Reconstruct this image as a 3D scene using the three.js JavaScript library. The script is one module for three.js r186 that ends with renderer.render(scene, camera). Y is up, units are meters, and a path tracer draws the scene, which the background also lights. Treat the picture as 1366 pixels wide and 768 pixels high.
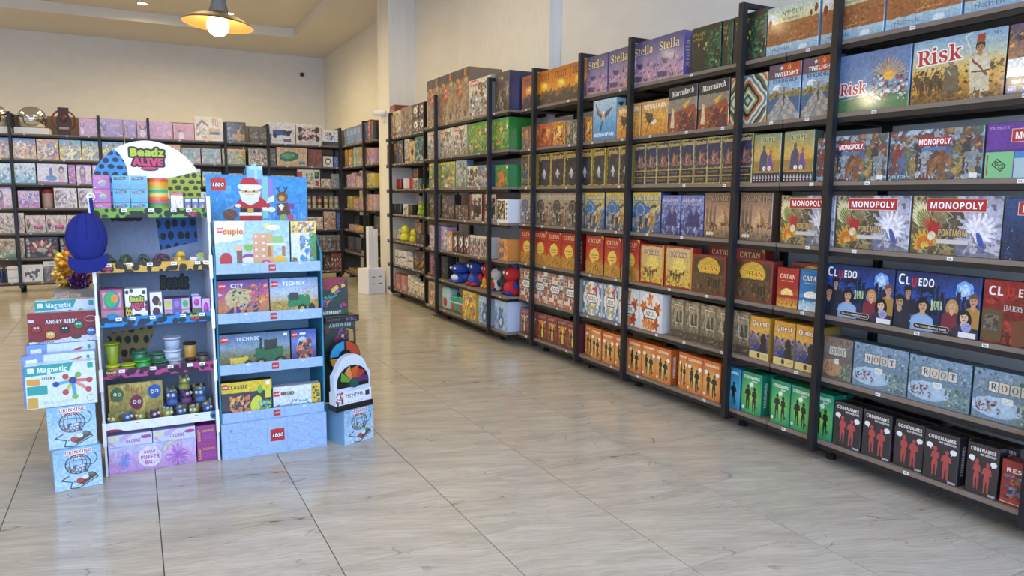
import * as THREE from 'three';
import { mergeGeometries } from 'three/addons/utils/BufferGeometryUtils.js';
import { RoundedBoxGeometry } from 'three/addons/geometries/RoundedBoxGeometry.js';
import { RectAreaLightUniformsLib } from 'three/addons/lights/RectAreaLightUniformsLib.js';

// ---------------------------------------------------------------- camera, sky, exposure
RectAreaLightUniformsLib.init();
const renderer = new THREE.WebGLRenderer({ antialias: true });
renderer.toneMapping = THREE.LinearToneMapping;
renderer.toneMappingExposure = 1.0;
renderer.shadowMap.enabled = true;
const scene = new THREE.Scene();
const DEG = Math.PI / 180;
const camera = new THREE.PerspectiveCamera(2 * Math.atan(384 / 966) / DEG, 1366 / 768, 0.05, 100);
camera.position.set(0, 1.41, 0);
camera.rotation.set(-7.15 * DEG, -27.633 * DEG, 0.471 * DEG, 'YXZ');
// overcast daylight behind the shop front, which lies behind the camera
scene.background = new THREE.Color().setRGB(3.9, 5.5, 8.7);
const WARM = new THREE.Color().setRGB(1.0, 0.80, 0.52);
const WARM_DOWN = new THREE.Color().setRGB(1.0, 0.80, 0.43);
const PENDANT_POWER = 1.4, DOWNLIGHT_POWER = 8.1;

// ---------------------------------------------------------------- helpers
function rng(seed) { let s = seed | 0; return () => { s = (s + 0x6d2b79f5) | 0; let t = Math.imul(s ^ (s >>> 15), 1 | s); t = (t + Math.imul(t ^ (t >>> 7), 61 | t)) ^ t; return ((t ^ (t >>> 14)) >>> 0) / 4294967296; }; }
const used = new Map();
function numbered(name) { const n = used.get(name) ?? 0; used.set(name, n + 1); return n ? name + '_' + String(n).padStart(3, '0') : name; }
function shade(o) { o.traverse((m) => { if (m.isMesh) { m.castShadow = true; m.receiveShadow = true; } }); return o; }
function tag(o, label, category, group) { o.userData.label = label; o.userData.category = category; if (group) o.userData.group = group; return o; }
function thing(name, label, category, pos, turn = 0, group) {
  const o = new THREE.Group(); o.name = numbered(name); o.position.set(...pos); o.rotation.y = turn; scene.add(o);
  return tag(o, label, category, group);
}
function part(parent, name, geo, mat, pos, rot) {
  const m = new THREE.Mesh(geo, mat); m.name = name; m.castShadow = m.receiveShadow = true;
  if (pos) m.position.set(...pos); if (rot) m.rotation.set(...rot);
  parent.add(m); return m;
}
function struct(name, geo, mat, pos, parent = scene) {
  const m = part(parent, name, geo, mat, pos); if (parent === scene) m.userData.kind = 'structure'; return m;
}
function single(name, label, category, geo, mat, pos, turn = 0, group) {
  const m = part(scene, numbered(name), geo, mat, pos); m.rotation.y = turn; return tag(m, label, category, group);
}
const box = (w, h, d, x = 0, y = 0, z = 0) => new THREE.BoxGeometry(w, h, d).translate(x, y, z);
const merge = (list) => mergeGeometries(list.map((g) => (g.index ? g.toNonIndexed() : g)));
const mat = (color, roughness = 0.6, extra = {}) => new THREE.MeshStandardMaterial({ color, roughness, ...extra });

// value noise for stone, wood and paint
function noiseField(seed) {
  const r = rng(seed), T = new Float32Array(256 * 256); for (let i = 0; i < T.length; i++) T[i] = r();
  const f = (x, y) => { const xi = Math.floor(x), yi = Math.floor(y), u = x - xi, v = y - yi, a = u * u * (3 - 2 * u), b = v * v * (3 - 2 * v);
    const g = (i, j) => T[((j & 255) << 8) + (i & 255)];
    return (g(xi, yi) * (1 - a) + g(xi + 1, yi) * a) * (1 - b) + (g(xi, yi + 1) * (1 - a) + g(xi + 1, yi + 1) * a) * b; };
  return (x, y, oct = 4) => { let s = 0, w = 0.5, t = 0; for (let o = 0; o < oct; o++) { s += w * f(x, y); t += w; w *= 0.5; x = x * 2.03 + 17.1; y = y * 2.03 + 5.3; } return s / t; };
}
function dataTexture(n, fn, srgb = true) {
  const d = new Uint8Array(n * n * 4);
  for (let j = 0; j < n; j++) for (let i = 0; i < n; i++) { const c = fn(i / n, j / n), o = (j * n + i) * 4; d[o] = c[0]; d[o + 1] = c[1]; d[o + 2] = c[2]; d[o + 3] = 255; }
  const t = new THREE.DataTexture(d, n, n); t.wrapS = t.wrapT = THREE.RepeatWrapping; t.magFilter = THREE.LinearFilter; if (srgb) t.colorSpace = THREE.SRGBColorSpace; t.needsUpdate = true; return t;
}

// ---------------------------------------------------------------- materials
const M = {};
M.steel = mat('#1b1b20', 0.48); M.rubber = mat('#141416', 0.8);
{
  const n = noiseField(11);
  M.board = mat('#ffffff', 0.62, { map: dataTexture(256, (u, v) => { const k = n(u * 6, v * 90, 4) * 0.6 + n(u * 30, v * 200, 2) * 0.25; const b = 98 + 48 * k; return [b + 12, b - 2, b - 13]; }) });
  const m = noiseField(5);
  M.wall = mat('#ffffff', 0.9, { map: dataTexture(256, (u, v) => { const k = (m(u * 60, v * 60, 3) - 0.5) * 8 + (m(u * 5, v * 5, 3) - 0.5) * 8; return [230 + k, 226 + k, 217 + k]; }) });
  M.ceiling = mat('#ffffff', 0.95, { map: dataTexture(128, (u, v) => { const k = (m(u * 60 + 9, v * 60, 3) - 0.5) * 6; return [228 + k, 223 + k, 213 + k]; }) });
  const s = noiseField(23), q = noiseField(31);
  const stone = (U, V) => {   // beige veined stone, veins drawn out along a slant
    const c = 0.955, d = 0.296, x = (U * c - V * d), y = (U * d + V * c);
    const warp = s(x * 1.6, y * 4, 3) - 0.5, fray = q(x * 30, y * 30, 2) - 0.5;
    const cloud = s(x * 3 + 3, y * 20 + warp * 4, 5) - 0.5, grain = q(x * 14, y * 190 + warp * 24, 3) - 0.5;
    const v1 = Math.abs(q(x * 1.7 + 7, y * 10 + warp * 4 + fray * 0.12, 2) - 0.5), v2 = Math.abs(s(x * 3.2 + 31, y * 24 + warp * 6 + fray * 0.2, 3) - 0.5);
    const mask = Math.max(0, q(x * 3 + 50, y * 9, 3) - 0.42) * 3.4;
    const vein = Math.max(0, 1 - v1 / 0.0075) * mask + Math.max(0, 1 - v2 / 0.012) * 0.5 * mask;
    const b = cloud * 32 + grain * 28 - vein * 52;
    return [188 + b, 181 + b * 1.02, 167 + b * 1.06];
  };
  M.tile = mat('#ffffff', 0.16, { map: dataTexture(2048, (u, v) => stone(u * 3, v * 3)) });
  M.grout = mat('#5a544b', 0.9);
}
M.pavement = mat('#8d8b88', 0.9);
M.frameGrey = mat('#3a3d42', 0.5);
M.glass = new THREE.MeshPhysicalMaterial({ color: '#ffffff', transmission: 1, thickness: 0, roughness: 0, ior: 1.5 });
M.white = mat('#e9e9ea', 0.55); M.card = mat('#dfe3ea', 0.6); M.paper = mat('#f2f2f0', 0.7); M.black = mat('#101013', 0.45); M.tagInk = mat('#55565c', 0.8);
M.chrome = mat('#d9d9de', 0.12, { metalness: 1 });
M.greyCard = mat('#8a877f', 0.8);
const tint = new Map();
function C(color, rough = 0.5) { const k = color + rough; if (!tint.has(k)) tint.set(k, mat(color, rough)); return tint.get(k); }

// ---------------------------------------------------------------- printed card: every print is drawn into a shared sheet
const SHEET = 2048, sheets = [], prints = {};
let sheet = null, penX = 0, penY = 0, lineH = 0;
function newSheet() {
  const c = document.createElement('canvas'); c.width = c.height = SHEET; const g = c.getContext('2d'); g.fillStyle = '#888'; g.fillRect(0, 0, SHEET, SHEET);
  sheet = { c, g, i: sheets.length }; sheets.push(sheet); penX = penY = lineH = 0;
}
newSheet();
function cell(w, h) {
  if (penX + w + 4 > SHEET) { penX = 0; penY += lineH; lineH = 0; }
  if (penY + h + 4 > SHEET) newSheet();
  const r = { x: penX + 2, y: penY + 2, w, h, s: sheet }; penX += w + 4; lineH = Math.max(lineH, h + 4); return r;
}
const uvOf = (r) => [(r.x + 0.5) / SHEET, 1 - (r.y + r.h - 0.5) / SHEET, (r.x + r.w - 0.5) / SHEET, 1 - (r.y + 0.5) / SHEET];
// illustrated prints: the drawing is roughened with brush grain and ink before the lettering goes on top
const GN = 512, grainA = new Float32Array(GN * GN), grainB = new Float32Array(GN * GN), grainC = new Float32Array(GN * GN), grainD = new Float32Array(GN * GN);
{ const n = noiseField(3), m = noiseField(4); for (let j = 0; j < GN; j++) for (let i = 0; i < GN; i++) { const k = j * GN + i; grainA[k] = n(i * 0.05, j * 0.05, 3) - 0.5; grainB[k] = m(i * 0.05 + 40, j * 0.05, 3) - 0.5; grainC[k] = n(i * 0.11, j * 0.11 + 90, 4) - 0.5; grainD[k] = m(i * 0.06, j * 0.06 + 60, 3) - 0.5; } }
const FLAT = /^(agents_(orange|blue|green|dark)|header_dots|lip_|base_|back_dots|orb_|slinky|egg_|unicorn|giant|pack_|magnet|planner|disc_|six_|oxblood|brick_red|optics|gilt|mosaic|ripple|flat_game|arch_game)/;
const SOFT = /^(picnic|bingo|puffer|header_winter|sea_white|forest_tall|space_city|harvester|tractor|mech|neon|monster|memory|harvest|swift|sun_|sea_|wood_|cold_road|war_|lab_|wheel|girl|pale|pink|stones|timber|racer|moto|herb|cucumber|stella|saint|quest|wing_|flock|bear|dixit|wonder|duel|bazaar|purple)/;
let current = null;
function illustrate() {
  const { r, w, h, amt, off } = current, g = r.s.g; current = null; if (amt === 0) return;
  const im = g.getImageData(r.x, r.y, w, h), src = im.data, out = new Uint8ClampedArray(src), W = 11 * amt * Math.min(1, h / 200 + 0.3);
  for (let y = 0; y < h; y++) for (let x = 0; x < w; x++) {
    const k = ((y + off) & 511) * GN + ((x + off * 3) & 511);
    const sx = Math.min(w - 1, Math.max(0, Math.round(x + grainA[k] * W * 2))), sy = Math.min(h - 1, Math.max(0, Math.round(y + grainB[k] * W * 2))), i = (sy * w + sx) * 4, o = (y * w + x) * 4;
    let v = 1 + grainC[k] * 0.85 * amt; if (Math.abs(grainD[k]) < 0.006 && amt > 0.3) v *= 0.82; const t = grainD[k] * 0.22 * amt;
    out[o] = src[i] * v * (1 + t); out[o + 1] = src[i + 1] * v; out[o + 2] = src[i + 2] * v * (1 - t);
  }
  src.set(out); g.putImageData(im, r.x, r.y);
}
// P(key, px, side colour, words for the label, painter(g, w, h, random), spine painter)
function P(key, w, h, side, words, paint, spine) {
  const sw = spine ? Math.max(24, Math.round(h * 0.26)) : 12, r = cell(w + 4 + sw, h), g = r.s.g;
  g.save(); g.translate(r.x - 2, r.y - 2); g.beginPath(); g.rect(0, 0, w + 4 + sw + 4, h + 4); g.clip(); g.fillStyle = side; g.fillRect(0, 0, w + sw + 8, h + 4); g.restore();
  let seed = 7; for (const ch of key) seed = (seed * 31 + ch.charCodeAt(0)) | 0;
  g.save(); g.beginPath(); g.rect(r.x, r.y, w, h); g.clip(); g.translate(r.x, r.y); g.lineJoin = 'round'; current = { r, w, h, amt: key === 'price' ? 0 : FLAT.test(key) ? 0.14 : SOFT.test(key) ? 0.36 : 0.7, off: Math.abs(seed) % 400 }; paint(g, w, h, rng(seed)); g.restore(); if (current) illustrate();
  if (spine) { g.save(); g.beginPath(); g.rect(r.x + w + 4, r.y, sw, h); g.clip(); g.translate(r.x + w + 4, r.y); spine(g, sw, h, rng(seed + 1)); g.restore(); }
  prints[key] = { front: uvOf({ x: r.x, y: r.y, w, h }), side: uvOf({ x: r.x + w + 4, y: r.y, w: sw, h }), i: r.s.i, words };
}
// --- brushes
function bg(g, w, h, ...stops) { const k = g.createLinearGradient(0, 0, 0, h); stops.forEach((c, i) => k.addColorStop(stops.length > 1 ? i / (stops.length - 1) : 0, c)); g.fillStyle = k; g.fillRect(0, 0, w, h); }
function R(g, c, x, y, w, h) { g.fillStyle = c; g.fillRect(x, y, w, h); }
function E(g, c, x, y, rx, ry = rx, a = 0) { g.fillStyle = c; g.beginPath(); g.ellipse(x, y, rx, ry, a, 0, 7); g.fill(); }
function poly(g, c, pts) { g.fillStyle = c; g.beginPath(); pts.forEach((p, i) => (i ? g.lineTo(p[0], p[1]) : g.moveTo(p[0], p[1]))); g.closePath(); g.fill(); }
function line(g, c, lw, pts) { g.strokeStyle = c; g.lineWidth = lw; g.lineCap = 'round'; g.beginPath(); pts.forEach((p, i) => (i ? g.lineTo(p[0], p[1]) : g.moveTo(p[0], p[1]))); g.stroke(); }
function rr(g, c, x, y, w, h, r, stroke, lw) { g.beginPath(); g.roundRect(x, y, w, h, r); if (c) { g.fillStyle = c; g.fill(); } if (stroke) { g.strokeStyle = stroke; g.lineWidth = lw; g.stroke(); } }
function T(g, text, x, y, size, fill, o = {}) {
  if (current) illustrate();
  g.save(); g.translate(x, y); if (o.rot) g.rotate(o.rot); g.font = (o.font || 'bold') + ' ' + size + 'px ' + (o.face || 'sans-serif'); g.textAlign = o.align || 'center'; g.textBaseline = 'middle';
  if (o.max) { const m = g.measureText(text).width; g.scale(o.max / m, 1); }
  if (o.stroke) { g.strokeStyle = o.stroke; g.lineWidth = o.sw || size * 0.18; g.strokeText(text, 0, 0); }
  g.fillStyle = fill; g.fillText(text, 0, 0); g.restore();
}
function scrib(g, c, x, y, w, h, rand, n = 7) {   // letter-like strokes where the print cannot be read
  for (let i = 0; i < n; i++) { const cx = x + (i + 0.5) * w / n, a = w / n * 0.34; g.strokeStyle = c; g.lineWidth = Math.max(1.2, w / n * 0.2); g.lineCap = 'round'; g.beginPath();
    const k = rand(); if (k < 0.3) { g.ellipse(cx, y + h * 0.55, a, h * 0.35, 0, rand() * 2, 5 + rand()); } else if (k < 0.65) { g.moveTo(cx - a, y + h); g.lineTo(cx - a, y + h * 0.2 * rand()); g.lineTo(cx + a, y + h * (0.3 + rand() * 0.7)); } else { g.moveTo(cx, y + h); g.lineTo(cx + a * (rand() - 0.5), y); g.moveTo(cx - a, y + h * 0.4); g.lineTo(cx + a, y + h * 0.4); } g.stroke(); }
}
function clutter(g, x, y, w, h, pal, n, rand, size = 0.12) {   // crowded illustration: overlapping strokes and shapes
  g.save(); g.beginPath(); g.rect(x, y, w, h); g.clip(); const m = Math.min(w, h); n *= 2.2; size *= 0.66;
  for (let i = 0; i < n; i++) {
    const c = pal[Math.floor(rand() * pal.length)], px = x + rand() * w, py = y + rand() * h, s = m * size * (0.35 + rand());
    const k = rand();
    if (k < 0.4) E(g, c, px, py, s * (0.4 + rand()), s * (0.3 + rand() * 0.8), rand() * 3);
    else if (k < 0.75) { const a = rand() * 6.3; poly(g, c, [0, 1, 2, 3].map((j) => [px + Math.cos(a + j * 1.5 + rand() * 0.6) * s * (0.5 + rand()), py + Math.sin(a + j * 1.5) * s * (0.5 + rand())])); }
    else line(g, c, s * 0.25, [[px, py], [px + (rand() - 0.5) * s * 3, py + (rand() - 0.5) * s * 3]]);
  }
  g.restore();
}
function person(g, c, x, y, h, o = {}) {   // standing silhouette, feet at y
  const u = h / 7.6, top = y - h, s = (o.lean || 0) * u, q = (pts) => { g.fillStyle = c; g.beginPath(); g.moveTo(pts[0][0], pts[0][1]); for (let i = 1; i < pts.length; i++) { const a = pts[i], b = pts[(i + 1) % pts.length]; g.quadraticCurveTo(a[0], a[1], (a[0] + b[0]) / 2, (a[1] + b[1]) / 2); } g.closePath(); g.fill(); };
  const w = o.dress ? 0.82 : 1; E(g, c, x + s, top + u * 0.62, u * 0.46, u * 0.62); if (o.dress) E(g, c, x + s - u * 0.12, top + u * 0.62, u * 0.54, u * 0.6); R(g, c, x - u * 0.2 + s * 0.6, top + u, u * 0.4, u * 0.6);
  q([[x - u * 0.25, top + u * 1.2], [x + u * 0.3, top + u * 1.25], [x + u * 1.2 * w, top + u * 1.6], [x + u * 1.15 * w, top + u * 2.3], [x + u * 0.6 * w, top + u * 3.3], [x + u * 0.85, top + u * 4.2], [x + u * 0.75, top + u * 5], [x, top + u * 4.7], [x - u * 0.75, top + u * 5], [x - u * 0.85, top + u * 4.2], [x - u * 0.6 * w, top + u * 3.3], [x - u * 1.15 * w, top + u * 2.3], [x - u * 1.2 * w, top + u * 1.6]]);
  for (const k of [-1, 1]) { line(g, c, u * 0.34, [[x + k * u * 0.9 * w, top + u * 1.9], [x + k * u * (o.dress ? 0.95 : 1.25), top + u * 2.9], [x + k * u * 0.35, top + u * 2.6 + (k > 0 ? u * 0.2 : 0)]]); q([[x + k * u * 0.05, top + u * 4.3], [x + k * u * 0.85, top + u * 4.4], [x + k * u * 0.72, top + u * 5.8], [x + k * u * (o.dress ? 0.5 : 0.68), y - u * 0.1], [x + k * u * 0.95, y], [x + k * u * 0.25, y], [x + k * u * 0.22, top + u * 5.8]]); }
}
function dots(g, w, h, c, base, rand, s) { R(g, base, 0, 0, w, h); for (let j = -1; j < h / s / 0.88 + 1; j++) for (let i = -1; i < w / s + 1; i++) E(g, c, (i + 0.5 * (j & 1) + rand() * 0.22) * s, (j + rand() * 0.22) * s * 0.88, s * (0.29 + rand() * 0.1), s * (0.26 + rand() * 0.08)); }
function banner(g, text, x, y, w, h) { if (current) illustrate(); R(g, '#f3ead8', x - w / 2 - 2, y - h / 2 - 2, w + 4, h + 4); R(g, '#b32025', x - w / 2, y - h / 2, w, h); T(g, text, x, y + h * 0.04, h * 0.78, '#fff', { max: w * 0.9, stroke: '#6d1013', sw: 2 }); }

// box with chamfered edges; front = +z, printed; the sides carry the spine print
const boxCache = new Map();
function cardBox(w, h, d, p, b = 0.0022) {
  const key = [w.toFixed(3), h.toFixed(3), d.toFixed(3), p.front.join(), p.i].join('|'); if (boxCache.has(key)) return boxCache.get(key);
  const X = w / 2, Y = h, Zd = d / 2, pos = [], uv = [];
  const F = p.front, S = p.side;
  const U = (q, s, t) => [q[0] + (q[2] - q[0]) * s, q[1] + (q[3] - q[1]) * t];
  const V = (sx, sy, sz, face) => [sx * (X - (face === 0 ? 0 : b)), sy < 0 ? (face === 1 ? 0 : b) : (face === 1 ? Y : Y - b), sz * (Zd - (face === 2 ? 0 : b))];
  const UVf = (v, face, s) => { const px = (v[0] + X) / w, py = v[1] / h, pz = (v[2] + Zd) / d; return face === 2 && s > 0 ? U(F, px, py) : face === 0 ? U(S, s > 0 ? 1 - pz : pz, py) : face === 1 ? U(S, 0.06 + 0.1 * px, 0.03 + 0.05 * pz) : U(S, px, py); };
  const tri = (a, c, e, ua, uc, ue) => { const n = (c[0] - a[0]) * 0 + 0; pos.push(...a, ...c, ...e); uv.push(...ua, ...uc, ...ue); return n; };
  const out = (pts, uvs) => {   // fan, turned outward from the centre
    const cx = pts.reduce((s, q) => s + q[0], 0) / pts.length, cy = pts.reduce((s, q) => s + q[1], 0) / pts.length - Y / 2, cz = pts.reduce((s, q) => s + q[2], 0) / pts.length;
    const [a, c, e] = pts, n = [(c[1] - a[1]) * (e[2] - a[2]) - (c[2] - a[2]) * (e[1] - a[1]), (c[2] - a[2]) * (e[0] - a[0]) - (c[0] - a[0]) * (e[2] - a[2]), (c[0] - a[0]) * (e[1] - a[1]) - (c[1] - a[1]) * (e[0] - a[0])];
    if (n[0] * cx + n[1] * cy + n[2] * cz < 0) { pts.reverse(); uvs.reverse(); }
    for (let i = 1; i < pts.length - 1; i++) tri(pts[0], pts[i], pts[i + 1], uvs[0], uvs[i], uvs[i + 1]);
  };
  const faceQuad = (face, s) => { const c = face === 0 ? [[s, -1, -1], [s, -1, 1], [s, 1, 1], [s, 1, -1]] : face === 1 ? [[-1, s, -1], [1, s, -1], [1, s, 1], [-1, s, 1]] : [[-1, -1, s], [1, -1, s], [1, 1, s], [-1, 1, s]]; const p4 = c.map((k) => V(...k, face)); out(p4, p4.map((v) => UVf(v, face, s))); };
  for (let f = 0; f < 3; f++) { faceQuad(f, 1); faceQuad(f, -1); }
  for (let f = 0; f < 3; f++) for (const e of [1, 2].map((k) => (f + k) % 3).filter((k) => k > f)) for (const s of [-1, 1]) for (const t of [-1, 1]) {
    const o = 3 - f - e, pts = [], uvs = [];
    for (const [face, w2] of [[f, -1], [f, 1], [e, 1], [e, -1]]) { const k = [0, 0, 0]; k[f] = s; k[e] = t; k[o] = w2; const v = V(...k, face); pts.push(v); uvs.push(UVf(v, e === 2 && t > 0 ? 2 : f, e === 2 && t > 0 ? t : s)); }
    out(pts, uvs);
  }
  for (const a of [-1, 1]) for (const c of [-1, 1]) for (const e of [-1, 1]) { const pts = [0, 1, 2].map((f) => V(a, c, e, f)); out(pts, pts.map((v) => UVf(v, 0, a))); }
  const g = new THREE.BufferGeometry(); g.setAttribute('position', new THREE.Float32BufferAttribute(pos, 3)); g.setAttribute('uv', new THREE.Float32BufferAttribute(uv, 2)); g.computeVertexNormals();
  boxCache.set(key, g); return g;
}
// printed board of any outline: front and back carry the print, edges its side colour
function printedShape(shape, depth, p) {
  const g = new THREE.ExtrudeGeometry(shape, { depth, bevelEnabled: false, curveSegments: 20 }); g.computeBoundingBox(); const bb = g.boundingBox, q = g.attributes.position, n = g.attributes.normal, u = g.attributes.uv;
  for (let i = 0; i < q.count; i++) { const flat = Math.abs(n.getZ(i)) > 0.9, r = flat ? p.front : p.side, s = flat ? (q.getX(i) - bb.min.x) / (bb.max.x - bb.min.x) : 0.5, t = flat ? (q.getY(i) - bb.min.y) / (bb.max.y - bb.min.y) : 0.5; u.setXY(i, r[0] + (r[2] - r[0]) * s, r[1] + (r[3] - r[1]) * t); }
  return g;
}
const printMats = [], printMatsMatte = [];
const printMat = (p, matte) => (matte ? printMatsMatte : printMats)[p.i];
function finishSheets() {
  for (const s of sheets) { const t = new THREE.CanvasTexture(s.c); t.colorSpace = THREE.SRGBColorSpace; t.anisotropy = 8; t.magFilter = THREE.LinearFilter; printMats.push(new THREE.MeshPhysicalMaterial({ map: t, roughness: 0.4, clearcoat: 0.75, clearcoatRoughness: 0.09 })); printMatsMatte.push(new THREE.MeshStandardMaterial({ map: t, roughness: 0.6 })); }
}

// ---------------------------------------------------------------- prints: games of the long rack
const hills = (g, w, h, y, c, rand, amp = 0.1) => { const pts = [[0, h]]; for (let i = 0; i <= 8; i++) pts.push([i * w / 8, y + (rand() - 0.5) * h * amp * 2]); pts.push([w, h]); poly(g, c, pts); };
const spineText = (bgc, text, c, face) => (g, w, h) => { R(g, bgc, 0, 0, w, h); T(g, text, w / 2, h / 2, w * 0.55, c, { rot: -Math.PI / 2, face, max: h * 0.6 }); };
for (const [k, a, b, c, words] of [['dixit', '#b8641c', '#e0961f', '#f3c540', 'orange square box with mountain scene and yellow glow'], ['dixit_dusk', '#a85f26', '#d07d32', '#f0b35c', 'rust orange square box with dusky mountain scene']])
  P(k, 220, 220, a, words, (g, w, h, r) => { bg(g, w, h, a, b, b); E(g, c, w * 0.52, h * 0.47, w * 0.22, h * 0.12); E(g, '#fbe27a', w * 0.52, h * 0.45, w * 0.1, h * 0.05); hills(g, w, h, h * 0.62, '#8a5a2a', r, 0.12); hills(g, w, h, h * 0.72, '#50402e', r, 0.14); clutter(g, 0, h * 0.6, w, h * 0.38, ['#3a2f2a', '#6f5a45', '#a8823f', '#4c4a50', '#87736a'], 40, r, 0.1); T(g, 'DIXIT', w * 0.5, h * 0.2, h * 0.25, '#431a04', { face: 'serif', font: 'normal' }); line(g, '#6d3410', 1.5, [[w * 0.3, h * 0.31], [w * 0.7, h * 0.31]]); });
P('stella', 220, 220, '#4b3f7c', 'violet square box with twilight sky and cream title', (g, w, h, r) => { bg(g, w, h, '#565080', '#786e9a', '#ac92b0', '#bc94a4'); clutter(g, 0, h * 0.55, w, h * 0.45, ['#7d5b8b', '#a9779c', '#5c4a78', '#d29aa2', '#8d6e99'], 45, r, 0.12); poly(g, '#4b3d70', [[w * 0.2, h * 0.5], [w * 0.42, h * 0.52], [w * 0.4, h * 0.64], [w * 0.24, h * 0.63]]); poly(g, '#55437a', [[w * 0.66, h * 0.42], [w * 0.72, h * 0.6], [w * 0.62, h * 0.6]]); R(g, '#554a66', w * 0.06, h * 0.8, w * 0.36, h * 0.13); E(g, '#f0b28e', w * 0.72, h * 0.83, 6, 14); line(g, '#e5b0c4', 4, [[0, h * 0.78], [w * 0.5, h * 0.68]]); T(g, 'Stella', w * 0.47, h * 0.23, h * 0.27, '#e5d3a3', { face: 'serif', stroke: '#3d3157', sw: 7 }); }, spineText('#6d5b9d', 'Stella', '#cdbf9b', 'serif'));
P('night_wood', 220, 230, '#23241f', 'near black box with glowing green foliage and yellow title', (g, w, h, r) => { R(g, '#24231f', 0, 0, w, h); clutter(g, w * 0.5, h * 0.12, w * 0.5, h * 0.85, ['#1f5a36', '#2f7a48', '#194028', '#3d8f54', '#245f4a'], 90, r, 0.1); for (const [x, y] of [[0.25, 0.4], [0.52, 0.42], [0.45, 0.52]]) E(g, '#c9a93c', w * x, h * y, 6, 9); scrib(g, '#b8ab37', w * 0.06, h * 0.12, w * 0.42, h * 0.09, r, 9); scrib(g, '#b8ab37', w * 0.06, h * 0.25, w * 0.36, h * 0.06, r, 8); E(g, '#8f9a8b', w * 0.86, h * 0.85, 7); }, (g, w, h, r) => { R(g, '#2a2c22', 0, 0, w, h); clutter(g, 0, h * 0.5, w, h * 0.5, ['#2f6a44', '#214a32', '#3a7a50'], 26, r, 0.4); g.save(); g.translate(w * 0.5, h * 0.5); g.rotate(-1.57); scrib(g, '#c7b73c', -h * 0.1, -w * 0.25, h * 0.5, w * 0.5, r, 8); g.restore(); });
P('harvest', 330, 250, '#7fa9c4', 'wide box of brown autumn fields under pale sky', (g, w, h, r) => { bg(g, w, h * 0.42, '#b9c9c5', '#d9dcb4', '#d9c98d'); E(g, '#e4e6ea', w * 0.1, h * 0.24, 30, 22); R(g, '#a0673c', 0, h * 0.36, w, h * 0.44); hills(g, w, h * 0.8, h * 0.42, '#9c5f33', r, 0.06); clutter(g, 0, h * 0.42, w, h * 0.38, ['#8c4f2b', '#b07440', '#7d4728', '#c08a4f', '#935a35'], 120, r, 0.08); for (const [x, y, s] of [[0.07, 0.34, 15], [0.85, 0.3, 9], [0.94, 0.22, 13]]) { line(g, '#4b2a20', 2, [[w * x, h * y + s * 2.6], [w * x, h * y]]); E(g, '#7c2f26', w * x, h * y, s * 0.8, s * 1.6); } scrib(g, '#4b4630', w * 0.3, h * 0.12, w * 0.42, h * 0.11, r, 10); scrib(g, '#4b4630', w * 0.32, h * 0.27, w * 0.3, h * 0.05, r, 12); bg2(g, 0, h * 0.8, w, h * 0.2, '#a9c3c9', '#8fb2cf'); E(g, '#dfe6ec', w * 0.72, h * 0.93, 26, 14); scrib(g, '#4f6377', w * 0.12, h * 0.86, w * 0.36, h * 0.08, r, 9); line(g, '#e7c873', 2, [[w * 0.4, h * 0.74], [w * 0.75, h * 0.72]]); });
function bg2(g, x, y, w, h, a, b) { g.save(); g.translate(x, y); bg(g, w, h, a, b); g.restore(); }
for (const [k, a, pal, words] of [['tale_grey', '#7c6f6a', ['#a2582c', '#4b4d5c', '#c98a4b', '#6a6a72'], 'small grey and rust illustrated box'], ['tale_red', '#a8492c', ['#c9682e', '#7a2d20', '#e0a04a', '#5a4a48'], 'small red orange box with figure'], ['tale_orange', '#b56a2e', ['#d9922f', '#7c3f22', '#efc265', '#5c5350'], 'small amber box with dark trees'], ['tale_dark', '#4a4540', ['#8d8270', '#33363f', '#b59a68', '#6d6a66'], 'slim dark box with pale figure'], ['tale_white', '#b9b5ad', ['#77726c', '#d9d4c8', '#54545a'], 'slim pale grey box']])
  P(k, 130, 130, a, words, (g, w, h, r) => { bg(g, w, h, pal[0], a); clutter(g, 0, h * 0.2, w, h * 0.8, pal, 45, r, 0.14); E(g, pal[2], w * 0.5, h * 0.4, w * 0.17, h * 0.2); scrib(g, pal[3], w * 0.15, h * 0.06, w * 0.7, h * 0.1, r, 6); });
P('swift_bird', 240, 250, '#8fb4d2', 'light blue box with long-tailed bird in flight', (g, w, h) => { bg(g, w, h, '#b8d2e2', '#8dbbdc', '#5b9dd2', '#3f86c4'); poly(g, '#5a5660', [[w * 0.42, h * 0.38], [w * 0.08, h * 0.05], [w * 0.2, h * 0.34], [w * 0.4, h * 0.5]]); poly(g, '#b7786c', [[w * 0.42, h * 0.38], [w * 0.16, h * 0.14], [w * 0.24, h * 0.32]]); poly(g, '#5a5660', [[w * 0.5, h * 0.36], [w * 0.86, h * 0.2], [w * 0.74, h * 0.34], [w * 0.55, h * 0.48]]); E(g, '#cfa89c', w * 0.46, h * 0.44, w * 0.06, h * 0.13, 0.2); E(g, '#e8e4e2', w * 0.47, h * 0.32, w * 0.05, h * 0.05); poly(g, '#3d4b63', [[w * 0.42, h * 0.5], [w * 0.47, h * 0.52], [w * 0.36, h * 0.78], [w * 0.3, h * 0.75]]); line(g, '#a94b3c', 3, [[w * 0.44, h * 0.54], [w * 0.33, h * 0.72]]); T(g, 'WINGSPAN', w * 0.5, h * 0.86, h * 0.12, '#f0f5f9', { max: w * 0.86 }); }, (g, w, h) => { bg(g, w, h, '#a7c8dd', '#5a97cb'); poly(g, '#1f5148', [[w * 0.2, h * 0.12], [w * 0.8, h * 0.1], [w * 0.6, h * 0.2], [w * 0.35, h * 0.18]]); });
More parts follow.
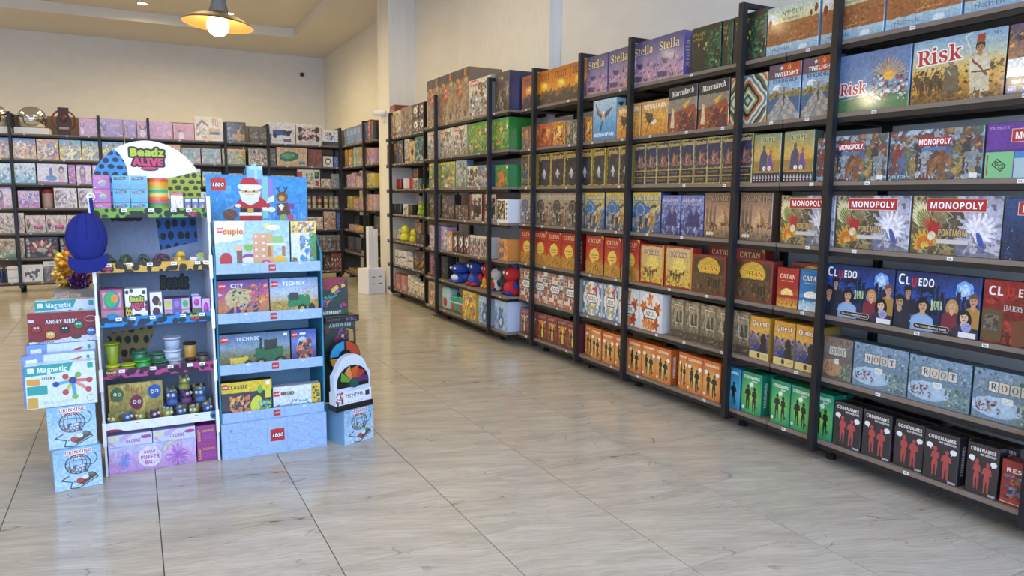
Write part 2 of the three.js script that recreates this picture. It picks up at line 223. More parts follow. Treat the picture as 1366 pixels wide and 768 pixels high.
P('tan_bird', 230, 190, '#c08a3e', 'ochre box with brown perched bird and white title', (g, w, h, r) => { bg(g, w, h, '#c9a060', '#d3a14e', '#c8862f'); T(g, 'WINGSPAN', w * 0.52, h * 0.17, h * 0.19, '#f2ead6', { max: w * 0.86 }); poly(g, '#5b4a3a', [[w * 0.16, h * 0.3], [w * 0.42, h * 0.38], [w * 0.5, h * 0.62], [w * 0.3, h * 0.66], [w * 0.2, h * 0.5]]); poly(g, '#e7ddc8', [[w * 0.36, h * 0.6], [w * 0.55, h * 0.55], [w * 0.6, h * 0.64], [w * 0.46, h * 0.72]]); line(g, '#4b3a2c', 4, [[w * 0.3, h * 0.68], [w * 0.2, h * 0.93]]); clutter(g, w * 0.16, h * 0.34, w * 0.3, h * 0.28, ['#7a654b', '#3f342b', '#8d7554'], 20, r, 0.2); });
P('bazaar', 220, 230, '#2c2a2f', 'dark box with red carpets and white script title', (g, w, h, r) => { R(g, '#2c2b31', 0, 0, w, h); R(g, '#8b8476', 0, h * 0.28, w, h * 0.3); poly(g, '#9c4f33', [[0, h], [w * 0.1, h * 0.6], [w * 0.9, h * 0.42], [w, h * 0.6], [w, h]]); poly(g, '#5e2d33', [[w * 0.35, h], [w * 0.55, h * 0.6], [w * 0.9, h * 0.66], [w, h]]); clutter(g, w * 0.1, h * 0.55, w * 0.9, h * 0.45, ['#b0643a', '#6b2d2b', '#c98a4a', '#3f3a52', '#8a4a2e', '#2f5550'], 60, r, 0.1); poly(g, '#d5c7a2', [[w * 0.1, h * 0.9], [w * 0.15, h * 0.55], [w * 0.22, h * 0.5], [w * 0.25, h * 0.9]]); E(g, '#e0b469', w * 0.17, h * 0.5, 9); poly(g, '#e0b04a', [[w * 0.5, h * 0.42], [w * 0.8, h * 0.3], [w * 0.62, h * 0.5]]); T(g, 'Marrakech', w * 0.5, h * 0.14, h * 0.16, '#f4f1ea', { face: 'serif', font: 'italic bold', max: w * 0.76, rot: -0.06 }); });
P('ripple', 220, 220, '#cbb48a', 'box covered in bright concentric rippled rings', (g, w, h) => { R(g, '#c5b28c', 0, 0, w, h); const cols = ['#b5643f', '#d8caa0', '#3f6f5c', '#2b2b2f', '#d9c9a2', '#3f7ea6', '#ded2ae', '#b5643f', '#262629', '#8da06a', '#e3d7b4', '#2e6b5c', '#d9c9a2']; cols.forEach((c, i) => { g.fillStyle = c; g.beginPath(); const k = 1.5 - i * 0.115; for (let a = 0; a <= 64; a++) { const t = a / 64 * 6.2832, rad = w * 0.5 * k * (1 + 0.14 * Math.cos(4 * t) + 0.05 * Math.cos(8 * t)); g.lineTo(w * 0.5 + Math.cos(t) * rad * 0.92, h * 0.52 + Math.sin(t) * rad); } g.fill(); }); });
P('cold_road', 200, 260, '#3f5f86', 'blue and red box with lone figure on checkered road', (g, w, h, r) => { R(g, '#5d4a5e', 0, 0, w * 0.55, h * 0.26); R(g, '#b04a30', w * 0.45, 0, w * 0.55, h * 0.26); bg2(g, 0, h * 0.26, w, h * 0.3, '#7fa9d2', '#a9c4da'); E(g, '#e6ecf2', w * 0.3, h * 0.42, 30, 14); R(g, '#8d7b4e', 0, h * 0.5, w, h * 0.1); clutter(g, 0, h * 0.46, w, h * 0.16, ['#6f6a3f', '#a8742f', '#4c5a3c', '#8a8f6a'], 30, r, 0.3); R(g, '#9aa0a6', w * 0.34, h * 0.4, w * 0.34, h * 0.12); R(g, '#6d7480', w * 0.47, h * 0.42, w * 0.07, h * 0.1); poly(g, '#a7a49e', [[w * 0.42, h * 0.56], [w * 0.58, h * 0.56], [w * 1.1, h], [-w * 0.1, h]]); for (let j = 0; j < 6; j++) for (let i = 0; i < 6; i++) if ((i + j) & 1) { const t0 = (j / 6) ** 1.4, t1 = ((j + 1) / 6) ** 1.4, f = (t, u) => [w * (0.5 + (u - 0.5) * (0.16 + 1.04 * t)), h * (0.56 + 0.44 * t)]; poly(g, '#8b8a88', [f(t0, i / 6), f(t0, (i + 1) / 6), f(t1, (i + 1) / 6), f(t1, i / 6)]); } poly(g, '#77777c', [[w * 0.48, h * 0.73], [w * 0.53, h * 0.73], [w * 0.42, h * 0.95], [w * 0.36, h * 0.93]]); person(g, '#3a3c44', w * 0.51, h * 0.74, h * 0.2); poly(g, '#f0eee8', starPts(w * 0.4, h * 0.075, 12)); g.strokeStyle = '#e7b53a'; g.lineWidth = 4; g.beginPath(); g.arc(w * 0.62, h * 0.07, 10, -1.2, 2.2); g.stroke(); line(g, '#e7b53a', 4, [[w * 0.6, h * 0.06], [w * 0.67, h * 0.11]]); T(g, 'TWILIGHT', w * 0.55, h * 0.19, h * 0.1, '#f5f2ec', { max: w * 0.74 }); T(g, 'STRUGGLE', w * 0.52, h * 0.3, h * 0.09, '#2f3f58', { max: w * 0.76 }); });
function starPts(x, y, s) { const p = []; for (let i = 0; i < 10; i++) { const a = -1.5708 + i * 0.62832, r = i & 1 ? s * 0.42 : s; p.push([x + Math.cos(a) * r, y + Math.sin(a) * r]); } return p; }
P('war_green', 340, 250, '#56739d', 'wide blue and green box with soldiers and red title', (g, w, h, r) => { bg(g, w, h, '#5d769e', '#7189ac', '#8296ab'); R(g, '#3f6b45', 0, h * 0.74, w, h * 0.26); hills(g, w, h, h * 0.77, '#4f7b4e', r, 0.05); g.strokeStyle = '#9fb2c9'; g.lineWidth = 2; g.beginPath(); g.arc(w * 0.56, h * 0.6, h * 0.27, 0, 7); g.stroke(); clutter(g, w * 0.5, h * 0.42, w * 0.48, h * 0.46, ['#2d4a38', '#c9c9c4', '#8a2e2b', '#3b3f4c', '#e0d8c4', '#5d6f5a', '#a33a30'], 80, r, 0.09); for (let i = 0; i < 14; i++) { const a = -2.9 + i * 0.22; line(g, '#d79a3c', 4, [[w * 0.72, h * 0.45], [w * 0.72 + Math.cos(a) * h * 0.3, h * 0.45 + Math.sin(a) * h * 0.28]]); } E(g, '#e9b44c', w * 0.73, h * 0.46, 26, 18); T(g, 'Risk', w * 0.24, h * 0.6, h * 0.28, '#b5222a', { face: 'serif', stroke: '#f1eee8', sw: 9, max: w * 0.38 }); line(g, '#d8dcd0', 2, [[w * 0.06, h * 0.78], [w * 0.44, h * 0.74]]); });
P('war_gold', 360, 260, '#6a4a24', 'wide golden battlefield box with large red title', (g, w, h, r) => { bg(g, w, h, '#7fa3bd', '#a9bdb8', '#d8b96a', '#b9852f', '#7a5522'); clutter(g, 0, h * 0.46, w, h * 0.54, ['#6b4a22', '#a3752f', '#3f2d1c', '#c99a45', '#8a6030', '#54402a'], 150, r, 0.08); for (let i = 0; i < 9; i++) person(g, ['#4a3a2c', '#5c3f26', '#3a2d22'][i % 3], w * (0.06 + i * 0.035), h * (0.78 + (i % 3) * 0.05), h * 0.26); for (let i = 0; i < 8; i++) line(g, '#5a4222', 2, [[w * (0.05 + i * 0.05), h * 0.72], [w * (0.09 + i * 0.05), h * 0.44]]); person(g, '#5d5648', w * 0.45, h * 0.93, h * 0.58); bust(g, w * 0.45, h * 0.4, h * 0.05, '#6d6650', '#2f241c', '#a87c58'); R(g, '#2f2a26', w * 0.425, h * 0.3, w * 0.05, h * 0.06); line(g, '#d8d0ba', 3, [[w * 0.41, h * 0.52], [w * 0.49, h * 0.66]]); poly(g, '#6a5a42', [[w * 0.38, h * 0.6], [w * 0.52, h * 0.6], [w * 0.55, h * 0.86], [w * 0.35, h * 0.88]]); person(g, '#b7a98c', w * 0.74, h * 1.02, h * 0.86); poly(g, '#c9bd9e', [[w * 0.64, h * 0.6], [w * 0.84, h * 0.56], [w * 0.86, h * 0.9], [w * 0.66, h * 0.94]]); bust(g, w * 0.74, h * 0.24, h * 0.075, '#cfc4a8', '#2a201a', '#a8764f'); line(g, '#7a3a2c', 8, [[w * 0.67, h * 0.42], [w * 0.82, h * 0.66]]); line(g, '#3f3428', 5, [[w * 0.67, h * 0.6], [w * 0.84, h * 0.6]]); rr(g, '#9c3a2e', w * 0.7, h * 0.05, w * 0.08, h * 0.12, 5); clutter(g, 0, h * 0.84, w, h * 0.16, ['#6b4a22', '#3f2d1c', '#8a6030', '#54402a'], 60, r, 0.2); line(g, '#d8d6ce', 5, [[w * 0.66, h * 0.36], [w * 0.58, h * 0.06], [w * 0.67, -4]]); T(g, 'Risk', w * 0.3, h * 0.27, h * 0.33, '#bb2228', { face: 'serif', stroke: '#f3eee6', sw: 10, max: w * 0.5, rot: -0.04 }); T(g, '10+', w * 0.9, h * 0.07, 16, '#2e3f4a'); });
P('dusk_city', 340, 260, '#3c3450', 'box with purple dusk sky over a white band', (g, w, h, r) => { bg(g, w, h, '#5d4b66', '#8f6a5c', '#c98f4a', '#54483f'); clutter(g, 0, h * 0.1, w, h * 0.45, ['#6a5a6a', '#a3763f', '#3d3644', '#d9a34c'], 60, r, 0.12); R(g, '#e3e2e2', 0, h * 0.5, w, h * 0.26); R(g, '#20243a', 0, h * 0.76, w, h * 0.24); T(g, 'THE GAME OF', w * 0.22, h * 0.83, 17, '#e6e6ea'); rr(g, '#5a67b0', w * 0.02, h * 0.88, w * 0.09, h * 0.1, 6); T(g, '18+', w * 0.065, h * 0.93, 15, '#fff'); rr(g, '#3f4a86', w * 0.14, h * 0.88, w * 0.12, h * 0.1, 6); T(g, '2-6', w * 0.2, h * 0.93, 15, '#fff'); });
P('gilt', 150, 230, '#a48a35', 'dark box framed in gilt scrollwork', (g, w, h, r) => { R(g, '#b59a3e', 0, 0, w, h); rr(g, '#3a3532', w * 0.06, h * 0.04, w * 0.88, h * 0.92, 10); clutter(g, w * 0.08, h * 0.1, w * 0.84, h * 0.84, ['#55504c', '#8a7640', '#6a5f68', '#c2a85a', '#463c3a', '#7a5a3a'], 80, r, 0.13); for (const x of [0.3, 0.7]) { g.strokeStyle = '#c9b05a'; g.lineWidth = 4; g.beginPath(); g.arc(w * x, h * 0.88, w * 0.18, 3.14, 6.28); g.stroke(); } });
P('jewel_dark', 160, 230, '#a8933a', 'black box with gold rim and pale glowing figure', (g, w, h, r) => { R(g, '#b09a3c', 0, 0, w, h); rr(g, '#26242a', w * 0.05, h * 0.03, w * 0.9, h * 0.94, 16); clutter(g, w * 0.1, h * 0.3, w * 0.8, h * 0.64, ['#2f2d36', '#3d3a44', '#1e1d22', '#454048'], 40, r, 0.16); poly(g, '#aeb4bd', [[w * 0.5, h * 0.45], [w * 0.68, h * 0.66], [w * 0.58, h * 0.64], [w * 0.54, h * 0.78], [w * 0.44, h * 0.76], [w * 0.42, h * 0.64], [w * 0.28, h * 0.68]]); E(g, '#d5d9df', w * 0.5, h * 0.56, w * 0.07, h * 0.06); T(g, 'Splendor', w * 0.5, h * 0.14, h * 0.17, '#e2c668', { face: 'serif', max: w * 0.84 }); });
P('jewel_navy', 110, 250, '#8f8140', 'narrow navy box with gold rim above two label strips', (g, w, h, r) => { R(g, '#a79442', 0, 0, w, h); R(g, '#2a2f52', w * 0.06, h * 0.03, w * 0.88, h * 0.62); poly(g, '#8a5f48', [[w * 0.14, h * 0.6], [w * 0.42, h * 0.24], [w * 0.55, h * 0.36], [w * 0.8, h * 0.3], [w * 0.86, h * 0.6]]); poly(g, '#c08a58', [[w * 0.3, h * 0.5], [w * 0.5, h * 0.3], [w * 0.6, h * 0.52]]); clutter(g, w * 0.1, h * 0.4, w * 0.8, h * 0.24, ['#3c4470', '#6d4a40', '#23284a', '#a87b58'], 24, r, 0.16); T(g, 'Splendor', w * 0.5, h * 0.1, h * 0.1, '#ecd372', { face: 'serif', max: w * 0.8 }); for (const y of [0.68, 0.84]) { R(g, '#23233a', w * 0.06, h * y, w * 0.88, h * 0.13); scrib(g, '#b09a68', w * 0.16, h * (y + 0.03), w * 0.6, h * 0.06, r, 6); } });
P('duel', 200, 250, '#4a5a52', 'desert box with two figures, zigzag strip along base', (g, w, h, r) => { bg(g, w, h * 0.8, '#7d8a72', '#c9ab58', '#b98d3c'); poly(g, '#c79a45', [[w * 0.62, h * 0.2], [w, h * 0.6], [w * 0.4, h * 0.62]]); R(g, '#9c7c3c', 0, h * 0.56, w, h * 0.22); poly(g, '#4a4668', [[w * 0.22, h * 0.76], [w * 0.26, h * 0.42], [w * 0.4, h * 0.3], [w * 0.52, h * 0.44], [w * 0.5, h * 0.76]]); E(g, '#6d5040', w * 0.39, h * 0.28, 11, 13); poly(g, '#6a4a8c', [[w * 0.52, h * 0.76], [w * 0.56, h * 0.46], [w * 0.66, h * 0.4], [w * 0.76, h * 0.76]]); E(g, '#8a6650', w * 0.64, h * 0.37, 9, 11); T(g, 'DUEL', w * 0.5, h * 0.13, h * 0.12, '#2f5a4a', { stroke: '#c9c08a', sw: 5, max: w * 0.5 }); for (const x of [0.42, 0.6]) { E(g, '#efe9d8', w * x, h * 0.71, 12); T(g, '2', w * x, h * 0.71, 14, '#39312a'); } R(g, '#2a2734', 0, h * 0.8, w, h * 0.2); for (let i = 0; i < 9; i++) { poly(g, '#b9b6bd', [[w * (i + 0.1) / 9, h * 0.92], [w * (i + 0.5) / 9, h * 0.83], [w * (i + 0.9) / 9, h * 0.92]]); E(g, '#d8d5da', w * (i + 0.5) / 9, h * 0.95, 4); } });
P('heroes', 380, 210, '#5c6878', 'crowded steel blue and brown battle box', (g, w, h, r) => { bg(g, w, h, '#8fa3b5', '#7d8c9a', '#56606c'); clutter(g, 0, 0, w, h, ['#4a5a70', '#a9b5c0', '#6d4a3c', '#3a4452', '#8a929a', '#8f6a4a', '#4a5f54', '#b4bcc4', '#6c3a38'], 300, r, 0.12); for (let i = 0; i < 16; i++) { const x = w * (0.04 + i * 0.062), c = ['#39435a', '#7a3230', '#4a5f86', '#5c6a58', '#8d7446', '#2c313c', '#8a949e', '#6a4a3a'][i % 8], y = h * (0.82 + ((i * 7) % 5) * 0.06); person(g, c, x, y, h * (0.5 + ((i * 3) % 4) * 0.06)); line(g, c, 6, [[x, y - h * 0.34], [x + ((i % 3) - 1) * 26, y - h * 0.48]]); } person(g, '#7c5436', w * 0.6, h * 1.16, h * 0.8); for (const k of [-1, 1]) line(g, '#8a5f3c', 17, [[w * (0.6 + k * 0.07), h * 0.6], [w * (0.6 + k * 0.12), h * 0.86]]); clutter(g, w * 0.7, h * 0.3, w * 0.3, h * 0.6, ['#6a5f3c', '#a8924a', '#3a3f4a', '#7c8a92'], 30, r, 0.16); T(g, 'MONOPOLY', w * 0.5, h * 0.26, h * 0.15, '#fff', { max: w * 0.34, stroke: '#a81f26', sw: 14 }); T(g, 'MONOPOLY', w * 0.5, h * 0.26, h * 0.15, '#fff', { max: w * 0.34 }); R(g, '#3a78b0', w * 0.37, h * 0.36, w * 0.26, h * 0.06); T(g, 'HEROES', w * 0.14, h * 0.93, h * 0.11, '#a9d2e6', { max: w * 0.22, stroke: '#24384a', sw: 4 }); R(g, '#e7e7e7', w * 0.88, h * 0.88, w * 0.08, h * 0.09); });
P('purple_board', 340, 210, '#5b2a8c', 'purple box with green GO square and red banner', (g, w, h, r) => { R(g, '#5f2d90', 0, 0, w, h); R(g, '#4b2378', 0, h * 0.48, w, h * 0.06); banner(g, 'MONOPOLY', w * 0.52, h * 0.24, w * 0.52, h * 0.22); R(g, '#7cc08a', 0, h * 0.52, w * 0.29, h * 0.48); g.save(); g.translate(w * 0.15, h * 0.76); g.rotate(0.7); rr(g, null, -20, -13, 40, 26, 2, '#24402c', 4); T(g, 'GO', 0, 0, 24, '#24402c'); g.restore(); line(g, '#b3322c', 4, [[w * 0.03, h * 0.58], [w * 0.03, h * 0.94]]); R(g, '#3a86c4', w * 0.3, h * 0.52, w * 0.34, h * 0.12); R(g, '#a9c6cf', w * 0.3, h * 0.64, w * 0.34, h * 0.36); R(g, '#54707f', w * 0.42, h * 0.74, w * 0.12, h * 0.26); R(g, '#3a86c4', w * 0.66, h * 0.52, w * 0.34, h * 0.12); R(g, '#c9d2ce', w * 0.66, h * 0.64, w * 0.34, h * 0.36); scrib(g, '#c9b6de', w * 0.03, h * 0.06, w * 0.2, h * 0.06, r, 14); });
for (const [k, a, b, c, d, words] of [['train_grey', '#5a544c', '#8f8672', '#4a4640', '#a88a5a', 'grey brown box with locomotive and travellers'], ['train_blue', '#2c4f7c', '#c9b23c', '#2f6aa8', '#d9c24a', 'blue and yellow box with crowd around a locomotive']])
  P(k, 220, 220, a, words, (g, w, h, r) => { bg(g, w, h, b, '#a99f88', a); clutter(g, 0, h * 0.3, w, h * 0.7, [c, a, d, '#3a3734', '#8a5a34', '#b5ab98'], 75, r, 0.11); E(g, c, w * 0.3, h * 0.42, w * 0.24, h * 0.2); g.strokeStyle = d; g.lineWidth = 4; g.beginPath(); g.arc(w * 0.3, h * 0.44, w * 0.14, 0, 7); g.stroke(); for (const [x, s, q] of [[0.32, 0.44, '#2a2c34'], [0.52, 0.4, '#3c3438'], [0.72, 0.46, k === 'train_blue' ? '#a8722c' : '#9a5a34']]) { person(g, q, w * x, h * 0.96, h * s, { dress: true }); E(g, '#c9a58a', w * x, h * (1 - s), 6, 7); } T(g, 'TICKET TO RIDE', w * 0.5, h * 0.15, h * 0.14, k === 'train_blue' ? '#efe3b8' : '#6d4a2c', { face: 'serif', max: w * 0.9, stroke: k === 'train_blue' ? '#23406a' : '#d6cdb6', sw: 5 }); });
P('rift', 180, 220, '#5a5590', 'blue violet box with stormy peak', (g, w, h, r) => { bg(g, w, h, '#6a6f9e', '#8890b8', '#4c5280', '#3c416a'); clutter(g, 0, h * 0.25, w, h * 0.75, ['#4a5082', '#767eac', '#33385c', '#969ec0', '#565c8e'], 70, r, 0.13); poly(g, '#39356a', [[w * 0.2, h * 0.75], [w * 0.45, h * 0.35], [w * 0.6, h * 0.5], [w * 0.75, h * 0.4], [w * 0.9, h * 0.78]]); scrib(g, '#c2bde0', w * 0.08, h * 0.08, w * 0.84, h * 0.13, r, 9); });
P('wonder', 230, 220, '#4a3a30', 'brown box of ancient monuments and pyramid', (g, w, h, r) => { bg(g, w, h, '#6a5648', '#a8856a', '#c9a07a', '#6d5a48'); poly(g, '#c9a276', [[w * 0.62, h * 0.3], [w * 0.86, h * 0.72], [w * 0.42, h * 0.72]]); poly(g, '#96704c', [[w * 0.62, h * 0.3], [w * 0.86, h * 0.72], [w * 0.66, h * 0.72]]); for (const x of [0.06, 0.18, 0.3, 0.9]) { R(g, '#7a624e', w * x, h * 0.34, w * 0.08, h * 0.4); E(g, '#8d7460', w * (x + 0.04), h * 0.32, w * 0.045, h * 0.05); } clutter(g, 0, h * 0.62, w, h * 0.38, ['#4a4038', '#7c6450', '#3a4a34', '#a07c58', '#5d3f34'], 60, r, 0.12); T(g, '7 WONDERS', w * 0.53, h * 0.13, h * 0.15, '#b59a78', { face: 'serif', max: w * 0.88, stroke: '#2f2620', sw: 5 }); for (const [x, q] of [[0.12, '#e0d6c2'], [0.2, '#e0d6c2'], [0.28, '#d8cdb6']]) E(g, q, w * x, h * 0.9, 9); });
P('wing_storm', 370, 240, '#8d8468', 'wide tan box with red and white plumes', (g, w, h, r) => {
  bg(g, w, h, '#6f664a', '#7d7150', '#8f8058'); R(g, '#8a8a98', w * 0.56, 0, w * 0.44, h); clutter(g, 0, 0, w * 0.6, h, ['#8d8058', '#5f573c', '#a3946a', '#4f4934'], 60, r, 0.18); clutter(g, w * 0.52, 0, w * 0.48, h, ['#a0a0b0', '#77788a', '#b9b8c6', '#66677a'], 60, r, 0.18);
  for (let i = 0; i < 12; i++) { const pts = [[w * r(), h * r() * 0.6]]; for (let k = 0; k < 4; k++) pts.push([pts[k][0] + (r() - 0.5) * 70, pts[k][1] + 14 + r() * 12]); line(g, i & 1 ? '#cfc6a8' : '#d6d6e2', 1.8, pts); }
  const fan = (cx, cy, a0, a1, n, len, cols, wd) => { for (let i = 0; i < n; i++) { const a = a0 + (a1 - a0) * i / (n - 1), l = len * (0.72 + 0.28 * Math.sin(3.1 * i / n)); for (let q = 0; q < cols.length; q++) { const t = 1 - q / cols.length; E(g, cols[q], cx + Math.cos(a) * l * t * 0.5, cy + Math.sin(a) * l * t * 0.5, l * t * 0.5, wd * (0.6 + 0.4 * t), a); } } };
  fan(w * 0.28, h * 0.6, -2.75, -1.95, 9, h * 0.62, ['#d8cfa0', '#6a7a3a', '#b52c28', '#c23a30'], 8); fan(w * 0.18, h * 0.86, -3.4, -0.3, 10, h * 0.3, ['#d0a02f', '#c4622a', '#d9b84a'], 8); E(g, '#a82c28', w * 0.28, h * 0.56, w * 0.07, h * 0.12, 0.6); E(g, '#d8cdb0', w * 0.25, h * 0.68, w * 0.04, h * 0.08, 0.5);
  fan(w * 0.76, h * 0.6, -2.9, 0.5, 11, h * 0.5, ['#b5b5cc', '#e6e6ee', '#d2d2e2'], 9); E(g, '#e2e2ec', w * 0.77, h * 0.62, w * 0.06, h * 0.2, -0.4); E(g, '#3c54a8', w * 0.79, h * 0.72, w * 0.032, h * 0.14, -0.4);
  banner(g, 'MONOPOLY', w * 0.5, h * 0.16, w * 0.66, h * 0.2); T(g, 'POKÉMON', w * 0.48, h * 0.62, h * 0.16, '#d8b24a', { max: w * 0.32, stroke: '#3c4468', sw: 8 }); rr(g, '#c9c6c4', w * 0.31, h * 0.73, w * 0.36, h * 0.07, 6); });
P('blue_night', 350, 240, '#22365c', 'dark blue night city box with red banner title', (g, w, h, r) => { bg(g, w, h, '#2c4f86', '#1e3562', '#16233f'); for (let i = 0; i < 16; i++) { const x = r() * w, bh = h * (0.3 + r() * 0.5); R(g, i & 1 ? '#24406e' : '#1a2c50', x, h - bh, w * 0.08, bh); for (let k = 0; k < 8; k++) R(g, '#7fa8d0', x + r() * w * 0.07, h - bh + r() * bh, 3, 4); } banner(g, 'MONOPOLY', w * 0.44, h * 0.17, w * 0.6, h * 0.2); R(g, '#1c1c20', w * 0.3, h * 0.78, w * 0.34, h * 0.16); });
P('sun_red', 190, 240, '#8e2020', 'tall red box with yellow sun over golden fields', (g, w, h, r) => { R(g, '#a8281f', 0, 0, w, h); bg2(g, w * 0.05, h * 0.3, w * 0.9, h * 0.66, '#b5341f', '#c9702a'); E(g, '#e0c75c', w * 0.5, h * 0.52, w * 0.27, h * 0.19); line(g, '#a8531f', 4, [[w * 0.28, h * 0.52], [w * 0.72, h * 0.5]]); line(g, '#a8531f', 3, [[w * 0.3, h * 0.58], [w * 0.62, h * 0.57]]); hills(g, w, h, h * 0.68, '#b58432', r, 0.05); for (let i = 0; i < 8; i++) line(g, i & 1 ? '#8a5a24' : '#d4a445', 6, [[w * (0.1 + i * 0.11), h], [w * (0.45 + i * 0.02), h * 0.72]]); clutter(g, 0, h * 0.76, w, h * 0.24, ['#6d4a20', '#b58a3c', '#54601f', '#8a4a1f'], 24, r, 0.12); T(g, 'CATAN', w * 0.5, h * 0.14, h * 0.14, '#ecd9a0', { face: 'serif', max: w * 0.72 }); line(g, '#d9b877', 2, [[w * 0.2, h * 0.24], [w * 0.8, h * 0.24]]); poly(g, '#e2b93a', [[w * 0.86, 0], [w, 0], [w, h * 0.1]]); }, spineText('#8e2020', 'CATAN', '#e6cf94', 'serif'));
P('sun_pale', 210, 220, '#96241f', 'square red box with pale cliff and walkers under sun', (g, w, h, r) => { R(g, '#9c2820', 0, 0, w, h); bg2(g, w * 0.06, h * 0.05, w * 0.88, h * 0.9, '#c9b184', '#d9b44a', '#8a5a24'); E(g, '#e6cd6a', w * 0.55, h * 0.45, w * 0.24, h * 0.18); clutter(g, w * 0.06, h * 0.55, w * 0.88, h * 0.4, ['#5d3f24', '#a8803c', '#7c5a2c', '#3f3426'], 40, r, 0.13); for (const x of [0.35, 0.45, 0.56]) person(g, '#33291f', w * x, h * 0.82, h * 0.2); T(g, 'CATAN', w * 0.48, h * 0.2, h * 0.14, '#f1e8cf', { face: 'serif', max: w * 0.62, stroke: '#7a2a1c', sw: 6 }); R(g, '#c9962f', w * 0.94, 0, w * 0.06, h); });
P('sun_wide', 240, 195, '#7d2b22', 'brown landscape box with title over dark yellow sun', (g, w, h, r) => { R(g, '#80302a', 0, 0, w, h); R(g, '#4b3626', w * 0.05, h * 0.08, w * 0.9, h * 0.88); E(g, '#c9a53a', w * 0.5, h * 0.32, w * 0.33, h * 0.26); R(g, '#5a422c', w * 0.05, h * 0.46, w * 0.9, h * 0.5); clutter(g, w * 0.05, h * 0.46, w * 0.9, h * 0.5, ['#3a2c20', '#6d5236', '#4a3a2a', '#7d6440', '#2f2620'], 50, r, 0.12); for (let i = 0; i < 5; i++) R(g, '#2c241c', w * (0.5 + i * 0.07), h * (0.55 + r() * 0.08), w * 0.05, h * 0.22); T(g, 'CATAN', w * 0.5, h * 0.33, h * 0.17, '#a8321f', { face: 'serif', max: w * 0.5, stroke: '#e8c94f', sw: 6 }); });
for (const [k, a, b, c, words] of [['sun_small', '#a52a22', '#d9b04a', '#f0d98a', 'small red box with low yellow sun'], ['sea_small', '#1f6ca8', '#dfe8ee', '#f2f2ea', 'small blue box with pale sun over water']])
  P(k, 150, 190, a, words, (g, w, h, r) => { bg(g, w, h, a, a, b); E(g, c, w * 0.5, h * 0.64, w * 0.28, h * 0.13); R(g, a, 0, h * 0.68, w, h * 0.08); clutter(g, 0, h * 0.74, w, h * 0.26, k === 'sun_small' ? ['#8a5a2a', '#c9913a', '#6d2f20'] : ['#dfeaf0', '#4f92c0', '#a9cbe0'], 26, r, 0.14); T(g, 'CATAN', w * 0.5, h * 0.22, h * 0.15, '#f3ead0', { face: 'serif', max: w * 0.74 }); line(g, '#eadfc2', 2, [[w * 0.22, h * 0.33], [w * 0.78, h * 0.33]]); });
function bust(g, x, y, u, cloth, hair, skin, long) {   // head and shoulders, head centre at x, y, u = half head height
  if (long) E(g, hair, x, y + u * 0.5, u * 1.25, u * 1.7); poly(g, cloth, [[x - u * 2, y + u * 5], [x - u * 1.9, y + u * 2], [x - u * 0.6, y + u * 1.25], [x + u * 0.6, y + u * 1.25], [x + u * 1.9, y + u * 2], [x + u * 2, y + u * 5]]); poly(g, skin, [[x - u * 0.35, y + u * 0.6], [x + u * 0.35, y + u * 0.6], [x + u * 0.5, y + u * 1.4], [x, y + u * 2], [x - u * 0.5, y + u * 1.4]]);
  E(g, hair, x, y - u * 0.25, u * 0.95, u * 1.0); E(g, skin, x, y + u * 0.1, u * 0.68, u * 0.9); poly(g, hair, [[x - u * 0.8, y - u * 0.2], [x - u * 0.5, y - u * 0.95], [x + u * 0.6, y - u * 0.95], [x + u * 0.8, y - u * 0.1], [x + u * 0.3, y - u * 0.5]]);
  for (const s of [-1, 1]) { E(g, '#2a201c', x + s * u * 0.28, y + u * 0.05, u * 0.1, u * 0.08); line(g, hair, u * 0.1, [[x + s * u * 0.16, y - u * 0.12], [x + s * u * 0.44, y - u * 0.14]]); } line(g, '#8a3f38', u * 0.13, [[x - u * 0.2, y + u * 0.56], [x + u * 0.2, y + u * 0.56]]); line(g, '#a87c62', u * 0.08, [[x + u * 0.04, y + u * 0.1], [x + u * 0.1, y + u * 0.34]]);
}
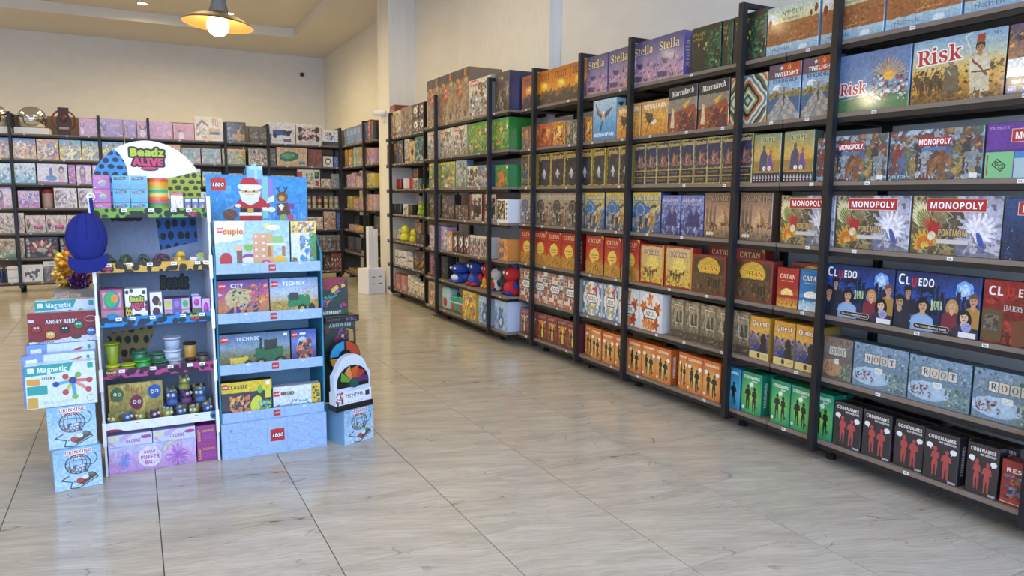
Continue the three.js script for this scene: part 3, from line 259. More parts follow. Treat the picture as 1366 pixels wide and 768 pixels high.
P('mystery', 400, 270, '#1c2850', 'night blue box with six gathered suspects', (g, w, h, r) => {
  bg(g, w, h, '#16244e', '#20489c', '#1b2f62', '#121728'); E(g, '#6f9fe0', w * 0.82, h * 0.24, h * 0.15); E(g, '#b9d0f0', w * 0.82, h * 0.23, h * 0.09); for (let i = 0; i < 9; i++) R(g, '#10182f', w * (0.44 + i * 0.06), h * (0.18 + r() * 0.2), w * 0.045, h * 0.5); clutter(g, 0, h * 0.24, w * 0.5, h * 0.5, ['#121a36', '#234a94', '#182a58', '#0f1428'], 50, r, 0.2); for (let i = 0; i < 4; i++) R(g, '#a9c49a', w * (0.46 + i * 0.033), h * 0.46, w * 0.022, h * 0.15); R(g, '#1c1e28', 0, h * 0.8, w, h * 0.2); clutter(g, 0, h * 0.75, w, h * 0.25, ['#22345c', '#141a2c', '#3a4a6a', '#2a2030'], 40, r, 0.14); illustrate();
  bust(g, w * 0.17, h * 0.36, h * 0.075, '#22242e', '#17120f', '#b08a6a'); bust(g, w * 0.93, h * 0.38, h * 0.09, '#a8803a', '#6a4a30', '#c09470'); bust(g, w * 0.07, h * 0.54, h * 0.1, '#1f2633', '#1b1512', '#b8906e'); bust(g, w * 0.7, h * 0.5, h * 0.085, '#7a2430', '#b58a48', '#d0a684', true); bust(g, w * 0.36, h * 0.56, h * 0.105, '#7fa0cc', '#1f1613', '#c69e80', true); bust(g, w * 0.84, h * 0.66, h * 0.1, '#30283c', '#0f0d12', '#dcb99c', true); poly(g, '#8fb0da', [[w * 0.2, h * 0.86], [w * 0.3, h * 0.72], [w * 0.46, h * 0.74], [w * 0.5, h * 0.9], [w * 0.36, h]]);
  const z = { stroke: '#0c1230', sw: 4 }; T(g, 'C', w * 0.075, h * 0.15, h * 0.25, '#f4f4f2', { ...z, max: w * 0.09 }); T(g, 'L', w * 0.155, h * 0.17, h * 0.19, '#f4f4f2', { ...z, max: w * 0.06 }); T(g, 'U', w * 0.235, h * 0.19, h * 0.21, '#c4282b', { stroke: '#501012', sw: 5, max: w * 0.075 }); T(g, 'EDO', w * 0.38, h * 0.17, h * 0.19, '#f4f4f2', { ...z, max: w * 0.2 });
  rr(g, '#15161c', w * 0.26, h * 0.87, w * 0.42, h * 0.09, 10, '#d9d9d2', 2); T(g, 'The', w * 0.31, h * 0.915, 13, '#f0efe8'); T(g, 'Classic', w * 0.4, h * 0.915, 13, '#e8cf3c'); T(g, 'Mystery Game', w * 0.55, h * 0.915, 13, '#f0efe8', { max: w * 0.21 }); E(g, '#9a9ccc', w * 0.87, h * 0.82, 22); line(g, '#4a4a86', 2, [[w * 0.84, h * 0.8], [w * 0.9, h * 0.8]]); line(g, '#4a4a86', 2, [[w * 0.84, h * 0.84], [w * 0.9, h * 0.84]]); R(g, '#e6e6e8', w * 0.79, h * 0.9, w * 0.19, h * 0.09);
});
P('mystery_red', 350, 260, '#6d1c1a', 'dark red mystery box with brown book and white title', (g, w, h, r) => { bg(g, w, h, '#8d1f1e', '#7a1c1a', '#54201a'); clutter(g, 0, h * 0.2, w, h * 0.8, ['#8f2a22', '#5c1c18', '#a33a2a', '#6a2a20'], 50, r, 0.15); T(g, 'CL', w * 0.13, h * 0.17, h * 0.2, '#f2f0ee', { max: w * 0.16 }); T(g, 'U', w * 0.28, h * 0.17, h * 0.2, '#c4282b', { max: w * 0.09 }); T(g, 'EDO', w * 0.46, h * 0.17, h * 0.18, '#f2f0ee', { max: w * 0.22 }); T(g, 'HARRY POTTER', w * 0.44, h * 0.42, h * 0.12, '#d8cfc4', { face: 'serif', max: w * 0.44, stroke: '#3a1210', sw: 4 }); R(g, '#5f4a2f', 0, h * 0.46, w * 0.22, h * 0.5); rr(g, '#77685a', w * 0.03, h * 0.55, w * 0.15, h * 0.24, 4); clutter(g, w * 0.03, h * 0.55, w * 0.15, h * 0.24, ['#4a5a4a', '#8d8a78', '#3c3a34'], 14, r, 0.3); poly(g, '#74452c', [[w * 0.3, h * 0.62], [w * 0.48, h * 0.56], [w * 0.56, h * 0.94], [w * 0.34, h]]); poly(g, '#96603c', [[w * 0.52, h * 0.58], [w * 0.76, h * 0.6], [w * 0.72, h], [w * 0.54, h]]); });
for (const [k, base, pal, words] of [['mosaic_red', '#cfc7ba', ['#a84032', '#c96a4a', '#5d7f86', '#d9d0c0', '#8a3a32', '#7c98a0', '#e2dcd0', '#4a4a50'], 'square box patterned with red, white and teal tiles'], ['mosaic_star', '#d6d6d8', ['#c9c2b0', '#d9d6d2', '#a9b8c4', '#8fa8c0', '#b9a878'], 'white and blue box with red star flowers'], ['mosaic_orange', '#d8d2ca', ['#c96a2c', '#d98a44', '#b04a2a', '#e2dccf', '#a9503a'], 'white square box with orange flower tiles']])
  P(k, 210, 210, base, words, (g, w, h, r) => { R(g, base, 0, 0, w, h); if (k === 'mosaic_red') { for (let j = 0; j < 9; j++) for (let i = 0; i < 9; i++) { const c = pal[Math.floor(r() * pal.length)], x = i * w / 9, y = j * h / 9, s = w / 9; R(g, c, x + 1, y + 1, s - 2, s - 2); if (r() < 0.6) { const q = pal[Math.floor(r() * pal.length)]; if (r() < 0.5) E(g, q, x + s / 2, y + s / 2, s * 0.3); else poly(g, q, [[x + s / 2, y + 2], [x + s - 2, y + s / 2], [x + s / 2, y + s - 2], [x + 2, y + s / 2]]); } } } else { const star = k === 'mosaic_star'; R(g, star ? '#5f86ad' : '#cfd4d8', 0, 0, w, h); E(g, '#e6e4df', w / 2, h / 2, w * 0.47, h * 0.49); for (const [cx, cy] of star ? [[0.32, 0.24], [0.7, 0.22], [0.34, 0.78], [0.66, 0.78]] : [[0.5, 0.2], [0.2, 0.4], [0.8, 0.4], [0.28, 0.8], [0.72, 0.8], [0.5, 0.86]]) { const c = star ? (cy < 0.5 ? (cx > 0.5 ? '#bf3a30' : '#c98a4a') : '#a9a870') : pal[Math.floor(r() * 3)]; for (let i = 0; i < 6; i++) { const a = i * 1.047 + r() * 0.2; E(g, i & 1 ? c : pal[Math.floor(r() * pal.length)], w * cx + Math.cos(a) * w * 0.09, h * cy + Math.sin(a) * h * 0.09, w * 0.09, h * 0.045, a); } E(g, c, w * cx, h * cy, w * 0.05); } if (star) for (const x of [0.05, 0.95]) for (let i = 0; i < 5; i++) E(g, i & 1 ? '#3f6a98' : '#d9dee2', w * x, h * (0.1 + i * 0.2), w * 0.06, h * 0.06); } const y = k === 'mosaic_orange' ? 0.56 : 0.5; poly(g, '#3a4254', [[w * 0.16, h * y], [w * 0.26, h * (y - 0.14)], [w * 0.74, h * (y - 0.14)], [w * 0.84, h * y], [w * 0.74, h * (y + 0.13)], [w * 0.26, h * (y + 0.13)]]); poly(g, '#efebe4', [[w * 0.19, h * y], [w * 0.28, h * (y - 0.115)], [w * 0.72, h * (y - 0.115)], [w * 0.81, h * y], [w * 0.72, h * (y + 0.105)], [w * 0.28, h * (y + 0.105)]]); T(g, 'AZUL', w * 0.5, h * y, h * 0.15, '#33405c', { face: 'serif', max: w * 0.44 }); });
P('sepia', 140, 230, '#6f6450', 'sepia box with cream framed portrait and stone street', (g, w, h, r) => { bg(g, w, h, '#7a6d56', '#857760', '#5f5646'); clutter(g, 0, 0, w, h, ['#6a5f4c', '#8d8068', '#544b3c', '#9a8c70'], 50, r, 0.14); R(g, '#c9bea4', w * 0.3, h * 0.14, w * 0.6, h * 0.5); R(g, '#8f866f', w * 0.34, h * 0.17, w * 0.52, h * 0.44); poly(g, '#4a443a', [[w * 0.42, h * 0.6], [w * 0.46, h * 0.36], [w * 0.56, h * 0.3], [w * 0.66, h * 0.6]]); E(g, '#b5a184', w * 0.54, h * 0.27, 8, 10); R(g, '#54503f', w * 0.68, h * 0.3, w * 0.14, h * 0.3); scrib(g, '#c2b493', w * 0.08, h * 0.06, w * 0.8, h * 0.06, r, 9); R(g, '#4d4638', 0, h * 0.78, w, h * 0.22); clutter(g, 0, h * 0.78, w, h * 0.22, ['#6f654f', '#8a7d62', '#3f3a30'], 24, r, 0.16); });
P('quest', 150, 240, '#b58f3c', 'amber and blue box with robed figure, cream tray strip', (g, w, h, r) => { bg(g, w, h, '#c98f2f', '#d9a54a', '#39407c', '#2a2f64'); clutter(g, 0, h * 0.36, w, h * 0.44, ['#3a4a96', '#2c2f60', '#5a64a8', '#7c6a3c', '#22244c'], 44, r, 0.14); poly(g, '#2a2622', [[w * 0.54, h * 0.8], [w * 0.6, h * 0.42], [w * 0.76, h * 0.32], [w * 0.88, h * 0.5], [w * 0.9, h * 0.8]]); E(g, '#c9a27c', w * 0.74, h * 0.33, 8, 10); line(g, '#d8cf9a', 3, [[w * 0.2, h * 0.3], [w * 0.6, h * 0.62]]); T(g, 'Quest', w * 0.5, h * 0.16, h * 0.15, '#f4efe0', { face: 'serif', stroke: '#6d4a1c', sw: 5, max: w * 0.78 }); R(g, '#d6c27c', 0, h * 0.82, w, h * 0.18); E(g, '#4a3a30', w * 0.5, h * 0.9, 12, 14); scrib(g, '#7c6433', w * 0.66, h * 0.86, w * 0.28, h * 0.08, r, 5); });
for (const [k, a, b, words] of [['wood_blue', '#7d97ad', '#a9c2d6', 'blue grey box of forest pond with lettered title plates'], ['wood_rust', '#7c6a5a', '#b08a62', 'rust brown forest box with lettered title plates']])
  P(k, 320, 230, '#4f6272', words, (g, w, h, r) => { bg(g, w, h * 0.5, a, '#6a7f8c'); R(g, k === 'wood_blue' ? '#6f8698' : '#6a5f52', 0, h * 0.4, w, h * 0.6); clutter(g, 0, 0, w, h * 0.46, k === 'wood_blue' ? ['#566c7c', '#8aa0b2', '#4a5f6c', '#73899a', '#9cb0c0'] : ['#8a5f3c', '#5d5448', '#a8703f', '#6f6a5c'], 110, r, 0.1); E(g, b, w * 0.34, h * 0.72, w * 0.36, h * 0.2); clutter(g, w * 0.04, h * 0.6, w * 0.36, h * 0.24, ['#6d4a48', '#8a6058', '#54403f', '#a07a6a'], 26, r, 0.16); clutter(g, w * 0.62, h * 0.56, w * 0.36, h * 0.4, ['#6f8a72', '#55706a', '#8fa38a', '#495d5c', '#a8b5a0'], 40, r, 0.16); for (let i = 0; i < 4; i++) { R(g, '#4a5560', w * (0.22 + i * 0.145) - 2, h * 0.22 - 2, w * 0.13 + 4, h * 0.2 + 4); R(g, ['#d6d2c4', '#cfc8b6', '#c2bcae', '#d0cbbd'][i], w * (0.22 + i * 0.145), h * 0.22, w * 0.13, h * 0.2); T(g, 'ROOT'[i], w * (0.285 + i * 0.145), h * 0.325, h * 0.17, ['#3a4650', '#8a5a44', '#5a6a4a', '#3a4650'][i], { face: 'serif' }); } R(g, '#dfe0da', w * 0.42, h * 0.5, w * 0.14, h * 0.12); line(g, '#7d868c', 1.5, [[w * 0.44, h * 0.54], [w * 0.54, h * 0.54]]); line(g, '#7d868c', 1.5, [[w * 0.44, h * 0.58], [w * 0.52, h * 0.58]]); });
const agents = (key, a, b, sil, words, sub, bubbles, side) => P(key, 150, 215, side, words, (g, w, h, r) => { if (b) { R(g, a, 0, 0, w, h); const k = g.createRadialGradient(w * 0.5, h * 0.6, 6, w * 0.5, h * 0.55, w * 0.75); k.addColorStop(0, b); k.addColorStop(1, a); g.fillStyle = k; g.fillRect(0, 0, w, h); } else R(g, a, 0, 0, w, h); T(g, 'CODENAMES', w * 0.5, h * 0.12, h * 0.1, '#f4f2ee', { max: w * 0.8 }); if (sub) T(g, sub, w * 0.66, h * 0.2, h * 0.055, '#f4f2ee', { max: w * (sub.length > 6 ? 0.5 : 0.26) }); person(g, sil, w * 0.34, h * 0.9, h * 0.6, { dress: sub !== 'DUET' }); person(g, sil, w * 0.66, h * 0.93, h * 0.6, { lean: 0.1, dress: sub === 'DUET' }); if (bubbles) for (const [x, y] of bubbles) { E(g, '#eef2f4', w * x, h * y, w * 0.1, h * 0.055); poly(g, '#eef2f4', [[w * x - 6, h * y + 6], [w * x + 6, h * y + 6], [w * x + (x < 0.5 ? 10 : -10), h * y + 18]]); } if (key === 'agents_dark') R(g, '#a9b4c0', w * 0.74, h * 0.93, w * 0.22, h * 0.045); else { E(g, '#d6e6e6', w * 0.12, h * 0.87, 9); E(g, '#3a4a4c', w * 0.78, h * 0.82, 6, 9); } }, (g, w, h) => { R(g, side, 0, 0, w, h); T(g, 'CODENAMES', w / 2, h / 2, w * 0.42, '#e6e2da', { rot: -Math.PI / 2, max: h * 0.6 }); });
agents('agents_orange', '#c96a24', '#e8c77a', '#2e2620', 'orange box with two dark silhouettes', null, [[0.2, 0.3], [0.84, 0.32]], '#b55a20');
agents('agents_blue', '#1f7fae', '#6fc4d8', '#16242e', 'blue box with two dark silhouettes', null, null, '#1d6f98');
agents('agents_green', '#138a63', '#9bd45a', '#15231d', 'green box with two dark silhouettes and one bubble', 'DUET', [[0.5, 0.28]], '#0f7558');
agents('agents_dark', '#2f2c2e', null, '#b04a4a', 'charcoal box with two red silhouettes', 'DEEP UNDERCOVER', [[0.16, 0.3], [0.85, 0.34]], '#1f1d24');
P('agents_plum', 150, 215, '#6d2f34', 'plum box with glowing yellow figure', (g, w, h, r) => { bg(g, w, h, '#7c3a3f', '#6a2c33', '#8f4a2c', '#54222a'); E(g, '#d99a35', w * 0.5, h * 0.52, w * 0.3, h * 0.26); poly(g, '#e8c84a', [[w * 0.4, h * 0.88], [w * 0.46, h * 0.34], [w * 0.56, h * 0.34], [w * 0.62, h * 0.88]]); person(g, '#33191c', w * 0.36, h * 0.9, h * 0.52); person(g, '#3a1c1f', w * 0.68, h * 0.9, h * 0.54); for (const x of [0.2, 0.82]) E(g, '#d9b9a8', w * x, h * 0.3, 11, 8); scrib(g, '#d6b0a4', w * 0.12, h * 0.09, w * 0.76, h * 0.08, r, 8); line(g, '#d98a3c', 5, [[w * 0.06, h * 0.82], [w * 0.3, h * 0.98]]); });
P('rebels', 240, 210, '#6d1f20', 'red framed box with steel blue scene, white title', (g, w, h, r) => { R(g, '#8a2826', 0, 0, w, h); clutter(g, w * 0.06, h * 0.3, w * 0.9, h * 0.54, ['#3f4c62', '#6d7c94', '#2c3240', '#9a6a3c', '#54607a'], 50, r, 0.16); E(g, '#b58a4a', w * 0.72, h * 0.5, w * 0.14, h * 0.22); E(g, '#c9a084', w * 0.72, h * 0.55, w * 0.08, h * 0.14); T(g, 'THE', w * 0.5, h * 0.1, h * 0.11, '#f2eeea'); T(g, 'RESISTANCE', w * 0.5, h * 0.22, h * 0.13, '#f2eeea', { max: w * 0.86 }); R(g, '#a83a34', 0, h * 0.86, w, h * 0.05); R(g, '#d8c8c0', 0, h * 0.93, w, h * 0.02); });

// ---------------------------------------------------------------- prints: other racks (small in the picture)
// busy(key, w, h, side, ground colours, palette, words, extra)
const busy = (key, w, h, side, ground, pal, words, extra) => P(key, w, h, side, words, (g, W, H, r) => { bg(g, W, H, ...ground); clutter(g, W * 0.04, H * 0.12, W * 0.92, H * 0.84, pal, 46, r, 0.14); if (extra) extra(g, W, H, r); });
busy('kraft_tall', 120, 170, '#7d6a58', ['#5a4a40', '#9c8468', '#a38a6c'], ['#9a7f62', '#8a6f55', '#b09878'], 'tall kraft carton with red orange armoured figure', (g, w, h, r) => { R(g, '#4a3f3a', 0, 0, w, h * 0.2); R(g, '#c9702f', w * 0.72, h * 0.02, w * 0.1, h * 0.16); clutter(g, w * 0.2, h * 0.2, w * 0.4, h * 0.4, ['#b0482c', '#c9663c', '#8a3a2a', '#d98a5a'], 40, r, 0.2); clutter(g, w * 0.1, h * 0.5, w * 0.4, h * 0.45, ['#54505a', '#6d6268', '#8a4a3c', '#7c7074'], 40, r, 0.16); E(g, '#4a3f38', w * 0.8, h * 0.88, 10); });
busy('melee_white', 200, 170, '#b5b0aa', ['#d6d2cc', '#b9b6b2', '#9a9694'], ['#8a8a90', '#e2ded6', '#6d5a4c', '#b59a4a', '#4a5a6c', '#c9c4bc', '#7c3a34'], 'pale grey box crowded with grey and gold fighters', (g, w, h) => { T(g, 'MARVEL', w * 0.28, h * 0.1, h * 0.11, '#fff', { stroke: '#a82420', sw: 10, max: w * 0.34 }); });
busy('melee_dark', 170, 170, '#2f2c54', ['#4a3f44', '#3a3236', '#2c2628'], ['#6d5a4a', '#8d7a64', '#3f3836', '#a8927a', '#54443c', '#5a5f6c'], 'dark brown crowded battle box with indigo spine');
busy('pixel_green', 190, 130, '#2a7c30', ['#4c8f38', '#6a9c38', '#3f7a30'], ['#8a6a40', '#c9a84a', '#3f7a34', '#9aa0a4', '#6fc23c'], 'bright green box with blocky landscape', (g, w, h, r) => { for (let i = 0; i < 40; i++) R(g, ['#6fb53a', '#a8702f', '#d8c23c', '#5a5f64', '#e2e2dc', '#2f6f2c'][Math.floor(r() * 6)], Math.floor(r() * 19) * 10, 30 + Math.floor(r() * 9) * 10, 10, 10); });
busy('jungle', 130, 130, '#8a8a4a', ['#d6c23c', '#7a9a54', '#b08a3c'], ['#4a7a5c', '#c99a3c', '#8a4a34', '#5a8aa0', '#d9cf9a'], 'yellow green box with jungle explorers');
busy('spirit', 110, 130, '#5f6f8c', ['#9aa8b5', '#b5b0a8', '#7c8a6a'], ['#c9c4b0', '#5a7a54', '#8a6a8c', '#a8b5c4'], 'pale lilac box with green spirit');
busy('hermit', 100, 110, '#b9b4a4', ['#d6d2c2', '#cfc9b6'], ['#5a503f', '#8a7f68', '#3f3a34'], 'cream box with lone brown figure');
busy('gang', 130, 110, '#4a6484', ['#6d8aa8', '#8a8f9a'], ['#c9b5a0', '#3f4c5c', '#a8785a', '#dfd8ce', '#5a6a80'], 'blue grey box with group of faces');
busy('nerve_green', 160, 110, '#27803f', ['#318a40', '#287a38'], ['#2f4a34', '#d98a2f', '#6a7a70', '#c96a2c'], 'green box with orange brain picture', (g, w, h) => { E(g, '#d07a34', w * 0.52, h * 0.55, w * 0.17, h * 0.26); E(g, '#e8f0e8', w * 0.92, h * 0.12, 9); });
busy('grim', 140, 110, '#2a2524', ['#3a3230', '#2c2624'], ['#6d5f54', '#8a7a6a', '#4a3a34', '#9c8c7c', '#5c4038'], 'black brown box with grim figures');
busy('grim_low', 150, 80, '#4a3c34', ['#5a4a40', '#3a302c'], ['#a8907a', '#7c5a48', '#c9b59c', '#4f3c34'], 'low brown box with pale panels');
busy('steam', 120, 120, '#6d3a30', ['#d6cdbc', '#c2b8a4'], ['#3a3632', '#5a4f48'], 'cream box with black locomotive and maroon edge', (g, w, h) => { R(g, '#7a3c34', 0, 0, w * 0.16, h); R(g, '#2c2a28', w * 0.34, h * 0.42, w * 0.5, h * 0.3); E(g, '#2c2a28', w * 0.42, h * 0.78, 12); E(g, '#2c2a28', w * 0.7, h * 0.78, 12); R(g, '#2c2a28', w * 0.4, h * 0.2, w * 0.08, h * 0.24); });
busy('saint', 140, 110, '#e2e2e6', ['#24201e', '#1c1816'], ['#c9b47a', '#8a7a50', '#e2d8b0'], 'white framed black box with golden figure', (g, w, h) => { rr(g, null, 3, 3, w - 6, h - 6, 2, '#e6e6ea', 9); R(g, '#eceef0', w * 0.74, 0, w * 0.26, h); for (let i = 0; i < 4; i++) E(g, '#4a5a78', w * 0.87, h * (0.2 + i * 0.2), 7); R(g, '#eceef0', 0, h * 0.84, w, h * 0.16); });
busy('lavender', 80, 110, '#a89ac4', ['#b5a8d2', '#9a8cbc'], ['#d6cfe6', '#7c6ca4', '#d9c24a', '#c2b4de'], 'lavender display carton');
busy('peach', 80, 80, '#c9885a', ['#d99a68', '#d6cfc4'], ['#e8c4a0', '#b5683c', '#efe6dc'], 'peach and white small carton');
busy('collect', 80, 100, '#1c1c20', ['#26262a', '#1e1e22'], ['#d9d9d6', '#8a8a90', '#b5302c', '#3a3a42'], 'black window carton with pale oval panel', (g, w, h) => { E(g, '#dcdcd8', w * 0.5, h * 0.45, w * 0.28, h * 0.24); E(g, '#8a3a34', w * 0.5, h * 0.47, w * 0.12, h * 0.14); });
busy('pinstripe', 90, 100, '#c9c4bc', ['#d6d2ca', '#b9b4ac'], ['#8a3f3c', '#5a544f', '#cfa08a', '#3f4a5c'], 'small pale carton with red and dark panels');
busy('paw', 150, 100, '#c9853c', ['#d4934a', '#cc8840'], ['#e0b070', '#c07a34'], 'orange carton with four violet emblems', (g, w, h) => { for (const [x, y] of [[0.22, 0.3], [0.5, 0.3], [0.22, 0.74], [0.5, 0.74]]) E(g, '#4a4a8c', w * x, h * y, w * 0.08, h * 0.13); R(g, '#e0a868', 0, h * 0.49, w, h * 0.03); });
busy('bear_blue', 120, 120, '#c2cfe4', ['#a9c4e6', '#8ab0de'], ['#7aa2d8', '#b9d0ee'], 'light blue box with seated bear shape', (g, w, h, r) => { E(g, '#3a6aa8', w * 0.52, h * 0.7, w * 0.22, h * 0.24); E(g, '#4a7cba', w * 0.52, h * 0.4, w * 0.13, h * 0.12); E(g, '#2f5a98', w * 0.43, h * 0.28, 8); E(g, '#2f5a98', w * 0.62, h * 0.28, 8); E(g, '#d9e6f4', w * 0.52, h * 0.72, w * 0.1, h * 0.12); g.save(); g.translate(w * 0.12, h * 0.9); g.rotate(-1.57); scrib(g, '#2f5a98', 0, -6, h * 0.7, 14, r, 8); g.restore(); });
busy('dino_yellow', 120, 110, '#d2b03a', ['#dcc24a', '#c9a832'], ['#4a8a9c', '#b5503a', '#e6d88a', '#5f8a3c', '#c96f2c'], 'yellow box with dinosaur drawings');
busy('pattern_bag', 90, 110, '#b59a7c', ['#c9b094', '#c2a080'], ['#b5503c', '#5a8a7a', '#dccaa8', '#8a5a3c'], 'tan patterned bag');
busy('script_violet', 90, 110, '#3a1f34', ['#4a2440', '#36192e'], ['#a86a98', '#6a3a5c'], 'dark plum box with pink lettering', (g, w, h, r) => { g.save(); g.translate(w * 0.3, h * 0.9); g.rotate(-1.57); scrib(g, '#d8a8c8', 0, -8, h * 0.8, 22, r, 7); g.restore(); });
// rack beside the pillar
busy('oxblood', 60, 110, '#7c3a2a', ['#803c2c', '#6d3226'], ['#8f4a36', '#5f2c22', '#c9b59c'], 'tall oxblood red box');
busy('oval_cream', 80, 100, '#b9a890', ['#d2c8b4', '#c4b8a2'], ['#9a8c74', '#b5a88e'], 'cream box with carved oval', (g, w, h) => { g.strokeStyle = '#7c6f5a'; g.lineWidth = 5; g.beginPath(); g.ellipse(w / 2, h * 0.42, w * 0.3, h * 0.3, 0, 0, 7); g.stroke(); R(g, '#8a4a3a', 0, h * 0.84, w, h * 0.1); });
busy('umber_rows', 100, 100, '#7d6656', ['#8d7460', '#77604f'], ['#5f4a3e', '#a88f76', '#6d4038'], 'umber box with three standing figures');
busy('black_gold', 90, 90, '#14141a', ['#1c1b22', '#141318'], ['#3a3436', '#a88a5a', '#54443c'], 'black box with gold emblem');
busy('diamond', 70, 90, '#c9ab62', ['#d6bc7c', '#c9a658'], ['#e0cc96', '#c49c50'], 'straw box with dark diamond', (g, w, h) => poly(g, '#4a3a30', [[w * 0.5, h * 0.24], [w * 0.78, h * 0.5], [w * 0.5, h * 0.76], [w * 0.22, h * 0.5]]));
busy('teal_arch', 90, 90, '#35564f', ['#4a7068', '#2c463f'], ['#7aa096', '#24383a', '#5c8478', '#a8c0b0'], 'teal box with pale arches');
busy('blaster', 130, 70, '#d9d6d0', ['#dedbd4', '#d2cec6'], ['#c4c0b8', '#dedad2'], 'long white box with brown toy rifle', (g, w, h) => { line(g, '#5a3a30', 7, [[w * 0.1, h * 0.5], [w * 0.86, h * 0.4]]); line(g, '#5a3a30', 6, [[w * 0.3, h * 0.5], [w * 0.24, h * 0.8]]); });
busy('racer_dark', 110, 80, '#3a1f22', ['#4a2a2c', '#2c2024'], ['#8a8a9a', '#6d2a28', '#c9a03c', '#4a4a5c'], 'maroon box with silver vehicle');
busy('rosy_bag', 90, 80, '#a8605a', ['#b56a62', '#9a5650'], ['#d2a090', '#8a4540', '#c98a7c'], 'rosy patterned paper bag');
busy('white_bottle', 60, 90, '#d6d2c8', ['#e0dcd2', '#d2cdc0'], ['#5a5448', '#b59a4a', '#8a8478'], 'white box with dark bottle');
// back racks
busy('party_gold', 130, 120, '#b5902f', ['#4a5a9c', '#d9b04a', '#c99a34'], ['#e0c26a', '#8a5a2c', '#d9d2b8', '#a8702f'], 'golden party game box under blue heading');
busy('party_orange', 130, 120, '#c07a30', ['#d99a3c', '#d0a04a'], ['#7a8aa0', '#e8d8a0', '#a84a34', '#5a6a8c', '#efe6cc'], 'orange party game box with cartoon faces');
busy('party_sun', 130, 120, '#d0b040', ['#5a9ac0', '#e0cc5a', '#dcc040'], ['#efe4b0', '#8a8a5c', '#c07a40', '#7aa8c0', '#5a5a54'], 'yellow and blue party game box');
busy('lab_white', 130, 120, '#a9c0c4', ['#d9dfe0', '#c9d6d8', '#5a9aa4'], ['#8aa8b4', '#e6e8e8', '#5f7f98', '#b5c4ca'], 'white and aqua science kit box');
busy('wheel_craft', 170, 120, '#b9b0c0', ['#dcdadc', '#d2ccd4'], ['#d9d6da', '#c9c4cc', '#e6e4e6'], 'white craft kit box with blue wheel, child portrait', (g, w, h) => { R(g, '#8a3f7c', 0, h * 0.9, w, h * 0.1); E(g, '#4a78a8', w * 0.44, h * 0.72, w * 0.2, h * 0.14); R(g, '#6a3a78', w * 0.4, h * 0.2, w * 0.1, h * 0.4); E(g, '#5a4034', w * 0.8, h * 0.3, w * 0.1, h * 0.2); E(g, '#d0a88c', w * 0.8, h * 0.34, w * 0.06, h * 0.13); R(g, '#c9a0a8', w * 0.7, h * 0.52, w * 0.2, h * 0.34); });
busy('magenta_pack', 60, 120, '#94346c', ['#a8407c', '#94346c'], ['#c98ab0', '#7c2a5c', '#e0c4d4'], 'magenta craft kit box');
busy('girl_pink', 110, 120, '#c9a0b4', ['#dcc4cc', '#d2b0bc'], ['#dcd0d4', '#c29aa8', '#e6d8dc'], 'rose craft kit box with long-haired child', (g, w, h) => { E(g, '#6d4a34', w * 0.42, h * 0.42, w * 0.2, h * 0.32); E(g, '#d6ae92', w * 0.42, h * 0.36, w * 0.11, h * 0.15); R(g, '#a86a8a', w * 0.26, h * 0.64, w * 0.34, h * 0.34); R(g, '#8a3464', 0, 0, w, h * 0.1); });
busy('bead_jars', 130, 100, '#7c4a8a', ['#c9a8c4', '#b58ab4'], ['#7c3a8a', '#e0cce0', '#c94a7c', '#5a5aa8', '#d99ab0'], 'violet and pink bead set box');
busy('pale_craft', 130, 110, '#c4b8b8', ['#e0d8d4', '#d6ccc8'], ['#b0a09c', '#8a9a84', '#cfc4c0', '#8a6a8a'], 'pale craft kit box with patterned beads', (g, w, h) => { E(g, '#6d4a38', w * 0.13, h * 0.4, w * 0.09, h * 0.26); E(g, '#d6b096', w * 0.13, h * 0.36, w * 0.055, h * 0.13); });
busy('pink_makeup', 120, 100, '#b9a0a8', ['#ddd2d4', '#d2c4c8', '#7aa098'], ['#cfc0c4', '#e2dadc', '#b59aa0'], 'white beauty kit box with hot pink compact', (g, w, h) => { E(g, '#5a3f34', w * 0.14, h * 0.5, w * 0.08, h * 0.3); E(g, '#d6ae94', w * 0.14, h * 0.42, w * 0.05, h * 0.13); R(g, '#b02a6c', w * 0.42, h * 0.58, w * 0.42, h * 0.22); R(g, '#d97aa0', w * 0.5, h * 0.62, w * 0.26, h * 0.08); });
busy('stones_wood', 110, 110, '#4a8a6a', ['#c9c0ac', '#b9ae98', '#3f8a6a'], ['#a87c50', '#5a8fa8', '#8a6a44', '#d6ccb8'], 'cream box with wooden stones, green base');
busy('nails_black', 200, 120, '#1e1c1e', ['#262224', '#1c1a1c'], ['#3a3436', '#8a8a8c', '#5a544f'], 'black kit box with red fan of bottles', (g, w, h) => { for (let i = 0; i < 7; i++) { g.save(); g.translate(w * 0.5, h * 0.78); g.rotate(-1.1 + i * 0.37); R(g, i & 1 ? '#c9c4bc' : '#b5402f', -8, -h * 0.66, 16, h * 0.3); g.restore(); } E(g, '#a8a8a4', w * 0.5, h * 0.62, w * 0.16, h * 0.12); E(g, '#8a9a54', w * 0.88, h * 0.72, 14); E(g, '#c98a94', w * 0.7, h * 0.88, 12); for (let i = 0; i < 5; i++) E(g, '#b5b0a8', w * 0.08, h * (0.15 + i * 0.18), 9); });
busy('optics_white', 130, 110, '#d2cfc8', ['#e0ddd6', '#d9d5cc'], ['#dedad2', '#cfcac0'], 'white box with black optical parts', (g, w, h, r) => { for (let i = 0; i < 9; i++) E(g, '#2a2826', w * (0.15 + r() * 0.7), h * (0.2 + r() * 0.65), 6 + r() * 10, 5 + r() * 8, r() * 3); });
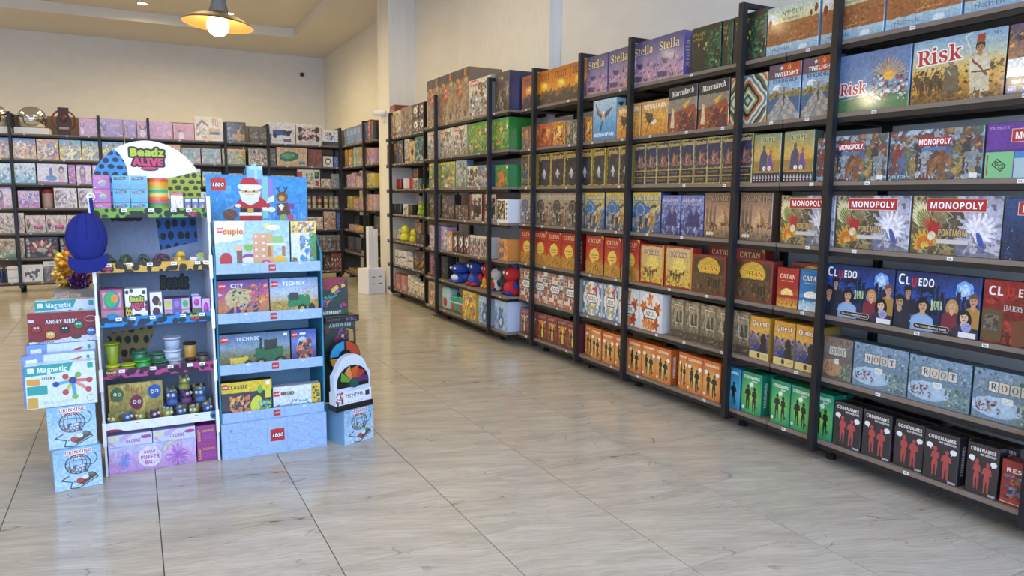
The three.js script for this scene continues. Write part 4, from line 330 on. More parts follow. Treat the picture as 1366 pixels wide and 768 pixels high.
busy('optics_title', 70, 110, '#d6d3cc', ['#e2dfd8', '#dbd7ce'], ['#dedad2', '#d4d0c6'], 'slim white box with orange stripe', (g, w, h) => { R(g, '#c9783c', w * 0.1, h * 0.2, w * 0.8, h * 0.05); T(g, 'TELESCOPE', w * 0.5, h * 0.72, 12, '#2a2a2c', { max: w * 0.8 }); });
busy('optics_dark', 150, 130, '#2f2c2c', ['#d8d2c4', '#4a4440', '#2a2626'], ['#c9783c', '#5a5450', '#8a8078', '#3a3634'], 'black and cream optical kit box', (g, w, h) => { R(g, '#dcd8cc', 0, 0, w, h * 0.26); T(g, 'TELESCOPE', w * 0.55, h * 0.13, 15, '#2a2a2c', { max: w * 0.6 }); });
P('wing_violet', 220, 120, '#8a6a98', 'long mauve doll box with flowing white script', (g, w, h, r) => { bg(g, w, h, '#a888b0', '#8f70a0'); clutter(g, 0, 0, w * 0.3, h, ['#c49ab0', '#7c5a88', '#b58aa8', '#d6b0c0'], 30, r, 0.2); poly(g, '#6d4a7c', [[w * 0.18, h * 0.7], [w * 0.08, h * 0.25], [w * 0.24, h * 0.45], [w * 0.32, h * 0.2], [w * 0.28, h * 0.7]]); line(g, '#d6c4dc', 4, [[w * 0.6, h * 0.7], [w * 0.96, h * 0.92]]); scrib(g, '#d9cade', w * 0.5, h * 0.28, w * 0.36, h * 0.16, r, 9); });
P('wing_rose', 200, 120, '#b5748a', 'long rose pink doll box with winged figure', (g, w, h, r) => { bg(g, w, h, '#c894ac', '#b87894'); poly(g, '#8a4a6a', [[w * 0.14, h * 0.7], [w * 0.04, h * 0.2], [w * 0.16, h * 0.45], [w * 0.3, h * 0.2], [w * 0.22, h * 0.7]]); E(g, '#d8c8cc', w * 0.16, h * 0.72, 15, 26); E(g, '#d0a890', w * 0.16, h * 0.4, 8, 9); clutter(g, w * 0.45, h * 0.2, w * 0.5, h * 0.6, ['#c08aa4', '#cc9cb2'], 16, r, 0.3); });
P('wing_coral', 150, 110, '#b5787c', 'short coral pink doll box with winged figure', (g, w, h) => { bg(g, w, h, '#cc929a', '#c08488'); poly(g, '#7c3f4c', [[w * 0.36, h * 0.6], [w * 0.1, h * 0.34], [w * 0.3, h * 0.46], [w * 0.5, h * 0.34], [w * 0.42, h * 0.6]]); E(g, '#dcd4d6', w * 0.38, h * 0.75, 20, 24); E(g, '#d0a48c', w * 0.38, h * 0.46, 7, 8); });
P('timber_yard', 190, 150, '#d2c29a', 'cream wooden kit box with yellow digger', (g, w, h, r) => { R(g, '#dccfae', 0, 0, w, h); poly(g, '#8a5a3a', [[w * 0.06, h * 0.4], [w * 0.26, h * 0.1], [w * 0.5, h * 0.36], [w * 0.5, h * 0.46], [w * 0.26, h * 0.22], [w * 0.1, h * 0.46]]); R(g, '#c9a040', w * 0.5, h * 0.46, w * 0.4, h * 0.28); R(g, '#4a3f34', w * 0.52, h * 0.62, w * 0.36, h * 0.1); R(g, '#d6b03a', w * 0.22, h * 0.82, w * 0.6, h * 0.12); for (let i = 0; i < 3; i++) line(g, '#b5763a', 6, [[w * (0.68 + i * 0.07), h * 0.36], [w * (0.64 + i * 0.08), h * 0.06]]); clutter(g, w * 0.04, h * 0.46, w * 0.4, h * 0.4, ['#8a6a4a', '#b59468', '#6d5a44', '#e2d6b8'], 26, r, 0.16); });
busy('gears_brown', 150, 130, '#3f362e', ['#54483c', '#3c342c'], ['#8a7a5c', '#b59a5a', '#6d5f50', '#4a4238'], 'dark brown mechanism kit box', (g, w, h) => { R(g, '#b5943f', w * 0.3, h * 0.6, w * 0.6, h * 0.3); });
busy('gears_small', 80, 110, '#4a463f', ['#6a6458', '#4f4a42'], ['#8a8274', '#3a3630', '#a89c86'], 'small grey brown mechanism box');
busy('racer_blue', 190, 150, '#c4c6cc', ['#dadbdf', '#cfd1d6'], ['#d2d4d8', '#c2c4ca'], 'white kit box with dark blue race car', (g, w, h) => { R(g, '#2f4a86', w * 0.12, h * 0.36, w * 0.5, h * 0.24); E(g, '#22252c', w * 0.2, h * 0.62, 15); E(g, '#22252c', w * 0.72, h * 0.5, 19); R(g, '#26282f', w * 0.55, h * 0.38, w * 0.3, h * 0.12); R(g, '#3f5f9a', 0, h * 0.55, w * 0.06, h * 0.45); R(g, '#5a5e68', w * 0.52, h * 0.76, w * 0.3, h * 0.14); });
busy('racer_red', 190, 150, '#b9b4b4', ['#d9d4d2', '#c9c2c0'], ['#d2ccca', '#c0b8b6'], 'white kit box with maroon buggy', (g, w, h, r) => { clutter(g, w * 0.1, h * 0.2, w * 0.8, h * 0.6, ['#6d2f3a', '#8a4048', '#4a2c34', '#3a3a44', '#54303c'], 40, r, 0.14); for (const [x, y] of [[0.16, 0.26], [0.82, 0.26], [0.16, 0.7], [0.84, 0.7]]) E(g, '#3a2a30', w * x, h * y, 16, 20); });
busy('moto_white', 140, 120, '#d6d4d0', ['#e2e0dc', '#d9d6d2'], ['#dad8d4', '#cfccc8'], 'white kit box with grey engine, black band below', (g, w, h, r) => { clutter(g, w * 0.2, h * 0.2, w * 0.6, h * 0.45, ['#4a4a4e', '#77777c', '#2f2f34', '#9a9a9e'], 30, r, 0.16); R(g, '#1e1c1c', 0, h * 0.74, w, h * 0.26); });
busy('croc', 160, 110, '#8a7c5a', ['#8a9a9c', '#a8a08a'], ['#4a7a5a', '#5f8f64', '#b5503c', '#7c8a6a', '#c9b890'], 'grey green puzzle box with reptile');
busy('lizard', 160, 110, '#b59a5a', ['#c9a04a', '#8a9a64'], ['#5a8a4a', '#8aa85a', '#c9b04a', '#4a6a44', '#a8503a'], 'gold and green puzzle box with reptiles');
busy('castle', 170, 120, '#8a7a6c', ['#a8a094', '#c2b8a8'], ['#5a4a40', '#7c6a5a', '#d6cfc2', '#94806c'], 'grey box with brown timber ship');
busy('cucumber', 200, 120, '#b59a6c', ['#c4aa80', '#c9ae84'], ['#b89c70', '#cdb48c'], 'tan wooden kit box with large green oval', (g, w, h) => { E(g, '#2f6a4c', w * 0.4, h * 0.5, w * 0.32, h * 0.26, -0.12); E(g, '#5a9a6c', w * 0.38, h * 0.46, w * 0.22, h * 0.14, -0.12); R(g, '#4a7a84', w * 0.72, h * 0.74, w * 0.2, h * 0.18); });
busy('brick_red', 120, 110, '#6d3a30', ['#7c4438', '#6a382e'], ['#8a5040', '#5c3028'], 'plain brick red box');
busy('ring_white', 80, 80, '#c9c4ba', ['#d9d4ca', '#cfc9be'], ['#d2ccc2'], 'small white box with black ring', (g, w, h) => { g.strokeStyle = '#3a3634'; g.lineWidth = 8; g.beginPath(); g.arc(w * 0.5, h * 0.5, w * 0.26, 0, 7); g.stroke(); });
busy('navy_small', 50, 80, '#2c4484', ['#3a549a', '#2c4484'], ['#5a74b4', '#8a9ac4'], 'small royal blue box');
busy('herbarium', 180, 130, '#c9c4b4', ['#d6d2c4', '#cfcabb'], ['#d2cdbf', '#c4beae'], 'cream puzzle box with green sprigs, red corner', (g, w, h, r) => { R(g, '#b5343c', 0, h * 0.1, w * 0.2, h * 0.35); clutter(g, w * 0.34, h * 0.2, w * 0.32, h * 0.6, ['#5a7a4a', '#7c9a64', '#45603c'], 26, r, 0.16); R(g, '#2a3028', w * 0.76, h * 0.12, w * 0.18, h * 0.4); R(g, '#4aa05a', w * 0.79, h * 0.16, w * 0.1, h * 0.2); R(g, '#b5343c', w * 0.78, h * 0.62, w * 0.16, h * 0.3); });
busy('sage', 90, 110, '#74806f', ['#8a9484', '#7a8474'], ['#6a7464', '#9aa494'], 'sage green carton');
busy('cream_low', 80, 60, '#c4b9a4', ['#d6ccb8', '#c9bea8'], ['#b5a88e', '#8a7f6a'], 'low cream carton');
busy('fishes', 100, 130, '#b59c84', ['#c4ae94', '#b89c80'], ['#c9783f', '#8a9aa0', '#d6c4a8', '#7c5a44'], 'tan box with slender fish shapes');
busy('console_grey', 110, 100, '#6d6862', ['#8a857c', '#77726a'], ['#a39e94', '#5f5a54', '#4a4642'], 'grey machine kit box');
busy('domino_red', 70, 130, '#8a3a30', ['#a04a3c', '#8a3a30'], ['#d6c8b8', '#3a2c28'], 'upright red game box with black rings', (g, w, h) => { for (let i = 0; i < 3; i++) { E(g, '#2a2220', w * 0.5, h * (0.24 + i * 0.27), 16, 17); E(g, '#cfc0b0', w * 0.5, h * (0.24 + i * 0.27), 7, 8); } });
busy('domino_black', 70, 130, '#1e1a1a', ['#2a2524', '#1e1a1a'], ['#5a7a54', '#b5a890', '#8a3a30'], 'upright black game box with pale rings');
busy('book_blue', 40, 110, '#4f6c98', ['#5a78a4', '#486490'], ['#a9b8cc', '#7c94b4', '#d6dae0'], 'slim blue boxed set with pale print');
busy('book_red', 50, 110, '#a8322c', ['#b0382f', '#9c2e28'], ['#e0d2c8', '#c96a5a'], 'slim red boxed set');
busy('cards_yellow', 60, 110, '#c09a3c', ['#d0aa4a', '#c09a3c'], ['#8a6a2c', '#e6d08a', '#b5503a'], 'mustard yellow upright box');
busy('cards_teal', 60, 110, '#7aa0a0', ['#9ab8b4', '#7aa0a0'], ['#d0d8d0', '#5a8080', '#c9b890'], 'pale teal upright box');
busy('candy_mix', 110, 80, '#b08a94', ['#cfaab0', '#b58f9a'], ['#c94a6c', '#e6dcd8', '#5a7aa8', '#8a4a7c', '#e0c4c0'], 'rose pink assorted candy carton');
busy('blush_low', 120, 60, '#c0a09a', ['#d2b4ac', '#c4a39a'], ['#b5807c', '#e0ccc4', '#9a7068'], 'low blush carton');
busy('lemon_low', 90, 60, '#c4a83c', ['#d2b84a', '#c2a63a'], ['#e6d890', '#a88a2f', '#6a8a4a'], 'low lemon yellow carton');
busy('ink_dark', 120, 110, '#26282e', ['#30343c', '#24262c'], ['#4a5058', '#1c1e22', '#5c646c'], 'charcoal carton with faint pictures');
busy('khaki_low', 120, 40, '#a8966c', ['#b5a478', '#a08e64'], ['#c9ba94', '#7c6c4a'], 'low khaki tray carton');

// ---------------------------------------------------------------- prints: floor displays
const wordmark = (g, x, y, s) => { T(g, 'Beadz', x, y, s, '#a9c23a', { stroke: '#2a2226', sw: s * 0.42 }); T(g, 'Beadz', x, y, s, '#a9c23a', { stroke: '#a9c23a', sw: s * 0.08 }); T(g, 'ALIVE', x + s * 0.1, y + s * 0.92, s * 0.92, '#c4436c', { stroke: '#2a2226', sw: s * 0.42 }); T(g, 'ALIVE', x + s * 0.1, y + s * 0.92, s * 0.92, '#c4436c', { stroke: '#c4436c', sw: s * 0.08 }); E(g, '#2a2226', x + s * 0.2, y + s * 1.55, s * 0.75, s * 0.24); E(g, '#c4436c', x + s * 0.2, y + s * 1.52, s * 0.66, s * 0.15); };
const patch = (g, pts, base, dot, rand, s, W, H) => { g.save(); g.beginPath(); pts.forEach((p, i) => (i ? g.lineTo(...p) : g.moveTo(...p))); g.closePath(); g.clip(); dots(g, W, H, dot, base, rand, s); g.restore(); };
P('header_dots', 420, 260, '#e4e4ea', '', (g, w, h, r) => { R(g, '#e9e6ec', 0, 0, w, h); g.save(); g.beginPath(); g.ellipse(w * 0.1, h * 0.62, w * 0.22, h * 0.52, 0, 0, 7); g.clip(); dots(g, w, h, '#20303c', '#3f86c4', r, 34); g.restore(); patch(g, [[w * 0.66, h * 0.66], [w, h * 0.5], [w, h], [w * 0.7, h]], '#94a83a', '#3a3a22', r, 34, w, h); wordmark(g, w * 0.5, h * 0.21, 46); });
const lipPrint = (k, base, dot, logo) => P(k, 420, 40, base, '', (g, w, h, r) => { R(g, base, 0, 0, w, h); for (let i = 0; i < 26; i++) E(g, dot, (i + r()) * w / 26, r() * h, 6 + r() * 13, 6 + r() * 12); if (logo !== null) wordmark(g, w * logo, h * 0.3, 13); });
lipPrint('lip_green', '#6f9a34', '#1f2a1e', 0.86); lipPrint('lip_yellow', '#c9a040', '#2c241c', 0.1); lipPrint('lip_blue', '#1f7fc0', '#243440', 0.84); lipPrint('lip_pink', '#a83f7a', '#33202c', 0.08);
P('lip_white', 420, 40, '#dfe2ea', '', (g, w, h, r) => { R(g, '#e0e4ec', 0, 0, w, h); E(g, '#8a2f4a', w * 0.06, h, 40, 13); E(g, '#3a78b0', w, h * 0.4, 26, 22); E(g, '#26303a', w * 0.97, h * 0.5, 8, 9); });
P('back_dots', 420, 640, '#6a6f80', '', (g, w, h, r) => { R(g, '#7f8798', 0, 0, w, h); patch(g, [[w * 0.55, h * 0.06], [w * 0.94, h * 0.01], [w * 0.95, h * 0.17], [w * 0.58, h * 0.2]], '#2a5a94', '#10141c', r, 34, w, h); T(g, 'ALIVE', w * 0.28, h * 0.055, 40, '#7c3f68', { stroke: '#2c2430', sw: 14 }); patch(g, [[w * 0.02, h * 0.52], [w * 0.5, h * 0.5], [w * 0.38, h * 0.62], [w * 0.2, h * 0.65]], '#8a7440', '#1e1a16', r, 36, w, h); T(g, 'Beadz', w * 0.7, h * 0.33, 40, '#3c3a2c', { stroke: '#22221e', sw: 12 }); patch(g, [[w * 0.66, h * 0.76], [w * 0.96, h * 0.75], [w * 0.94, h * 0.81], [w * 0.7, h * 0.86]], '#7c2f54', '#20141c', r, 20, w, h); });
P('orb_magenta', 110, 110, '#8a2f80', 'magenta box with small coloured ball picture', (g, w, h, r) => { R(g, '#9c3a90', 0, 0, w, h); R(g, '#b04a5c', 0, 0, w, h * 0.14); E(g, '#b9a83a', w * 0.55, h * 0.55, 24); E(g, '#5aa04a', w * 0.62, h * 0.6, 16); E(g, '#5a7ac0', w * 0.5, h * 0.64, 12); scrib(g, '#e6c4e0', w * 0.1, h * 0.18, w * 0.4, h * 0.1, r, 6); E(g, '#d9a0cc', w * 0.12, h * 0.9, 6); });
P('slinky_teal', 110, 110, '#357f9c', 'turquoise box with black name ribbon and coils', (g, w, h, r) => { bg(g, w, h, '#4a9ab5', '#3a86a4'); poly(g, '#1e2226', [[w * 0.08, h * 0.14], [w * 0.74, h * 0.08], [w * 0.86, h * 0.18], [w * 0.76, h * 0.3], [w * 0.12, h * 0.34]]); scrib(g, '#c9d6d8', w * 0.16, h * 0.14, w * 0.5, h * 0.12, r, 7); for (let i = 0; i < 3; i++) rr(g, '#5f7c8a', w * (0.42 + i * 0.17), h * 0.62, w * 0.12, h * 0.24, 3); });
P('pack_pale', 70, 80, '#c9c4cc', 'small white pack with pastel print', (g, w, h, r) => { R(g, '#d6dade', 0, 0, w, h); R(g, '#b5446c', 0, 0, w, h * 0.1); clutter(g, 4, h * 0.2, w - 8, h * 0.5, ['#9ab8cc', '#d99ab0', '#b5c4cc'], 14, r, 0.2); R(g, '#c05a7c', 0, h * 0.88, w, h * 0.12); });
P('egg_navy', 70, 60, '#27326a', 'navy pack with small golden egg window', (g, w, h) => { R(g, '#2c3874', 0, 0, w, h); rr(g, '#b9bfd6', w * 0.1, 3, w * 0.8, h * 0.16, 3); E(g, '#c9943a', w * 0.55, h * 0.6, 13, 16); E(g, '#7c8ac0', w * 0.2, h * 0.6, 8); });
P('disc_red', 120, 100, '#8a3f5c', 'rosy box with green and orange disc', (g, w, h) => { R(g, '#a8607a', 0, 0, w, h); R(g, '#8a3c5c', 0, 0, w, h * 0.08); R(g, '#c9a088', w * 0.1, h * 0.18, w * 0.8, h * 0.7); E(g, '#3f6fb0', w * 0.5, h * 0.52, 44); E(g, '#34a85a', w * 0.47, h * 0.5, 36); E(g, '#d98a2f', w * 0.64, h * 0.46, 20); });
P('disc_low', 120, 60, '#8a4a64', 'rosy box with blue and teal disc', (g, w, h) => { R(g, '#b57a84', 0, 0, w, h); E(g, '#3f7ab0', w * 0.5, h * 0.85, 48, 40); E(g, '#2f9a8c', w * 0.46, h * 0.85, 34, 28); });
P('orb_white', 110, 130, '#d2d2d6', 'white box with dark beaded ball and leopard spots', (g, w, h, r) => { R(g, '#e2e2e6', 0, 0, w, h); patch(g, [[0, h * 0.5], [w * 0.3, h * 0.5], [w * 0.3, h * 0.8], [0, h * 0.8]], '#c9b04a', '#2c2620', r, 14, w, h); for (const [x, y] of [[0.1, 0.1], [0.3, 0.06], [0.85, 0.12], [0.95, 0.4]]) E(g, '#3a3436', w * x, h * y, 9, 7); wordmark(g, w * 0.52, h * 0.3, 24); E(g, '#27302c', w * 0.52, h * 0.92, 34, 26); E(g, '#7c2f5c', w * 0.96, h * 0.55, 9, 12); });
P('orb_pair', 70, 110, '#c9c9ce', 'narrow white box with two dark orbs', (g, w, h) => { R(g, '#dcdce0', 0, 0, w, h); for (const y of [0.28, 0.66]) { E(g, '#4a2f3c', w * 0.5, h * y, 21, 18); E(g, '#8a7a3c', w * 0.8, h * (y + 0.1), 9, 10); } });
P('six_windows', 130, 100, '#5a4a7c', 'display box with six small coloured windows', (g, w, h) => { ['#c9a8b5', '#6a5aa0', '#c4aab5', '#b59ab0', '#6a5aa0', '#c9b0ba'].forEach((c, i) => { const x = (i % 3) * w / 3, y = Math.floor(i / 3) * h / 2; R(g, c, x + 1, y + 1, w / 3 - 2, h / 2 - 2); E(g, ['#b5c43a', '#8a7ab5', '#2fa860', '#d9622f', '#9a8ac0', '#2f9a5a'][i], x + w / 6, y + h / 4, 14); }); });
P('orb_lilac', 70, 70, '#a07aa8', 'small lilac box with purple orb', (g, w, h) => { R(g, '#cbaad0', 0, 0, w, h); E(g, '#9c2f94', w * 0.5, h * 0.5, 22); E(g, '#c44ab0', w * 0.45, h * 0.42, 10); });
P('orb_olive', 70, 70, '#4a5f3a', 'small olive box with brown orb', (g, w, h) => { R(g, '#5a7348', 0, 0, w, h); E(g, '#7c6a3c', w * 0.5, h * 0.5, 23); });
P('unicorn', 210, 55, '#b5a8cc', 'long pastel box with purple lettering', (g, w, h, r) => { bg(g, w, h, '#cfd2e0', '#c4c8dc'); poly(g, '#b9a0cc', [[0, h * 0.6], [w * 0.4, 0], [w * 0.6, 0], [w * 0.15, h]]); E(g, '#d8d09a', w * 0.16, h * 0.36, 22, 15); E(g, '#b5c8dc', w * 0.2, h * 0.65, 18, 12); T(g, 'LICORNE', w * 0.56, h * 0.6, 22, '#8a2f7c', { max: w * 0.34 }); E(g, '#a83f8a', w * 0.86, h * 0.36, 26, 8); });
P('puffer', 330, 90, '#b58ab0', 'long pink and sky blue box with spiky puffer balls', (g, w, h, r) => { bg(g, w, h, '#b9bcdc', '#c4a0cc', '#b584b8'); for (const [x, y, c, s] of [[0.18, 0.55, '#5a94cc', 30], [0.78, 0.6, '#a8409c', 46]]) for (let i = 0; i < 70; i++) { const a = r() * 6.28; line(g, i & 1 ? c : '#8f6ab8', 1.6, [[w * x, h * y], [w * x + Math.cos(a) * s * (0.6 + r() * 0.5), h * y + Math.sin(a) * s * (0.6 + r() * 0.5)]]); } for (let i = 0; i < 5; i++) { g.strokeStyle = ['#d98aa0', '#d9c08a', '#9ac4a0', '#8ab0d0', '#a898cc'][i]; g.lineWidth = 4; g.beginPath(); g.arc(w * 0.78, h * 0.6, 50 + i * 4, 3.5, 5); g.stroke(); } E(g, '#d6d2e2', w * 0.46, h * 0.5, 44, 36); T(g, 'GIANT', w * 0.46, h * 0.3, 15, '#a83f7a'); T(g, 'PUFFER', w * 0.46, h * 0.5, 20, '#a83f7a'); T(g, 'BALL', w * 0.46, h * 0.72, 17, '#a83f7a'); });
P('giant_ball', 100, 80, '#7c2468', 'magenta box with yellow and purple lettering', (g, w, h) => { R(g, '#8f2a78', 0, 0, w, h); T(g, 'GIANT', w * 0.13, h * 0.55, 17, '#e0b82f', { rot: -1.5708 }); T(g, 'RAINBOW', w * 0.6, h * 0.3, 15, '#d99a3c', { max: w * 0.62 }); T(g, 'BALL', w * 0.6, h * 0.62, 26, '#5a1f8a', { stroke: '#c94a9c', sw: 3, max: w * 0.62 }); });
P('monster_card', 240, 180, '#b59a3c', 'yellow display card with cartoon creatures', (g, w, h, r) => { bg(g, w, h, '#b5a050', '#9c8a44', '#8a8450'); clutter(g, 0, 0, w, h, ['#a89248', '#8a7c40', '#c0a85a'], 30, r, 0.16); for (const [x, y, c] of [[0.16, 0.26, '#4a6a3c'], [0.5, 0.48, '#7c2f44'], [0.84, 0.26, '#2f5aa0']]) { E(g, c, w * x, h * y, 30, 32); E(g, '#d6d2c4', w * x - 8, h * y - 2, 8, 8); E(g, '#d6d2c4', w * x + 12, h * y - 2, 8, 8); E(g, '#22201e', w * x - 7, h * y - 1, 3); E(g, '#22201e', w * x + 11, h * y - 1, 3); } scrib(g, '#a8402c', w * 0.32, h * 0.1, w * 0.3, h * 0.14, r, 7); });
// brick toy display
const brickLogo = (g, x, y, s) => { R(g, '#c22a24', x, y, s, s * 0.92); T(g, 'LEGO', x + s * 0.5, y + s * 0.47, s * 0.36, '#fff', { font: 'italic bold', stroke: '#1c1210', sw: s * 0.1, max: s * 0.78 }); };
P('header_winter', 420, 300, '#2a6aa8', '', (g, w, h, r) => {
  bg(g, w, h, '#2f7ec4', '#3f92cf', '#3a86c4', '#3f7ab8'); clutter(g, 0, h * 0.3, w, h * 0.7, ['#4a98d2', '#3a84c2', '#5aa4d8'], 50, r, 0.1); for (let i = 0; i < 14; i++) R(g, i & 1 ? '#6a9ad0' : '#7ba6d6', w * (0.5 + i * 0.036), h * (0.5 + r() * 0.3), 5, h);
  brickLogo(g, w * 0.045, h * 0.21, w * 0.14);
  R(g, '#8a78c4', w * 0.5, h * 0.2, w * 0.15, h * 0.34); R(g, '#7cc0b8', w * 0.54, h * 0.18, w * 0.06, h * 0.6); R(g, '#7fb6e0', w * 0.4, 0, w * 0.16, h * 0.22); R(g, '#9accec', w * 0.47, 0, w * 0.03, h * 0.22); E(g, '#a9d4ee', w * 0.45, h * 0.06, 14, 9); E(g, '#a9d4ee', w * 0.53, h * 0.06, 14, 9);
  // gift bringer in red with white beard
  g.save(); g.translate(0, h * 0.045); g.scale(1, 0.79);
  poly(g, '#b02a2a', [[w * 0.3, h * 0.62], [w * 0.36, h * 0.54], [w * 0.52, h * 0.54], [w * 0.62, h * 0.68], [w * 0.6, h * 0.76], [w * 0.54, h * 0.72], [w * 0.53, h], [w * 0.31, h], [w * 0.32, h * 0.74], [w * 0.24, h * 0.76]]); R(g, '#e6e8ee', w * 0.31, h * 0.82, w * 0.22, h * 0.06); R(g, '#241f22', w * 0.32, h * 0.75, w * 0.2, h * 0.07); R(g, '#c9a040', w * 0.39, h * 0.74, w * 0.06, h * 0.09); poly(g, '#d9dbe2', [[w * 0.31, h * 0.44], [w * 0.53, h * 0.44], [w * 0.5, h * 0.62], [w * 0.42, h * 0.7], [w * 0.34, h * 0.62]]); R(g, '#d4a95a', w * 0.34, h * 0.4, w * 0.16, h * 0.08); E(g, '#2a2422', w * 0.38, h * 0.44, 4); E(g, '#2a2422', w * 0.46, h * 0.44, 4); E(g, '#e4e6ec', w * 0.42, h * 0.36, w * 0.12, h * 0.07); poly(g, '#b52a2a', [[w * 0.32, h * 0.32], [w * 0.36, h * 0.2], [w * 0.46, h * 0.19], [w * 0.52, h * 0.32]]); E(g, '#6d4a38', w * 0.22, h * 0.86, w * 0.07, h * 0.1); E(g, '#e2e4ea', w * 0.63, h * 0.77, 16, 15);
  // reindeer
  poly(g, '#5f4030', [[w * 0.68, h * 0.88], [w * 0.69, h * 0.66], [w * 0.8, h * 0.64], [w * 0.83, h * 0.88]]); E(g, '#6d4a34', w * 0.74, h * 0.54, w * 0.06, h * 0.1); E(g, '#c9963c', w * 0.735, h * 0.56, w * 0.03, h * 0.05); poly(g, '#e6e2e0', [[w * 0.7, h * 0.7], [w * 0.73, h * 0.66], [w * 0.76, h * 0.7], [w * 0.73, h * 0.8]]); for (const s of [-1, 1]) { line(g, '#2c2a30', 5, [[w * (0.74 + s * 0.02), h * 0.46], [w * (0.74 + s * 0.055), h * 0.36]]); line(g, '#2c2a30', 4, [[w * (0.74 + s * 0.04), h * 0.4], [w * (0.74 + s * 0.015), h * 0.35]]); } R(g, '#7c3f8a', w * 0.8, h * 0.66, w * 0.06, h * 0.1); poly(g, '#d9dde6', [[w * 0.6, h * 0.56], [w * 0.66, h * 0.5], [w * 0.66, h * 0.62], [w * 0.58, h * 0.66]]); rr(g, '#8aa85a', w * 0.72, h * 0.86, w * 0.06, h * 0.1, 8); rr(g, '#b54a6c', w * 0.79, h * 0.86, w * 0.06, h * 0.1, 8);
  for (const [x, y] of [[0.3, 0.7], [0.57, 0.76]]) E(g, '#e4e6ec', w * x, h * y, 13, 10); E(g, '#dfe1e8', w * 0.36, h * 0.53, 14, 9); E(g, '#dfe1e8', w * 0.48, h * 0.53, 14, 9); line(g, '#8f8f98', 2, [[w * 0.38, h * 0.5], [w * 0.46, h * 0.5]]); line(g, '#7a1f20', 2, [[w * 0.42, h * 0.88], [w * 0.42, h]]); line(g, '#8a6450', 3, [[w * 0.18, h * 0.8], [w * 0.26, h * 0.92]]); g.restore();
});
P('lip_brick', 420, 42, '#95b2d6', '', (g, w, h) => { R(g, '#9bb8dc', 0, 0, w, h); g.strokeStyle = '#7f9ac0'; g.lineWidth = 1.5; for (const x of [0.2, 0.41, 0.6]) { g.beginPath(); g.moveTo(w * x, 0); g.lineTo(w * x, h); g.stroke(); } for (const x of [0.27, 0.34]) { g.beginPath(); g.arc(w * x, h * 0.5, 14, 0.6, 5.2); g.stroke(); } g.beginPath(); g.arc(w * 0.95, -4, 44, 1, 2.8); g.stroke(); brickLogo(g, w * 0.49, h * 0.2, 28); });
P('base_brick', 420, 150, '#8aa8d0', '', (g, w, h, r) => { R(g, '#9bb8dc', 0, 0, w, h); g.strokeStyle = '#7f9ac0'; g.lineWidth = 1.6; for (let j = 0; j < 4; j++) for (let i = 0; i < 6; i++) { if (i === 2 && j < 4) { i = 3; } const x = w * (i + (j & 1) * 0.3) / 6.2, y = h * (j + 0.1) / 4.1; g.beginPath(); if ((i + j) % 3) g.roundRect(x + 4, y, w * 0.14, h * 0.19, 14); else g.arc(x + 24, y + 12, 20, 0, r() < 0.5 ? 3.4 : 6.28); g.stroke(); } R(g, '#9bb8dc', w * 0.42, 0, w * 0.19, h); g.strokeRect(w * 0.42, -3, w * 0.19, h + 6); E(g, '#8a98b0', w * 0.09, h * 0.2, 6); brickLogo(g, w * 0.45, h * 0.3, 56); });
P('picnic', 330, 230, '#c9d4e2', 'large white and sky blue box of chunky fruit bricks', (g, w, h, r) => { bg(g, w, h, '#8ab4e0', '#a9c8e6', '#9ac0d0'); poly(g, '#dfe4ec', [[0, 0], [w * 0.4, 0], [w * 0.36, h * 0.36], [0, h * 0.42]]); R(g, '#c22a24', w * 0.04, h * 0.12, 26, 24); T(g, 'LEGO', w * 0.04 + 13, h * 0.12 + 12, 9, '#fff', { font: 'italic bold' }); T(g, 'duplo', w * 0.24, h * 0.2, 32, '#b8322c', { stroke: '#d9b83a', sw: 5 }); R(g, '#9a9ac0', 0, h * 0.92, w, h * 0.08); hills(g, w, h, h * 0.84, '#8ab08a', r, 0.05); poly(g, '#a9c4d8', [[w * 0.12, h], [w * 0.5, h * 0.82], [w * 0.56, h * 0.9], [w * 0.3, h]]); E(g, '#b02f2a', w * 0.14, h * 0.76, 27, 36); R(g, '#7c5038', w * 0.28, h * 0.56, 24, 60); E(g, '#d6b48a', w * 0.31, h * 0.52, 18, 12); E(g, '#8a2f7c', w * 0.44, h * 0.7, 28, 14); E(g, '#d8d6e2', w * 0.44, h * 0.76, 28, 15); for (let i = 0; i < 5; i++) E(g, '#7aa83a', w * (0.4 + i * 0.02), h * (0.5 + (i & 1) * 0.03), 8, 12); R(g, '#c4a068', w * 0.5, h * 0.24, w * 0.27, h * 0.7); for (let i = 0; i < 8; i++) { E(g, '#d98a8a', w * (0.54 + (i % 2) * 0.1), h * (0.3 + Math.floor(i / 2) * 0.13), 12, 10); E(g, '#e2d6c0', w * (0.54 + (i % 2) * 0.1), h * (0.3 + Math.floor(i / 2) * 0.13), 6, 5); } R(g, '#d6dce2', w * 0.68, h * 0.44, w * 0.26, 9); R(g, '#a8683c', w * 0.7, h * 0.5, 15, 46); R(g, '#a8683c', w * 0.89, h * 0.5, 15, 46); rr(g, '#8aba6a', w * 0.76, h * 0.3, w * 0.16, h * 0.14, 12); E(g, '#c9486c', w * 0.67, h * 0.86, 24, 22); E(g, '#e6c4cc', w * 0.67, h * 0.86, 15, 13); E(g, '#d9ab2f', w * 0.86, h * 0.8, 30, 27); E(g, '#e6ca3c', w * 0.7, h * 0.1, 13); E(g, '#e8ecf2', w * 0.78, h * 0.13, 30, 12); });
